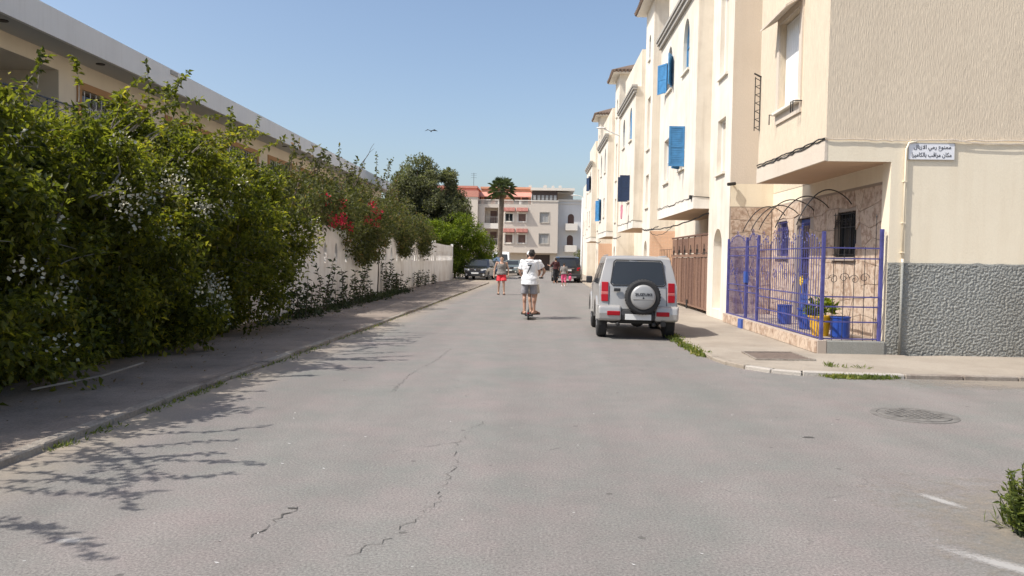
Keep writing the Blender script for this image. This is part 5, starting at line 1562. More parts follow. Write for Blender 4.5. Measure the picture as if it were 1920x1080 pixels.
# ---- cars further down ---------------------------------------------------------------------
def front_kit(root, W, zt, yb, grille_mat='plastic', chrome=True, plate=True, lz=.72):
    for s in (-1, 1):
        m = MB(); m.prism([(s * .42, yb + .02, lz - .07), (s * (W / 2 - .06), yb - .14, lz - .04), (s * (W / 2 - .07), yb - .2, lz + .10), (s * .42, yb - .02, lz + .07)], (0, .06, 0)); m.build('headlight', M['clear_lens'], root, bevel=.01)
        m = MB(); m.lathe((s * (W / 2 - .25), yb + .02, .38), [(.07, 0), (.07, .04)], 10, 'y'); m.build('fog_light', M['clear_lens'], root)
    m = MB(); m.box(-.40, .40, yb + .03, yb + .075, lz - .13, lz + .05); gr = m.build('grille', M[grille_mat], root, bevel=.01)
    if chrome:
        m = MB(); m.box(-.42, .42, yb + .05, yb + .085, lz + .055, lz + .085); m.build('chrome_strip', M['chrome'], gr)
        m = MB(); m.ellipsoid((0, yb + .085, lz), .07, .015, .06, 10, 6); m.build('badge', M['chrome'], gr)
    if plate:
        m = MB(); m.box(-.26, .26, yb + .10, yb + .115, .44, .55); m.build('number_plate', M['plate'], root)
    m = MB(); m.box(-.5, .5, yb + .04, yb + .088, .27, .42); m.build('air_intake', M['plastic'], root, bevel=.01)

def saloon(name, label, paint, hatch=False, W=1.74, L=4.3, H=1.50):
    out = [(L - .02, .34), (L, .52), (L - .06, .70), (L - .20, .80), (L - 1.05, .93), (L - 1.15, .97), (L - 1.85, 1.40), (L - 2.1, H - .02)]
    out += [(1.0, H), (.55, H - .06), (.12, 1.0), (.02, .9), (0, .34)] if hatch else [(1.35, H - .02), (1.15, H - .06), (.55, 1.02), (.05, .98), (0, .8), (0, .34)]
    b = .95
    sp = dict(L=L, W=W, H=H, belt=b, tumble=.24, nose=.14, tail=.10, y0=.08, y1=L - .08, zb=.24, axles=(.78, L - .85), ar=.35, wr=.305, tw=.19, paint=paint, bev=.05, outline=out,
              side_glass=[[(L - 1.35, .985), (L - 1.98, 1.38), (2.1, 1.42), (2.1, .985)], [(2.03, .985), (2.03, 1.42), (1.2, 1.40), (.85, .985)]],
              door_line=[[(2.07, .3), (2.07, 1.0)], [(L - 1.22, .3), (L - 1.22, .97)]])
    root, bo, hw, side, end = car(name, label, sp)
    # windscreen
    yw = lambda z: (L - 1.15) - .70 * (z - .97) / .43 + .012
    m = MB(); q = [(-.66, 1.0), (.66, 1.0), (.55, 1.37), (-.55, 1.37)]
    m.prism([(x, yw(z), z + .012) for x, z in q], (0, -.02, -.02)); m.build('windscreen', M['carglass'], root)
    front_kit(root, W, 0, L - .02)
    for s in (-1, 1):
        m = MB(); m.ellipsoid((s * (W / 2 + .09), L - 1.5, .98), .10, .06, .07, 8, 6); m.build('door_mirror', M[paint], root, smooth=True)
        m = MB(); m.box(min(s * .5, s * .8), max(s * .5, s * .8), -.03, .04, .72, .86); m.build('tail_light', M['red_lens'], root)
    return root
c1 = saloon('parked_car', 'black car facing the camera, parked under the green bush at left', 'black_paint')
c1.rotation_euler = (0, 0, math.pi - R(6)); c1.location = (-3.9, 59.6, 0)
c2 = saloon('parked_car', 'grey green car farthest along the street, beside the rider', 'green_paint', W=1.7, L=4.0, H=1.45)
c2.rotation_euler = (0, 0, math.pi - R(8)); c2.location = (-1.9, 75.5, 0)
c3 = saloon('parked_car', 'slate blue car parked close behind the black one at left', 'blue_paint', True, 1.76, 4.1, 1.66)
c3.rotation_euler = (0, 0, math.pi - R(4)); c3.location = (-3.55, 67.6, 0)
# white van
Lv = 4.9
sp = dict(L=Lv, W=1.9, H=2.25, belt=1.25, tumble=.10, nose=.10, tail=.03, y0=.08, y1=Lv - .08, zb=.28, axles=(.95, Lv - .9), ar=.38, wr=.33, tw=.2, paint='van_paint', bev=.06, cat='van',
          outline=[(Lv, .4), (Lv, .8), (Lv - .1, 1.0), (Lv - .6, 1.2), (Lv - 1.35, 2.1), (Lv - 1.6, 2.24), (.1, 2.25), (.02, 2.15), (0, .4)],
          side_glass=[[(Lv - .95, 1.28), (Lv - 1.4, 1.95), (Lv - 2.1, 1.95), (Lv - 2.1, 1.28)]], door_line=[[(Lv - 2.2, .4), (Lv - 2.2, 2.0)]])
van, vb, vhw, vs_, ve_ = car('white_van', 'white van standing behind the slate blue car, mostly hidden', sp)
yw = lambda z: (Lv - .6) - .75 * (z - 1.2) / .9 + .015
m = MB(); m.prism([(x, yw(z), z + .01) for x, z in [(-.78, 1.26), (.78, 1.26), (.7, 2.0), (-.7, 2.0)]], (0, -.02, -.02)); m.build('windscreen', M['carglass'], van)
front_kit(van, 1.9, 0, Lv - .02, chrome=False, lz=.85)
van.rotation_euler = (0, 0, math.pi); van.location = (-3.7, 84.5, 0)
# black suv, rear to camera
Ls = 4.5
sp = dict(L=Ls, W=1.86, H=1.74, belt=1.05, tumble=.17, nose=.10, tail=.05, y0=.06, y1=Ls - .06, zb=.30, axles=(.85, Ls - .9), ar=.40, wr=.36, tw=.22, paint='black_paint', bev=.06, cat='suv',
          outline=[(Ls, .45), (Ls, .8), (Ls - .12, .98), (Ls - 1.2, 1.08), (Ls - 1.9, 1.62), (Ls - 2.2, 1.72), (.7, 1.74), (.32, 1.68), (.06, 1.05), (0, .9), (0, .45)],
          side_glass=[[(Ls - 1.5, 1.09), (Ls - 2.0, 1.58), (2.1, 1.60), (2.1, 1.09)], [(2.0, 1.09), (2.0, 1.60), (.6, 1.56), (.4, 1.09)]], door_line=[[(2.05, .4), (2.05, 1.05)]])
suv, sb, shw, ss_, se_ = car('black_suv', 'black suv seen from behind beside the right pavement', sp)
ry = lambda z: .06 + .26 * (z - 1.05) / .63 if z > 1.05 else 0
se_([(-.62, 1.1), (.62, 1.1), (.54, 1.55), (-.54, 1.55)], lambda z: ry(z) - .012, 'rear_window', 'carglass', .03)
for s in (-1, 1):
    m = MB(); m.prism([(s * .62, -.045, .82), (s * .9, .0, .85), (s * .87, .05, 1.06), (s * .64, .0, 1.03)], (0, .06, 0)); m.build('tail_light', M['red_lens'], suv, bevel=.01)
    m = MB(); m.box(min(s * .62, s * .665), max(s * .62, s * .665), .8, 2.6, 1.76, 1.80); m.build('roof_rail', M['alloy'], suv)
    m = MB(); m.ellipsoid((s * 1.02, Ls - 1.6, 1.1), .11, .07, .09, 8, 6); m.build('door_mirror', M['black_paint'], suv, smooth=True)
m = MB(); m.box(-.45, .45, -.085, -.03, .96, .99); m.build('chrome_strip', M['chrome'], suv)
m = MB(); m.box(-.26, .26, -.075, -.03, .80, .91); m.build('number_plate', M['plate'], suv)
m = MB(); m.box(-.90, .90, -.10, .1, .34, .62); bp_ = m.build('rear_bumper', M['plastic'], suv, bevel=.05)
m = MB(); m.box(-.6, .6, -.118, -.098, .345, .43); m.build('skid_plate', M['alloy'], bp_, bevel=.01)
m = MB(); m.box(-.55, .55, .26, .45, 1.70, 1.76); m.build('roof_spoiler', M['alloy'], suv, bevel=.02)
suv.location = (2.15, 52.4, 0); suv.rotation_euler = (0, 0, R(1.5))

# ------------------------------------------------------------------ people
def remesh(mb, name, mat, parent, voxel, smooth=4, fac=.5, wr=0):
    me = mb.mesh(name + '_tmp', None)
    t = bpy.data.objects.new(name + '_tmp', me); C.objects.link(t)
    r = t.modifiers.new('r', 'REMESH'); r.mode = 'VOXEL'; r.voxel_size = voxel; r.use_smooth_shade = True
    s = t.modifiers.new('s', 'SMOOTH'); s.iterations = smooth; s.factor = fac
    bpy.context.view_layer.update()
    nm = bpy.data.meshes.new_from_object(t.evaluated_get(bpy.context.evaluated_depsgraph_get()))
    bpy.data.objects.remove(t); bpy.data.meshes.remove(me)
    nm.name = name
    if wr:
        off = random.uniform(0, 50)
        for v in nm.vertices:
            p = v.co
            h = noise.noise(Vector((p.x * 11, p.y * 11, p.z * 6 + off))) + .6 * noise.noise(Vector((p.x * 5 + p.z * 14, p.y * 20, p.z * 9 - p.x * 12 + off)))
            v.co = p + v.normal * h * wr
    nm.materials.clear(); nm.materials.append(mat)
    nm.polygons.foreach_set('use_smooth', [True] * len(nm.polygons))
    o = bpy.data.objects.new(name, nm); C.objects.link(o)
    if parent is not None: o.parent = parent
    return o
def cap(m, a, b, ra, rb, n=12):
    a, b = Vector(a), Vector(b)
    k = max(2, int((b - a).length / .05))
    m.tube([a.lerp(b, i / k) for i in range(k + 1)], [ra + (rb - ra) * i / k for i in range(k + 1)], n)
    m.ellipsoid(a, ra, ra, ra, n, 8); m.ellipsoid(b, rb, rb, rb, n, 8)
def rings(m, secs, n=18):
    """stack of elliptical rings (x,y,z,rx,ry)"""
    vs = []; fs = []
    for (x, y, z, rx, ry) in secs:
        for k in range(n):
            t = 2 * math.pi * k / n
            vs.append((x + rx * math.cos(t), y + ry * math.sin(t), z))
    for i in range(len(secs) - 1):
        for k in range(n): fs.append((i*n+k, i*n+(k+1) % n, (i+1)*n+(k+1) % n, (i+1)*n+k))
    fs.append(tuple(range(n))[::-1]); m_ = len(secs) - 1; fs.append(tuple(range(m_*n, (m_+1)*n)))
    m.add(vs, fs)
def hand(m, w, d, side, fwd, k=1.0, curl=.5):
    """w wrist, d direction of the hand, side = thumb side vector"""
    w, d, side, fwd = Vector(w), Vector(d).normalized(), Vector(side).normalized(), Vector(fwd).normalized()
    pal = w + d * .085 * k
    for s in (-.03, -.01, .01, .03): cap(m, w + d * .01 + side * s * .6 * k, pal + side * s * k, .017 * k, .015 * k, 8)
    for i, (s, l) in enumerate(((.034, .068), (.012, .078), (-.011, .072), (-.033, .058))):
        a = pal + side * s * k; b = a + (d * (1 - curl * .35) + fwd * curl * .5).normalized() * l * .5 * k
        c = b + (d * (1 - curl) + fwd * curl).normalized() * l * .5 * k
        cap(m, a, b, .0105 * k, .010 * k, 7); cap(m, b, c, .010 * k, .008 * k, 7)
    a = w + d * .03 * k + side * .03 * k; b = a + (d * .6 + side * .7 + fwd * .3).normalized() * .045 * k; c = b + (d + fwd * .3).normalized() * .032 * k
    cap(m, a, b, .013 * k, .012 * k, 7); cap(m, b, c, .012 * k, .009 * k, 7)
def person(label, pose, look, mats, group=None, hair=True):
    """pose: dict of joints in metres (x right, y = facing direction of the build, z up); faces +y"""
    P = {k: Vector(v) for k, v in pose.items()}
    k = look.get('k', 1.0)
    root = empty('person', (0, 0, 0), label, 'person', group)
    m = MB()
    h = P['head']                       # centre of the skull
    nk = P['neck']
    rings(m, [(h.x, h.y - .005, h.z - .055 * k, .055 * k, .072 * k), (h.x, h.y, h.z, .074 * k, .096 * k), (h.x, h.y - .004, h.z + .055 * k, .072 * k, .094 * k), (h.x, h.y - .006, h.z + .095 * k, .045 * k, .065 * k), (h.x, h.y - .006, h.z + .115 * k, .015 * k, .02 * k)])
    m.ellipsoid((h.x, h.y + .01, h.z), .075 * k, .098 * k, .115 * k, 14, 10)
    m.ellipsoid((h.x, h.y + .045 * k, h.z - .085 * k), .048 * k, .05 * k, .045 * k, 12, 8)      # jaw
    cap(m, (h.x, h.y + .10 * k, h.z + .01 * k), (h.x, h.y + .125 * k, h.z - .03 * k), .012 * k, .017 * k, 8)  # nose
    m.ellipsoid((h.x, h.y + .092 * k, h.z - .062 * k), .026 * k, .018 * k, .012 * k, 8, 6)
    for s in (-1, 1): m.ellipsoid((h.x + s * .079 * k, h.y - .005, h.z - .01 * k), .014 * k, .028 * k, .034 * k, 8, 6)
    cap(m, nk, h - Vector((0, .012, .06 * k)), .06 * k, .052 * k)
    hp = P['hip']; ch = P['chest']; bw = look.get('bw', 1.0) * k
    def at(t): return hp.lerp(ch, t)
    def torso(mm, gx=0.0, z0=-.1, z1=1.0, flare=0):
        secs = []
        for t, rx, ry in ((-.48, .172, .125), (-.2, .160, .112), (0, .165, .112), (.25, .152, .102), (.5, .145, .102), (.75, .165, .112), (1.0, .178, .115), (1.2, .172, .106), (1.36, .12, .088), (1.47, .072, .068)):
            if t < z0 - .01 or t > z1 + .5: continue
            p = at(t); g2 = gx + (flare if t < .1 else flare * .4 if t < .3 else 0); secs.append((p.x, p.y, p.z, rx * bw + g2, ry * bw + g2))
        rings(mm, secs)
    torso(m, 0, -.3)
    for s, nm in ((-1, 'L'), (1, 'R')):
        sh_, el, wr = P['sho' + nm], P['elb' + nm], P['wri' + nm]
        cap(m, ch.lerp(sh_, .5) + Vector((0, 0, .02)), sh_, .07 * k, .058 * k)
        cap(m, sh_, el, .050 * k, .038 * k); cap(m, el, wr, .037 * k, .026 * k)
        m.ellipsoid(el.lerp(wr, .25), .041 * k, .041 * k, .05 * k, 10, 6)
        d = (wr - el).normalized()
        hand(m, wr, P.get('hd' + nm, d), Vector((-s * .3, 1, .2)) if 'th' + nm not in P else P['th' + nm], P.get('fw' + nm, Vector((-s, .2, 0))), k * .95, look.get('curl', .5))
        hj, kn, an = P['hip' + nm], P['kne' + nm], P['ank' + nm]
        cap(m, hj, kn, .084 * k, .056 * k); cap(m, kn, an, .053 * k, .036 * k)
        bk = Vector((0, -.018, 0))
        m.ellipsoid(kn.lerp(an, .28) + bk, .052 * k, .055 * k, .10 * k, 10, 7)
        toe = P.get('toe' + nm, an + Vector((0, .16, -.05)))
        heel = an + (an - toe).normalized() * .055 * k; heel.z = an.z - .045 * k
        cap(m, heel, Vector((toe.x, toe.y, an.z - .055 * k)), .036 * k, .026 * k)
        cap(m, an, an.lerp(toe, .6), .036 * k, .03 * k)
    body = remesh(m, 'body', mats['skin'], root, .011, 3)
    # shirt
    s_ = MB()
    torso(s_, .014, look.get('hem', -.12), 1.0 if look.get('sleeve', .5) else .72, .032)
    if look.get('sleeve', .5):
        for s, nm in ((-1, 'L'), (1, 'R')):
            sh_, el = P['sho' + nm], P['elb' + nm]
            cap(s_, ch.lerp(sh_, .45) + Vector((0, 0, .02)), sh_, .082 * k, .072 * k)
            if look['sleeve'] > .01:
                e = sh_.lerp(el, look['sleeve'])
                dd = (e - sh_)
                kk = 6
                s_.tube([sh_ + dd * (i / kk) for i in range(kk + 1)], [(.066 + .006 * i / kk) * k for i in range(kk + 1)], 12)
    else:
        for s, nm in ((-1, 'L'), (1, 'R')): s_.ellipsoid((ch.x + s * .105, ch.y, ch.z + .06), .042, .128, .115, 12, 8)
    sh = remesh(s_, 'shirt', mats['shirt'], root, .013, 3, wr=.013)
    # shorts or trousers
    t_ = MB()
    rings(t_, [(hp.x, hp.y, hp.z + .07, .163 * bw, .112 * bw), (hp.x, hp.y, hp.z, .178 * bw, .125 * bw), (hp.x, hp.y, hp.z - .06 * k, .178 * bw, .125 * bw), (hp.x, hp.y, hp.z - .10 * k, .13 * bw, .10 * bw)])
    for s, nm in ((-1, 'L'), (1, 'R')):
        hj, kn, an = P['hip' + nm], P['kne' + nm], P['ank' + nm]
        ll = look.get('legs', .8)
        e = hj.lerp(kn, min(1, ll)) if ll <= 1 else kn
        kk = 7
        t_.tube([hj + (e - hj) * (i / kk) for i in range(kk + 1)], [(.092 + look.get('wide', .012) * i / kk) * k for i in range(kk + 1)], 14)
        if ll > 1: t_.tube([kn + (an - kn) * (i / kk) * (ll - 1) for i in range(kk + 1)], [(.085 - .025 * i / kk) * k for i in range(kk + 1)], 12)
    remesh(t_, look.get('bottom', 'shorts'), mats['shorts'], root, .013, 3, wr=.014)
    # hair or cap
    hm = MB()
    if look.get('cap'):
        rings(hm, [(h.x, h.y - .002, h.z + .03 * k, .084 * k, .106 * k), (h.x, h.y, h.z + .075 * k, .080 * k, .100 * k), (h.x, h.y, h.z + .12 * k, .05 * k, .065 * k), (h.x, h.y, h.z + .135 * k, .01, .012)])
        hm.ellipsoid((h.x, h.y + .13 * k, h.z + .04 * k), .065 * k, .075 * k, .012, 12, 6)
        remesh(hm, 'cap', M['capw'], root, .009, 2)
        hm = MB()
        rings(hm, [(h.x, h.y - .02, h.z - .05 * k, .07 * k, .085 * k), (h.x, h.y - .014, h.z + .04 * k, .081 * k, .098 * k)])
    else:
        b = look.get('hairback', -.04)
        rings(hm, [(h.x, h.y - .032 * k, h.z + b * k, .066 * k, .070 * k), (h.x, h.y - .028 * k, h.z + .0 * k, .083 * k, .085 * k), (h.x, h.y - .016 * k, h.z + .05 * k, .085 * k, .102 * k), (h.x, h.y - .008 * k, h.z + .10 * k, .066 * k, .092 * k), (h.x, h.y - .005, h.z + .135 * k, .03 * k, .04 * k)])
        for i in range(26):
            a = random.uniform(0, 6.28); zz = random.uniform(.02, .12)
            rr = .085 * math.sqrt(max(.05, 1 - (zz / .14) ** 2))
            hm.ellipsoid((h.x + rr * k * math.cos(a), h.y - .015 + rr * k * math.sin(a) * 1.0 - .012, h.z + zz * k), .02, .02, .02, 6, 4)
    remesh(hm, 'hair', mats.get('hair', M['hair']), root, .009, 2)
    if look.get('face', True):
        for s in (-1, 1):
            e = MB(); e.ellipsoid((h.x + s * .032 * k, h.y + .098 * k, h.z + .012 * k), .014 * k, .008, .007 * k, 8, 6); ey = e.build('eye', M['ink'], root)
            e = MB(); e.ellipsoid((h.x + s * .034 * k, h.y + .102 * k, h.z + .034 * k), .02 * k, .006, .005, 8, 5); e.build('eyebrow', M['hair'], root)
        e = MB(); e.ellipsoid((h.x, h.y + .108 * k, h.z - .060 * k), .024 * k, .006, .004, 8, 5); e.build('mouth', M['pink_lens'], root)
    for s, nm in ((-1, 'L'), (1, 'R')):   # sandals / shoes
        an = P['ank' + nm]; toe = P.get('toe' + nm, an + Vector((0, .16, -.05)))
        d = Vector((toe.x - an.x, toe.y - an.y, 0)).normalized(); sd = Vector((d.y, -d.x, 0))
        c = Vector((an.x, an.y, 0)) + d * .06 * k; z0 = an.z - .098 * k
        f_ = MB(); pts = []
        for i in range(18):
            t = 2 * math.pi * i / 18
            r_ = Vector((c.x, c.y, z0)) + d * (.14 * k * math.cos(t)) + sd * (.048 * k * math.sin(t) * (1.1 if math.cos(t) > 0 else .85)); pts.append(r_)
        f_.prism(pts, (0, 0, .024))
        so_ = f_.build('sandal' if look.get('sandal', True) else 'shoe', mats.get('shoe', M['sole']), root, bevel=.005)
        f_ = MB(); p = c + d * .045 * k
        f_.tube([(p.x - sd.x * .05 * k, p.y - sd.y * .05 * k, z0 + .015), (p.x - sd.x * .03 * k, p.y - sd.y * .03 * k, z0 + .068 * k), (p.x + sd.x * .03 * k, p.y + sd.y * .03 * k, z0 + .068 * k), (p.x + sd.x * .05 * k, p.y + sd.y * .05 * k, z0 + .015)], .014, 6)
        f_.build('strap', mats.get('shoe', M['sole']), so_)
    return root
def std(k=1.0, z=0.0, **kw):
    """neutral standing pose, 1.75 m * k"""
    p = dict(head=(0, .02, 1.60), neck=(0, -.01, 1.47), chest=(0, 0, 1.30), hip=(0, 0, .96), shoL=(-.185, 0, 1.41), shoR=(.185, 0, 1.41),
             elbL=(-.24, -.03, 1.11), elbR=(.24, -.03, 1.11), wriL=(-.26, .04, .87), wriR=(.26, .04, .87), hipL=(-.09, 0, .93), hipR=(.09, 0, .93),
             kneL=(-.10, .02, .50), kneR=(.10, .02, .50), ankL=(-.11, -.02, .10), ankR=(.11, -.02, .10))
    p.update(kw)
    return {a: (v[0] * k, v[1] * k, v[2] * k + z) for a, v in p.items()}
# rider at the back, back to the camera
zs = .12
pose = std(1.0, zs, head=(.05, .03, 1.585), shoL=(-.185, .02, 1.39), shoR=(.19, .02, 1.39), elbL=(-.26, .05, 1.12), elbR=(.26, .10, 1.13), wriL=(-.24, .27, 1.02), wriR=(.24, .32, 1.04),
           hdL=(.1, 1, 0), hdR=(-.1, 1, 0), hipL=(-.10, 0, .92), hipR=(.10, 0, .92), kneL=(-.13, .05, .50), kneR=(.12, .05, .50), ankL=(-.12, -.02, .10), ankR=(.13, .02, .10), toeL=(-.18, .13, .05), toeR=(.27, .12, .05))
pose = {a: Vector(v) for a, v in pose.items()}
for a in ('hdL', 'hdR'): pose[a] = Vector((pose[a].x, 1, 0))
for a in ('toeL', 'toeR'): pass
r1 = person('person in white numbered t shirt and grey shorts, back turned, riding pillion on a scooter', pose, dict(k=1.0, bw=1.06, sleeve=.72, legs=.86, wide=.014, hem=-.48, face=True, hairback=-.05),
            dict(skin=M['skin'], shirt=M['tee'], shorts=M['short_grey']), 'two riders sharing the scooter')
text_mesh('7', 'shirt_number', M['ink'], r1, .135, .25, face_y(.0, -.158, 1.22 + zs - .02), bold=.012, shear=.25)
nmk = MB()
for i in range(6):
    x = -.1 + i * .036
    nmk.box(x, x + .022, -.150, -.1385, 1.385 + zs, 1.425 + zs)
nmk.build('shirt_name_print', M['short_grey'], r1)
r1.location = (-.16, 20.35, 0); r1.rotation_euler = (0, 0, R(-2))
pose = std(.98, zs, head=(-.075, .04, 1.585), neck=(-.06, 0, 1.47), shoL=(-.17, .05, 1.41), shoR=(.20, .03, 1.41), elbL=(-.25, .16, 1.16), elbR=(.34, .10, 1.17), wriL=(-.22, .36, 1.05), wriR=(.26, .33, 1.03), kneL=(-.06, .08, .5), kneR=(.10, .08, .5), ankL=(-.02, 0, .10), ankR=(.05, .05, .10))
pose = {a: Vector(v) for a, v in pose.items()}
pose['hdL'] = Vector((.2, 1, -.2)); pose['hdR'] = Vector((-.2, 1, -.2))
r2 = person('person in white cap and pale shorts standing in front on the scooter, half hidden', pose, dict(k=.98, sleeve=.6, legs=.85, wide=.03, hem=-.48, cap=True),
            dict(skin=M['skin2'], shirt=M['tee'], shorts=M['short_beige']), 'two riders sharing the scooter')
r2.location = (-.10, 20.78, 0); r2.rotation_euler = (0, 0, R(-4))
# scooter
sc = empty('kick_scooter', (-.16, 20.1, 0), 'narrow electric scooter carrying two riders down the street', 'scooter')
def swheel(y):
    m = MB(); m.lathe((-.18, y, .105), [(.06, -.022), (.095, -.022), (.105, -.012), (.105, .012), (.095, .022), (.06, .022)], 20, 'x'); return m.build('wheel', M['rubber'], sc)
for y_ in (20.12, 21.12):
    w_ = swheel(y_); m = MB(); m.lathe((-.18, y_, .105), [(.058, -.015), (.058, .015)], 14, 'x'); m.build('hub', M['alloy'], w_)
m = MB(); m.box(-.27, -.05, 20.2, 20.95, .09, .125); m.build('deck', M['plastic'], sc, bevel=.012)
m = MB(); m.tube([(-.16, 20.92, .12), (-.16, 21.1, .35), (-.14, 21.02, 1.08)], .024, 8); m.build('stem', M['plastic'], sc)
m = MB(); m.tube([(-.44, 21.02, 1.08), (.20, 21.0, 1.08)], .016, 8); hb = m.build('handlebar', M['plastic'], sc)
for x in (-.42, .14):
    m = MB(); m.tube([(x - .05, 21.02, 1.08), (x + .07, 21.02, 1.08)], .022, 8); m.build('grip', M['rubber'], hb)
m = MB(); m.tube([(-.18, 20.26, .2), (-.18, 20.12, .235), (-.18, 20.02, .19)], .022, 6); m.build('mudguard', M['plastic'], sc)
m = MB(); m.box(-.205, -.155, 20.005, 20.02, .17, .20); m.build('tail_light', M['red_lens'], sc)
# man in red shorts walking towards us (build faces +y, then turned)
pose = std(.985, 0, shoL=(-.21, 0, 1.41), shoR=(.21, 0, 1.41), elbL=(-.30, -.06, 1.12), elbR=(.31, -.04, 1.13), wriL=(-.30, .08, .88), wriR=(.34, .05, .87), kneL=(-.10, .06, .50), kneR=(.11, .0, .49), ankL=(-.12, .04, .10), ankR=(.13, -.10, .10))
r3 = person('person in grey sleeveless top and red shorts walking towards the camera', pose, dict(k=.985, bw=1.14, sleeve=0, legs=.72, wide=.05, hem=-.2, hairback=.02),
            dict(skin=M['skin2'], shirt=M['tee_grey'], shorts=M['short_red']))
r3.rotation_euler = (0, 0, math.pi + R(3)); r3.location = (-1.49, 33.7, 0)
# child and adult by the suv
pose = std(.80, 0, kneL=(-.09, .08, .5), ankL=(-.10, .06, .10), kneR=(.1, .0, .5), ankR=(.1, -.1, .12), wriL=(-.28, .05, .88), wriR=(.3, .02, .88))
r4 = person('child in grey top and pink trousers walking behind the black suv', pose, dict(k=.80, bw=1.05, sleeve=.95, legs=1.55, hem=-.3, bottom='trousers', sandal=False),
            dict(skin=M['skin'], shirt=M['tee_grey'], shorts=M['pink'], shoe=M['tee']))
r4.location = (1.66, 45.6, 0); r4.rotation_euler = (0, 0, R(4))
bg = MB(); bg.ellipsoid((2.02, 45.6, .47), .10, .08, .15, 10, 7); bg.tube([(2.02 + .07 * math.cos(t), 45.6, .66 + .10 * math.sin(t)) for t in [math.pi * i / 8 for i in range(9)]], .012, 5)
tag(bg.build('carrier_bag', M['pink'], smooth=True), 'bright pink bag carried by the child behind the suv', 'bag')
pose = std(.97, 0, elbL=(-.33, .12, 1.16), wriL=(-.42, .32, 1.22), elbR=(.28, .05, 1.13), wriR=(.3, .2, .98))
r5 = person('person in dark maroon top standing by the left rear corner of the suv', pose, dict(k=.97, sleeve=.95, legs=1.8, hem=-.15, bottom='trousers', sandal=False),
            dict(skin=M['skin'], shirt=M['maroon'], shorts=M['trouser'], shoe=M['sole']))
r5.location = (1.32, 51.3, 0); r5.rotation_euler = (0, 0, R(20))
# ------------------------------------------------------------------ plants
def leaf_obj(name, P, L, mat, parent=None, D=None, up=.4, w=.45, fold=.18, droop=.15, seed=1):
    """N folded leaves (two triangles each) as one mesh"""
    r = np.random.default_rng(seed)
    P = np.asarray(P, float); n = len(P)
    L = np.broadcast_to(np.asarray(L, float), (n,)) * r.uniform(.65, 1.35, n)
    d = r.normal(size=(n, 3))
    if D is not None: d = d * .55 + np.asarray(D)
    d[:, 2] -= droop
    d /= np.linalg.norm(d, axis=1, keepdims=True) + 1e-9
    a = r.normal(size=(n, 3)); a[:, 2] += up
    s = np.cross(d, a); s /= np.linalg.norm(s, axis=1, keepdims=True) + 1e-9
    nn = np.cross(s, d)
    ww = (L * w * .5)[:, None]; LL = L[:, None]
    v = np.empty((n, 4, 3))
    v[:, 0] = P
    v[:, 1] = P + d * LL * .42 + s * ww + nn * LL * fold
    v[:, 2] = P + d * LL - nn * LL * .08
    v[:, 3] = P + d * LL * .42 - s * ww + nn * LL * fold
    f = np.arange(n)[:, None] * 4
    tri = np.stack([np.concatenate([f, f + 1, f + 2], 1), np.concatenate([f, f + 2, f + 3], 1)], 1).reshape(-1)
    me = bpy.data.meshes.new(name)
    me.vertices.add(n * 4); me.vertices.foreach_set('co', v.ravel())
    me.loops.add(n * 6); me.loops.foreach_set('vertex_index', tri.astype(np.int32))
    me.polygons.add(n * 2)
    me.polygons.foreach_set('loop_start', np.arange(n * 2, dtype=np.int32) * 3)
    me.polygons.foreach_set('loop_total', np.full(n * 2, 3, dtype=np.int32))
    me.update(calc_edges=True); me.validate()
    me.materials.append(mat)
    o = bpy.data.objects.new(name, me); C.objects.link(o)
    if parent is not None: o.parent = parent; o.location = -wpos(parent)
    return o
def clumps(cen, rad, per, seed, flat=.8):
    r = np.random.default_rng(seed)
    cen = np.asarray(cen, float); n = len(cen)
    rad = np.broadcast_to(np.asarray(rad, float), (n,))
    g_ = r.normal(size=(n, per, 3)); g_ /= np.linalg.norm(g_, axis=2, keepdims=True)
    rr = r.uniform(0, 1, (n, per, 1)) ** .5
    off = g_ * rr * rad[:, None, None]; off[:, :, 2] *= flat
    return (cen[:, None, :] + off).reshape(-1, 3), (g_ * 1.0).reshape(-1, 3)

# ---- the big hedge on the left ---------------------------------------------------------------
hd = empty('flowering_hedge', (-6.3, 12, .12), 'huge dark green hedge with white blossom hanging over the left pavement', 'hedge')
r_ = np.random.default_rng(5)
def hedge_top(y):
    return 3.62 + .14 * math.sin(y * 1.1 + 1) + .14 * math.sin(y * 2.7) - .55 * math.exp(-((y - 10.7) / 1.5) ** 2) + .08 * math.exp(-((y - 14.3) / 1.8) ** 2) + .22 * math.exp(-((y - 8.6) / .9) ** 2) - max(0, y - 15.8) * .22 - max(0, y - 17.5) * .45 - max(0, 7.4 - y) * .6
def hedge_front(y, z):
    bulge = .55 * math.sin(min(1, max(0, z / 3.4)) * math.pi) + .15
    return -5.72 + .25 * math.sin(min(1, z / 1.7) * 1.57) - max(0, z - 2.2) * .55 + .24 * math.sin(y * 1.7 + z) + .17 * math.sin(y * 3.9 - z * 2) + .10 * math.sin(y * 7 + z * 5) - max(0, y - 16.5) * .14
cen = []; rad = []; inner_c = []
for i in range(4000):
    y = r_.uniform(4.2, 20.2)
    top = max(.8, hedge_top(y)); u = r_.uniform()
    if u < .62:
        z = r_.uniform(.18, top); x = hedge_front(y, z) + r_.normal(0, .15)
        zl = .15 if y < 15.2 else .15 + (y - 15.2) * .46
        if z < zl: continue
        if z > top - .4: x -= (z - top + .4) * .5
    else:
        x = r_.uniform(-8.4, -6.3); z = top - max(0, x + 6.6) * .9 - max(0, -7.4 - x) * .5 + r_.normal(0, .14)
    nz = noise.noise(Vector((x * 1.3, y * 1.3, z * 1.3))) + .5 * noise.noise(Vector((x * 3, y * 3, z * 3)))
    if nz < (.06 if z < 2.3 else -.14): continue
    cen.append((x, y, z)); rad.append(r_.uniform(.12, .30))
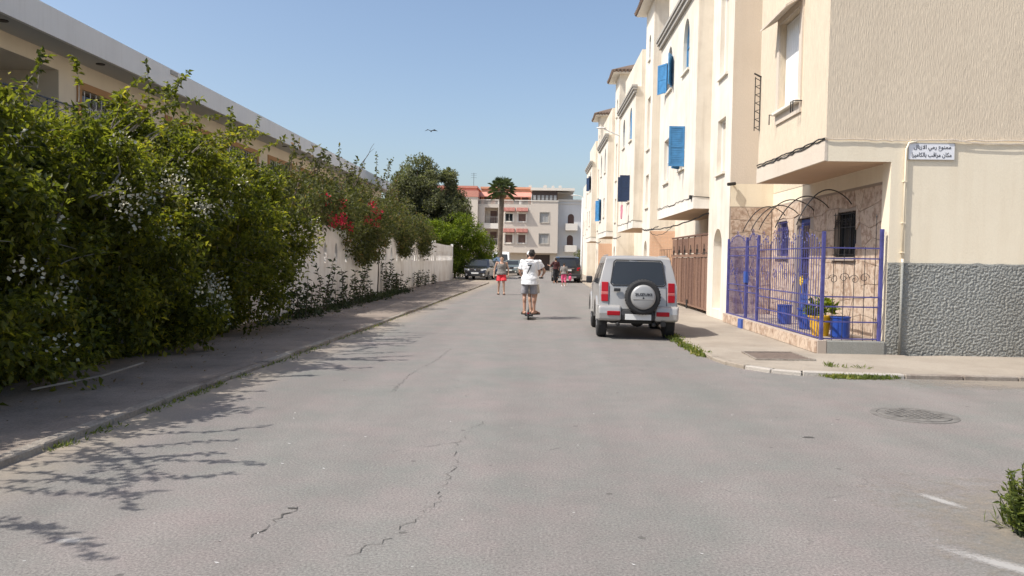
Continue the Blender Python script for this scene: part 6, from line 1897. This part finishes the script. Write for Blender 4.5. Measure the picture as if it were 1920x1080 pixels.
Pp, Dd = clumps(cen, rad, 34, 6)
leaf_obj('foliage', Pp, .092, M['hedge'], hd, Dd * .5, up=2.6, w=.55, seed=7)
ic = np.stack([r_.uniform(-8.0, -5.6, 52000), r_.uniform(4.2, 18.8, 52000), r_.uniform(.02, 1, 52000)], 1)
ic[:, 2] = [z * (max(.8, hedge_top(y)) - .35) for y, z in zip(ic[:, 1], ic[:, 2])]
ic = ic[[x < hedge_front(y, z) - (.55 if z < 2.2 else .2) and z > (y - 15.2) * .46 for x, y, z in ic]]
bk = np.stack([r_.uniform(-6.36, -5.95, 30000), r_.uniform(4.2, 17.8, 30000), r_.uniform(.06, 2.7, 30000)], 1)
bk = bk[bk[:, 2] > (bk[:, 1] - 15.0) * .5]
ic = np.concatenate([ic, bk])
leaf_obj('inner_foliage', ic, .12, M['hedge'], hd, None, up=.3, w=.6, seed=8)
# shoots
sh_p = []; sh_d = []; stems = MB()
def shoot(p, d, L, seed, leaves=True, bend=.3, r0=.009):
    q = random.Random(seed); p, d = Vector(p), Vector(d).normalized(); pts = [p.copy()]
    k = max(5, int(L / .07))
    bx = Vector((q.uniform(-1, 1), q.uniform(-1, 1), -.4)) * bend
    for i in range(k):
        d = (d + bx * (1.0 / k) + Vector((q.gauss(0, .06), q.gauss(0, .06), q.gauss(0, .05)))).normalized()
        p = p + d * (L / k); pts.append(p.copy())
        if leaves and i > 1:
            for _ in range(leaves if isinstance(leaves, int) and leaves > 1 else 2):
                sh_p.append(tuple(p)); sh_d.append((q.gauss(0, 1), q.gauss(0, 1), q.gauss(.1, .5)))
    stems.tube(pts, [r0 * (1 - .75 * i / len(pts)) for i in range(len(pts))], 4)
for i in range(95):
    y = r_.uniform(6.5, 19); x = r_.uniform(-7.6, -6.3)
    shoot((x, y, hedge_top(y) - .3 - max(0, x + 6.6) * .9), (r_.normal(.1, .45), r_.normal(0, .5), 1), r_.uniform(.4, .85), i, 4)
for i, (x, y, z, L) in enumerate([(-5.9, 9.0, 3.5, .45), (-6.0, 10.0, 3.55, .6), (-6.0, 12.6, 3.7, .8), (-6.1, 15.2, 3.6, .8), (-6.0, 12.3, 3.8, .6), (-6.2, 8.5, 3.4, .5)]):
    shoot((x, y, z), (.1, .1, 1), L, 900 + i, 7)
for i in range(70):
    y = r_.uniform(5, 18.5); z = r_.uniform(1.2, 3.4)
    shoot((hedge_front(y, z) - .15, y, z), (1, r_.normal(0, .4), r_.normal(.1, .4)), r_.uniform(.3, .6), 200 + i, 3, .9)
for i in range(12):   # long sprays over the near kerb
    y = r_.uniform(3.2, 6.0)
    shoot((-5.6, y, 2.4), (1, r_.normal(0, .5), .45), r_.uniform(.9, 1.7), 400 + i, 4, 1.0)
for i in range(26):
    y = r_.uniform(8.5, 16)
    shoot((hedge_front(y, 2.6) - .2, y, 3.3), (.8, r_.normal(0, .4), .75), r_.uniform(.7, 1.2), 500 + i, 5, .8)
leaf_obj('shoot_leaves', sh_p, .085, M['hedge'], hd, np.array(sh_d) * .8, up=2.2, w=.5, seed=9)
for pts in ([(-5.5, 9.35, 2.26), (-5.42, 10.2, 2.5), (-5.46, 11.0, 2.46), (-5.6, 11.8, 2.4)], [(-5.45, 9.6, 2.3), (-5.4, 9.9, 2.62), (-5.5, 10.0, 2.9)], [(-5.2, 7.8, .16), (-4.9, 8.6, .19), (-4.95, 9.6, .2)]):
    stems.tube(pts, .012, 5)
for i in range(14):
    y = 5 + i * 1.05; stems.tube([(-6.2 + random.uniform(-.2, .1), y, .1), (-6.1, y + random.uniform(-.3, .3), 1.2), (-5.9, y + random.uniform(-.5, .5), 2.6)], [.035, .025, .012], 6)
stems.build('stems', M['bark_pale'], hd)['kind'] = 'stuff'
# white blossom
fc = []
for i in range(46):
    y = r_.uniform(6.5, 18.5); z = r_.uniform(.5, hedge_top(y) - .1)
    if noise.noise(Vector((y * .7, z * .7, 9))) < -.05: continue
    fc.append((hedge_front(y, z) + .20 + r_.normal(0, .06) - max(0, z - hedge_top(y) + .5) * .7, y, z))
for (y, z) in [(11.2, 2.6), (11.4, 2.45), (11.3, 2.2), (13.3, 2.3), (13.2, 1.2), (12.2, .9), (11.9, .75), (10.2, 2.2), (9.6, 2.35)] * 3:
    y += random.gauss(0, .15); z += random.gauss(0, .12); fc.append((hedge_front(y, z) + .24, y, z))
Pf, Df = clumps(fc, .17, 26, 31, 1.1)
leaf_obj('blossom', Pf, .045, M['petal_w'], hd, Df + np.array([.6, -.3, .2]), up=.2, w=.9, fold=.08, seed=10)['kind'] = 'stuff'
# fallen leaves and twigs under the hedge
n_ = 900
fx = r_.normal(-5.15, .4, n_); fy = r_.uniform(5, 45, n_); ok = fx < -4.05
lp_ = np.stack([fx, fy, np.full(n_, PH + .004)], 1)[ok]
o = leaf_obj('leaf_litter', lp_, .05, M['litter'], None, np.array([0, 0, -.3]), up=6, w=.5, fold=.1, droop=0, seed=11)
tag(o, 'dry leaves scattered over the left pavement', kind='stuff')

# ---- bougainvillea over the wall -------------------------------------------------------------
bv = empty('bougainvillea', (-6.5, 29, 2), 'brownish green bougainvillea with crimson bracts spilling over the white wall', 'shrub')
cen = []; rad = []
for i in range(2300):
    y = r_.uniform(20, 44)
    h = 3.75 + .55 * math.sin((y - 20) / 22 * math.pi) + .25 * math.sin(y * .9)
    x = r_.uniform(-9.2, -5.75)
    low = 2.35
    if x > -6.35:
        hang = 1.15 * max(0, 1 - ((y - 28.0) / 3.6) ** 2) + .9 * max(0, 1 - ((y - 35.5) / 1.6) ** 2) + .75 * max(0, 1 - ((y - 41.5) / 2.0) ** 2)
        low = 2.45 - hang
    z = low + (h - low) * r_.uniform() ** .8
    if x > -6.2: z = min(z, 3.2)
    if noise.noise(Vector((x, y * .6, z))) < -.22: continue
    cen.append((x, y, z)); rad.append(r_.uniform(.2, .42))
for i in range(420):
    y = r_.choice([r_.normal(28.2, 1.9), r_.normal(27.5, 1.2), r_.normal(35.5, .8), r_.normal(41.5, 1.0)]); zt = 2.7
    zb = 2.5 - (1.35 * max(0, 1 - ((y - 28.0) / 3.8) ** 2) + .9 * max(0, 1 - ((y - 35.5) / 1.6) ** 2) + .8 * max(0, 1 - ((y - 41.5) / 2.0) ** 2))
    cen.append((-6.08 + r_.normal(0, .12), y, zb + (zt - zb) * r_.uniform() ** .7)); rad.append(r_.uniform(.15, .3))
Pp, Dd = clumps(cen, rad, 24, 41)
leaf_obj('foliage', Pp, .115, M['olive'], bv, Dd * .6, up=1.0, w=.5, seed=12)
rc = []
for (y, z, k) in [(23.4, 3.25, 5), (21.8, 3.3, 3), (27.9, 3.4, 5), (28.6, 3.2, 4), (27.6, 2.85, 4), (22.5, 2.66, 4), (23.6, 2.62, 4), (24.3, 2.6, 3), (22.9, 2.7, 3), (28.0, 2.7, 3)]:
    for i in range(k): rc.append((-5.95 + random.gauss(0, .06), y + random.gauss(0, .16), z + random.gauss(0, .08)))
Pf, Df = clumps(rc, .13, 20, 42, 1.0)
leaf_obj('bracts', Pf, .075, M['petal_r'], bv, Df + np.array([.4, -.4, .2]), up=.2, w=.85, fold=.1, seed=13)['kind'] = 'stuff'
sh_p = []; sh_d = []; stems = MB()
for i in range(34):
    y = r_.uniform(21, 38); shoot((r_.uniform(-7, -6.1), y, 3.9), (r_.normal(.1, .4), r_.normal(0, .4), 1), r_.uniform(.6, 1.3), 600 + i, 1, .5, .014)
shoot((-6.4, 27.5, 4.0), (.2, -.9, 1.0), 2.5, 777, 0, .9, .018); shoot((-6.4, 27.0, 4.0), (.25, .5, 1), 1.9, 778, 0, -.8, .018)
for i in range(5): shoot((-6.5, 31 + i * 1.2, 4.3), (.05, r_.normal(0, .3), 1), 1.5, 790 + i, 2, .3, .014)
leaf_obj('shoot_leaves', sh_p, .13, M['olive'], bv, np.array(sh_d), w=.5, seed=14)
for i in range(12):
    y = 21 + i * 1.6; stems.tube([(-7, y, .1), (-6.9, y + random.uniform(-.4, .4), 2), (-6.6, y + random.uniform(-1, 1), 3.6)], [.06, .04, .02], 6)
stems.build('stems', M['bark'], bv)['kind'] = 'stuff'

# ---- plants along the foot of the wall -------------------------------------------------------
def weed(x, y, h, n, seed, label, leaf=.15, spread=.16):
    q = random.Random(seed); st = MB(); pts_ = []; dirs = []
    for s in range(n):
        bx, by = x + q.gauss(0, spread), y + q.gauss(0, spread * 1.4)
        hh = h * q.uniform(.55, 1.05); tx, ty = bx + q.gauss(.06, .12) * hh, by + q.gauss(0, .15) * hh
        P_ = [Vector((bx, by, .04)), Vector(((bx + tx) / 2, (by + ty) / 2, .1 + hh * .5)), Vector((tx, ty, .1 + hh))]
        st.tube(P_, [.012, .009, .004], 4)
        k = int(hh / .10)
        for i in range(k):
            t = .12 + .88 * i / k
            p = P_[0].lerp(P_[2], t)
            for sd in (-1, 1):
                a = i * 1.3 + sd * 1.57
                pts_.append(tuple(p)); dirs.append((math.cos(a) * 1.2, math.sin(a) * 1.2, .5))
    root = empty('wall_plant', (x, y, .12), label, 'plant', 'weeds along the foot of the white wall')
    st.build('stem', M['bark'], root)['kind'] = 'stuff'
    leaf_obj('leaves', pts_, leaf, M['weed'], root, np.array(dirs), up=1.5, w=.42, droop=.1, seed=seed)
    return root
wl_ = [(-5.85, 18.6, .95, 8), (-5.8, 19.8, .8, 8), (-5.85, 21.2, 1.45, 5), (-5.75, 22.4, .6, 7), (-5.85, 23.8, 1.3, 7), (-5.8, 25.2, 1.2, 8), (-5.75, 26.3, .45, 7), (-5.95, 31.6, 1.35, 7), (-5.85, 32.6, .9, 9), (-5.9, 33.8, .6, 9), (-5.95, 39.0, .9, 7), (-5.9, 41.5, .85, 6), (-5.9, 44, .55, 6)]
wn_ = ['first of the tall dark weeds beyond the hedge', 'bushy weed at the wall just past the hedge end', 'tall broad leaved weed leaning left of the red flowers', 'low wide weed under the red flowers', 'tall leafy weed below the hanging bougainvillea',
       'dense weed below the lowest bougainvillea branch', 'low sprawling weed on the pavement edge', 'slender tall weed against the bare wall', 'round weed beside the slender tall one', 'low weed right of the round weed', 'small upright weed past the middle of the wall', 'thin weed near the far wall section', 'last low weed near the wall end']
for i, (a, lab) in enumerate(zip(wl_, wn_)): weed(*a, 50 + i, lab)
# dark strip of undergrowth along the wall foot
uc = np.stack([r_.normal(-5.75, .16, 190), r_.uniform(16.0, 34, 190), r_.uniform(.06, .16, 190)], 1)
Pp, Dd = clumps(uc, .16, 22, 61, .6)
o = leaf_obj('undergrowth', Pp, .09, M['weed'], None, Dd, up=1.0, w=.45, seed=62); tag(o, 'low dark undergrowth at the foot of the wall', kind='stuff')
# young bare stem against the wall
ys_ = MB(); ys_.tube([(-6.0, 29.2, .1), (-5.98, 29.25, 1.0), (-6.0, 29.3, 1.75)], [.03, .022, .01], 6)
tag(ys_.build('bare_stem', M['bark']), 'single bare stem standing against the white wall', 'plant')

# ---- trees -----------------------------------------------------------------------------------
def tree(name, base, blobs, mat, label, leaf=.2, per=38, trunk=(.16, 3), dens=1.0, seed=1, up=.8, bark='bark', group=None, cat='tree'):
    root = empty(name, base, label, cat, group); r = np.random.default_rng(seed)
    cen = []; rad = []
    tr = MB(); b = Vector(base)
    for (c, rx, ry, rz, n) in blobs:
        c = Vector(c)
        k = 0
        while k < n * dens:
            g_ = Vector(r.normal(size=3)).normalized() * (r.uniform() ** .35)
            p = c + Vector((g_.x * rx, g_.y * ry, g_.z * rz))
            if noise.noise(p * .75 + Vector((seed, 0, 0))) < -.18: k += .35; continue
            cen.append(tuple(p)); rad.append(r.uniform(.22, .5) * min(1, rx)); k += 1
        mid = b + Vector((0, 0, trunk[1] * .6))
        tr.tube([b, mid, b.lerp(c, .75) + Vector((0, 0, .2)), c + Vector((0, 0, rz * .5))], [trunk[0], trunk[0] * .7, trunk[0] * .4, .03], 7)
        for i in range(5):
            g_ = Vector(r.normal(size=3)).normalized()
            tr.tube([b.lerp(c, .8), c + Vector((g_.x * rx, g_.y * ry, g_.z * rz)) * .9], [trunk[0] * .3, .015], 5)
    P_, D_ = clumps(cen, rad, per, seed + 1, .85)
    leaf_obj('crown', P_, leaf, mat, root, D_ * .5 + np.array([0, 0, .2]), up=up, w=.4, seed=seed + 2)
    tr.build('trunk', M[bark], root)
    return root
tree('dark_tree', (-9.0, 60, 0), [((-9.3, 60, 7.4), 1.8, 1.9, 1.9, 200), ((-10.1, 60, 6.2), 1.7, 1.9, 1.9, 150), ((-8.6, 60, 6.3), 1.7, 1.9, 1.8, 150), ((-9.6, 60, 4.6), 2.4, 2.2, 1.8, 180), ((-7.9, 60, 4.6), 2.2, 2, 1.8, 180)], M['tree'],
     'tall rounded dark green tree behind the end of the white wall', .19, 60, (.2, 3.5), 1, 71, group='trees left of the street')
tree('dark_tree', (-7.0, 61, 0), [((-7.0, 61, 7.3), .65, .9, 1.3, 80), ((-7.0, 61, 6.2), 1.1, 1.2, 1.3, 120), ((-6.7, 61, 4.9), 1.6, 1.6, 1.7, 190)], M['tree'],
     'narrower pointed dark tree next to the tall one', .18, 60, (.15, 3), 1, 75, group='trees left of the street')
tree('green_bush', (-6.2, 59, 0), [((-7.6, 57.5, 3.3), 1.9, 1.6, 1.0, 140), ((-5.8, 59, 3.2), 1.9, 1.5, 1.6, 190), ((-4.6, 61, 2.2), 1.4, 1.6, 1.3, 110), ((-5.9, 58, 1.3), .9, 1.0, 1.1, 70)], M['bush'],
     'bright green bush spilling over the wall end above the black car', .15, 60, (.1, 1.5), 1.15, 81, group='trees left of the street', cat='bush')
tree('grey_shrub', (-6.9, 66, 0), [((-6.6, 66, 4.4), 1.2, 1.2, 1.3, 60)], M['tree'], 'small greyish shrub in front of the salmon topped block', .16, 30, (.08, 2), .9, 85, group='trees left of the street', cat='shrub')
tree('dark_creeper', (5.3, 91, 0), [((5.3, 91, 1.6), .9, .8, 1.2, 50), ((5.9, 91, 2.1), .6, .6, .8, 26)], M['tree'], 'dark creeper beside the pale house at the far right', .16, 40, (.06, 1), 1, 88, cat='shrub')

# palm
pm = empty('palm_tree', (-3.5, 75, 0), 'tall fan palm with bare trunk in front of the beige block', 'palm', 'trees left of the street')
m = MB(); pts = [(-3.55, 75, 0), (-3.52, 75, 2), (-3.48, 75, 4.5), (-3.42, 75, 6.5), (-3.40, 75, 8.1)]
m.tube(pts, [.30, .25, .22, .23, .27], 12)
for i in range(64):
    z = .4 + i * .12; x = -3.55 + .15 * z / 8; m.lathe((x, 75, z), [(.245, 0), (.275, .05), (.23, .07)], 9)
m.build('trunk', M['palmbark'], pm)
top = Vector((-3.4, 75, 8.2)); rp = random.Random(4)
for i in range(44):
    az = i * 2.399; el = R(78 - 118 * (i / 44) ** .9)
    d = Vector((math.cos(az) * math.cos(el), math.sin(az) * math.cos(el), math.sin(el)))
    side = d.cross(Zv).normalized() if abs(d.z) < .98 else Vector((1, 0, 0)); nn = side.cross(d)
    pl_ = rp.uniform(.6, .9); hub = top + d * pl_
    f = MB(); f.tube([top, hub], [.03, .015], 4)
    for j in range(13):
        a = R(-82 + 164 * j / 12); bd = d * math.cos(a) + side * math.sin(a)
        L_ = .85 * (1 - .3 * abs(a) / 1.4); w_ = (d * -math.sin(a) + side * math.cos(a)) * .035
        mid = hub + bd * L_ * .6 + nn * .04; tip = hub + bd * L_ - Zv * .16
        f.add([hub, mid + w_, tip, mid - w_], [(0, 1, 2), (0, 2, 3)])
    f.build('frond', M['palmleaf'], pm)
dead = MB()
for i in range(26):
    a = i * 2.399; p = Vector((-3.4, 75, 8.0)); q_ = p + Vector((math.cos(a) * .4, math.sin(a) * .4, -rp.uniform(.3, .8)))
    dead.tube([p, p.lerp(q_, .6) + Vector((math.cos(a) * .08, math.sin(a) * .08, .05)), q_], [.03, .06, .015], 4)
dead.build('dead_fronds', M['litter'], pm)

# ---- right side greenery ---------------------------------------------------------------------
def tuft(name, pts, n, h, seed, label, mat='grass_leaf', wid=.10, cat=None, leafw=.13):
    q = random.Random(seed); P_ = []; D_ = []
    for i in range(n):
        t = q.random() * (len(pts) - 1); k = int(t); a, b = Vector(pts[k]), Vector(pts[min(k + 1, len(pts) - 1)])
        p = a.lerp(b, t - k)
        if noise.noise(Vector((p.x * 2.5, p.y * 2.5, seed))) < -.15: continue
        P_.append((p.x + q.gauss(0, wid), p.y + q.gauss(0, wid), p.z)); D_.append((q.gauss(0, .85), q.gauss(0, .85), 1.0))
    o = leaf_obj(name, P_, h, M[mat], None, np.array(D_), up=0, w=leafw, fold=.05, droop=-.2, seed=seed)
    if cat: return tag(o, label, cat, 'weeds on the right')
    return tag(o, label, kind='stuff')
tuft('kerb_weeds', [(2.87, 16.4, .02), (2.84, 14.6, .0), (2.86, 13.0, .0)], 1900, .085, 91, 'weeds growing along the right kerb behind the silver car', wid=.06, leafw=.34)
tuft('kerb_weeds', [(4.15, 10.97, .0), (4.5, 10.9, .0), (5.1, 10.95, .0)], 1300, .06, 92, 'patch of weeds at the kerb below the grey roughcast', wid=.06, leafw=.34)
tuft('kerb_weeds', [(4.5, 11.9, PH), (4.4, 11.6, PH), (4.9, 11.5, PH), (5.1, 11.7, PH)], 160, .06, 93, 'weeds in the cracks of the corner pavement', wid=.04, leafw=.2)
tuft('kerb_weeds', [(-3.84, 6, .0), (-3.82, 10, 0), (-3.6, 18, 0), (-3.2, 36, 0)], 1500, .05, 94, 'dry weeds along the left gutter', wid=.04, leafw=.25)
gp = empty('pot_plant', (5.22, 14.35, .57), 'leafy green plant growing in the yellow pot', 'plant')
st = MB(); pts_ = []; D_ = []
for i in range(16):
    a = i * 2.4; e = Vector((5.22 + .17 * math.cos(a) * random.uniform(.3, 1.2), 14.35 + .17 * math.sin(a), .6 + random.uniform(.1, .32)))
    st.tube([(5.22, 14.35, .56), e], [.008, .004], 4)
    for j in range(13): pts_.append(tuple(e + Vector((random.gauss(0, .04), random.gauss(0, .04), random.gauss(0, .04))))); D_.append((math.cos(a), math.sin(a), .3))
st.build('stem', M['bark'], gp)['kind'] = 'stuff'; leaf_obj('leaves', pts_, .12, M['bush'], gp, np.array(D_), up=1.5, w=.6, seed=95)
# little bush at the right edge
rb_ = empty('road_bush', (2.95, 4.62, 0), 'small bushy green weed on sandy dirt at the right edge of the road', 'bush')
P_ = []; D_ = []; st = MB(); q = random.Random(12)
for i in range(70):
    a = q.uniform(0, 6.28); r0 = q.uniform(0, .2); tipz = q.uniform(.16, .44)
    b = Vector((2.98 + .5 * r0 * math.cos(a), 4.62 + .5 * r0 * math.sin(a), 0)); e = Vector((2.98 + 1.0 * r0 * math.cos(a), 4.62 + 1.0 * r0 * math.sin(a), tipz * (1.15 - r0 * 2)))
    st.tube([b, b.lerp(e, .5) + Vector((0, 0, .03)), e], [.004, .003, .0015], 4)
    for j in range(26):
        t = .2 + .8 * j / 26; P_.append(tuple(b.lerp(e, t))); D_.append((q.gauss(0, .8), q.gauss(0, .8), .6))
st.build('stems', M['weed'], rb_)['kind'] = 'stuff'; leaf_obj('leaves', P_, .042, M['grass_leaf'], rb_, np.array(D_), up=.6, w=.36, seed=96)
tuft('dry_grass', [(2.75, 4.15, 0), (3.1, 4.0, 0), (3.3, 4.4, 0)], 1300, .045, 97, 'dry low grass beside the small bush', wid=.1, leafw=.1)
tuft('dry_grass', [(2.93, 4.78, 0), (3.15, 4.85, 0)], 60, .14, 98, 'pale dry stalks behind the small bush', wid=.06, leafw=.03)
# paper scraps and pebbles
sc_ = MB(); q = random.Random(3)
for i in range(46):
    x, y = q.uniform(-3.7, 3.2), q.uniform(3.6, 13); s = q.uniform(.004, .011); a = q.uniform(0, 3)
    sc_.add([(x + s * math.cos(a + k * 1.57) * (1.5 if k % 2 else .7), y + s * math.sin(a + k * 1.57), .003 + .006 * (k == 1)) for k in range(4)], [(0, 1, 2), (0, 2, 3)])
tag(sc_.build('litter', M['paper']), 'tiny pale scraps and pebbles on the asphalt', kind='stuff')

# bird over the street
bd = empty('flying_bird', (-6.9, 50, 9.7), 'small dark bird gliding in the blue sky above the dark trees', 'bird')
m = MB(); m.ellipsoid((-6.9, 50, 9.7), .05, .16, .05, 8, 6); m.build('body', M['iron'], bd, smooth=True)
for s_ in (-1, 1):
    m = MB(); m.prism([(-6.9, 49.94, 9.72), (-6.9 + s_ * .22, 49.98, 9.82), (-6.9 + s_ * .42, 50.1, 9.72), (-6.9 + s_ * .2, 50.08, 9.80), (-6.9, 50.06, 9.70)], (0, 0, -.012)); m.build('wing', M['iron'], bd)
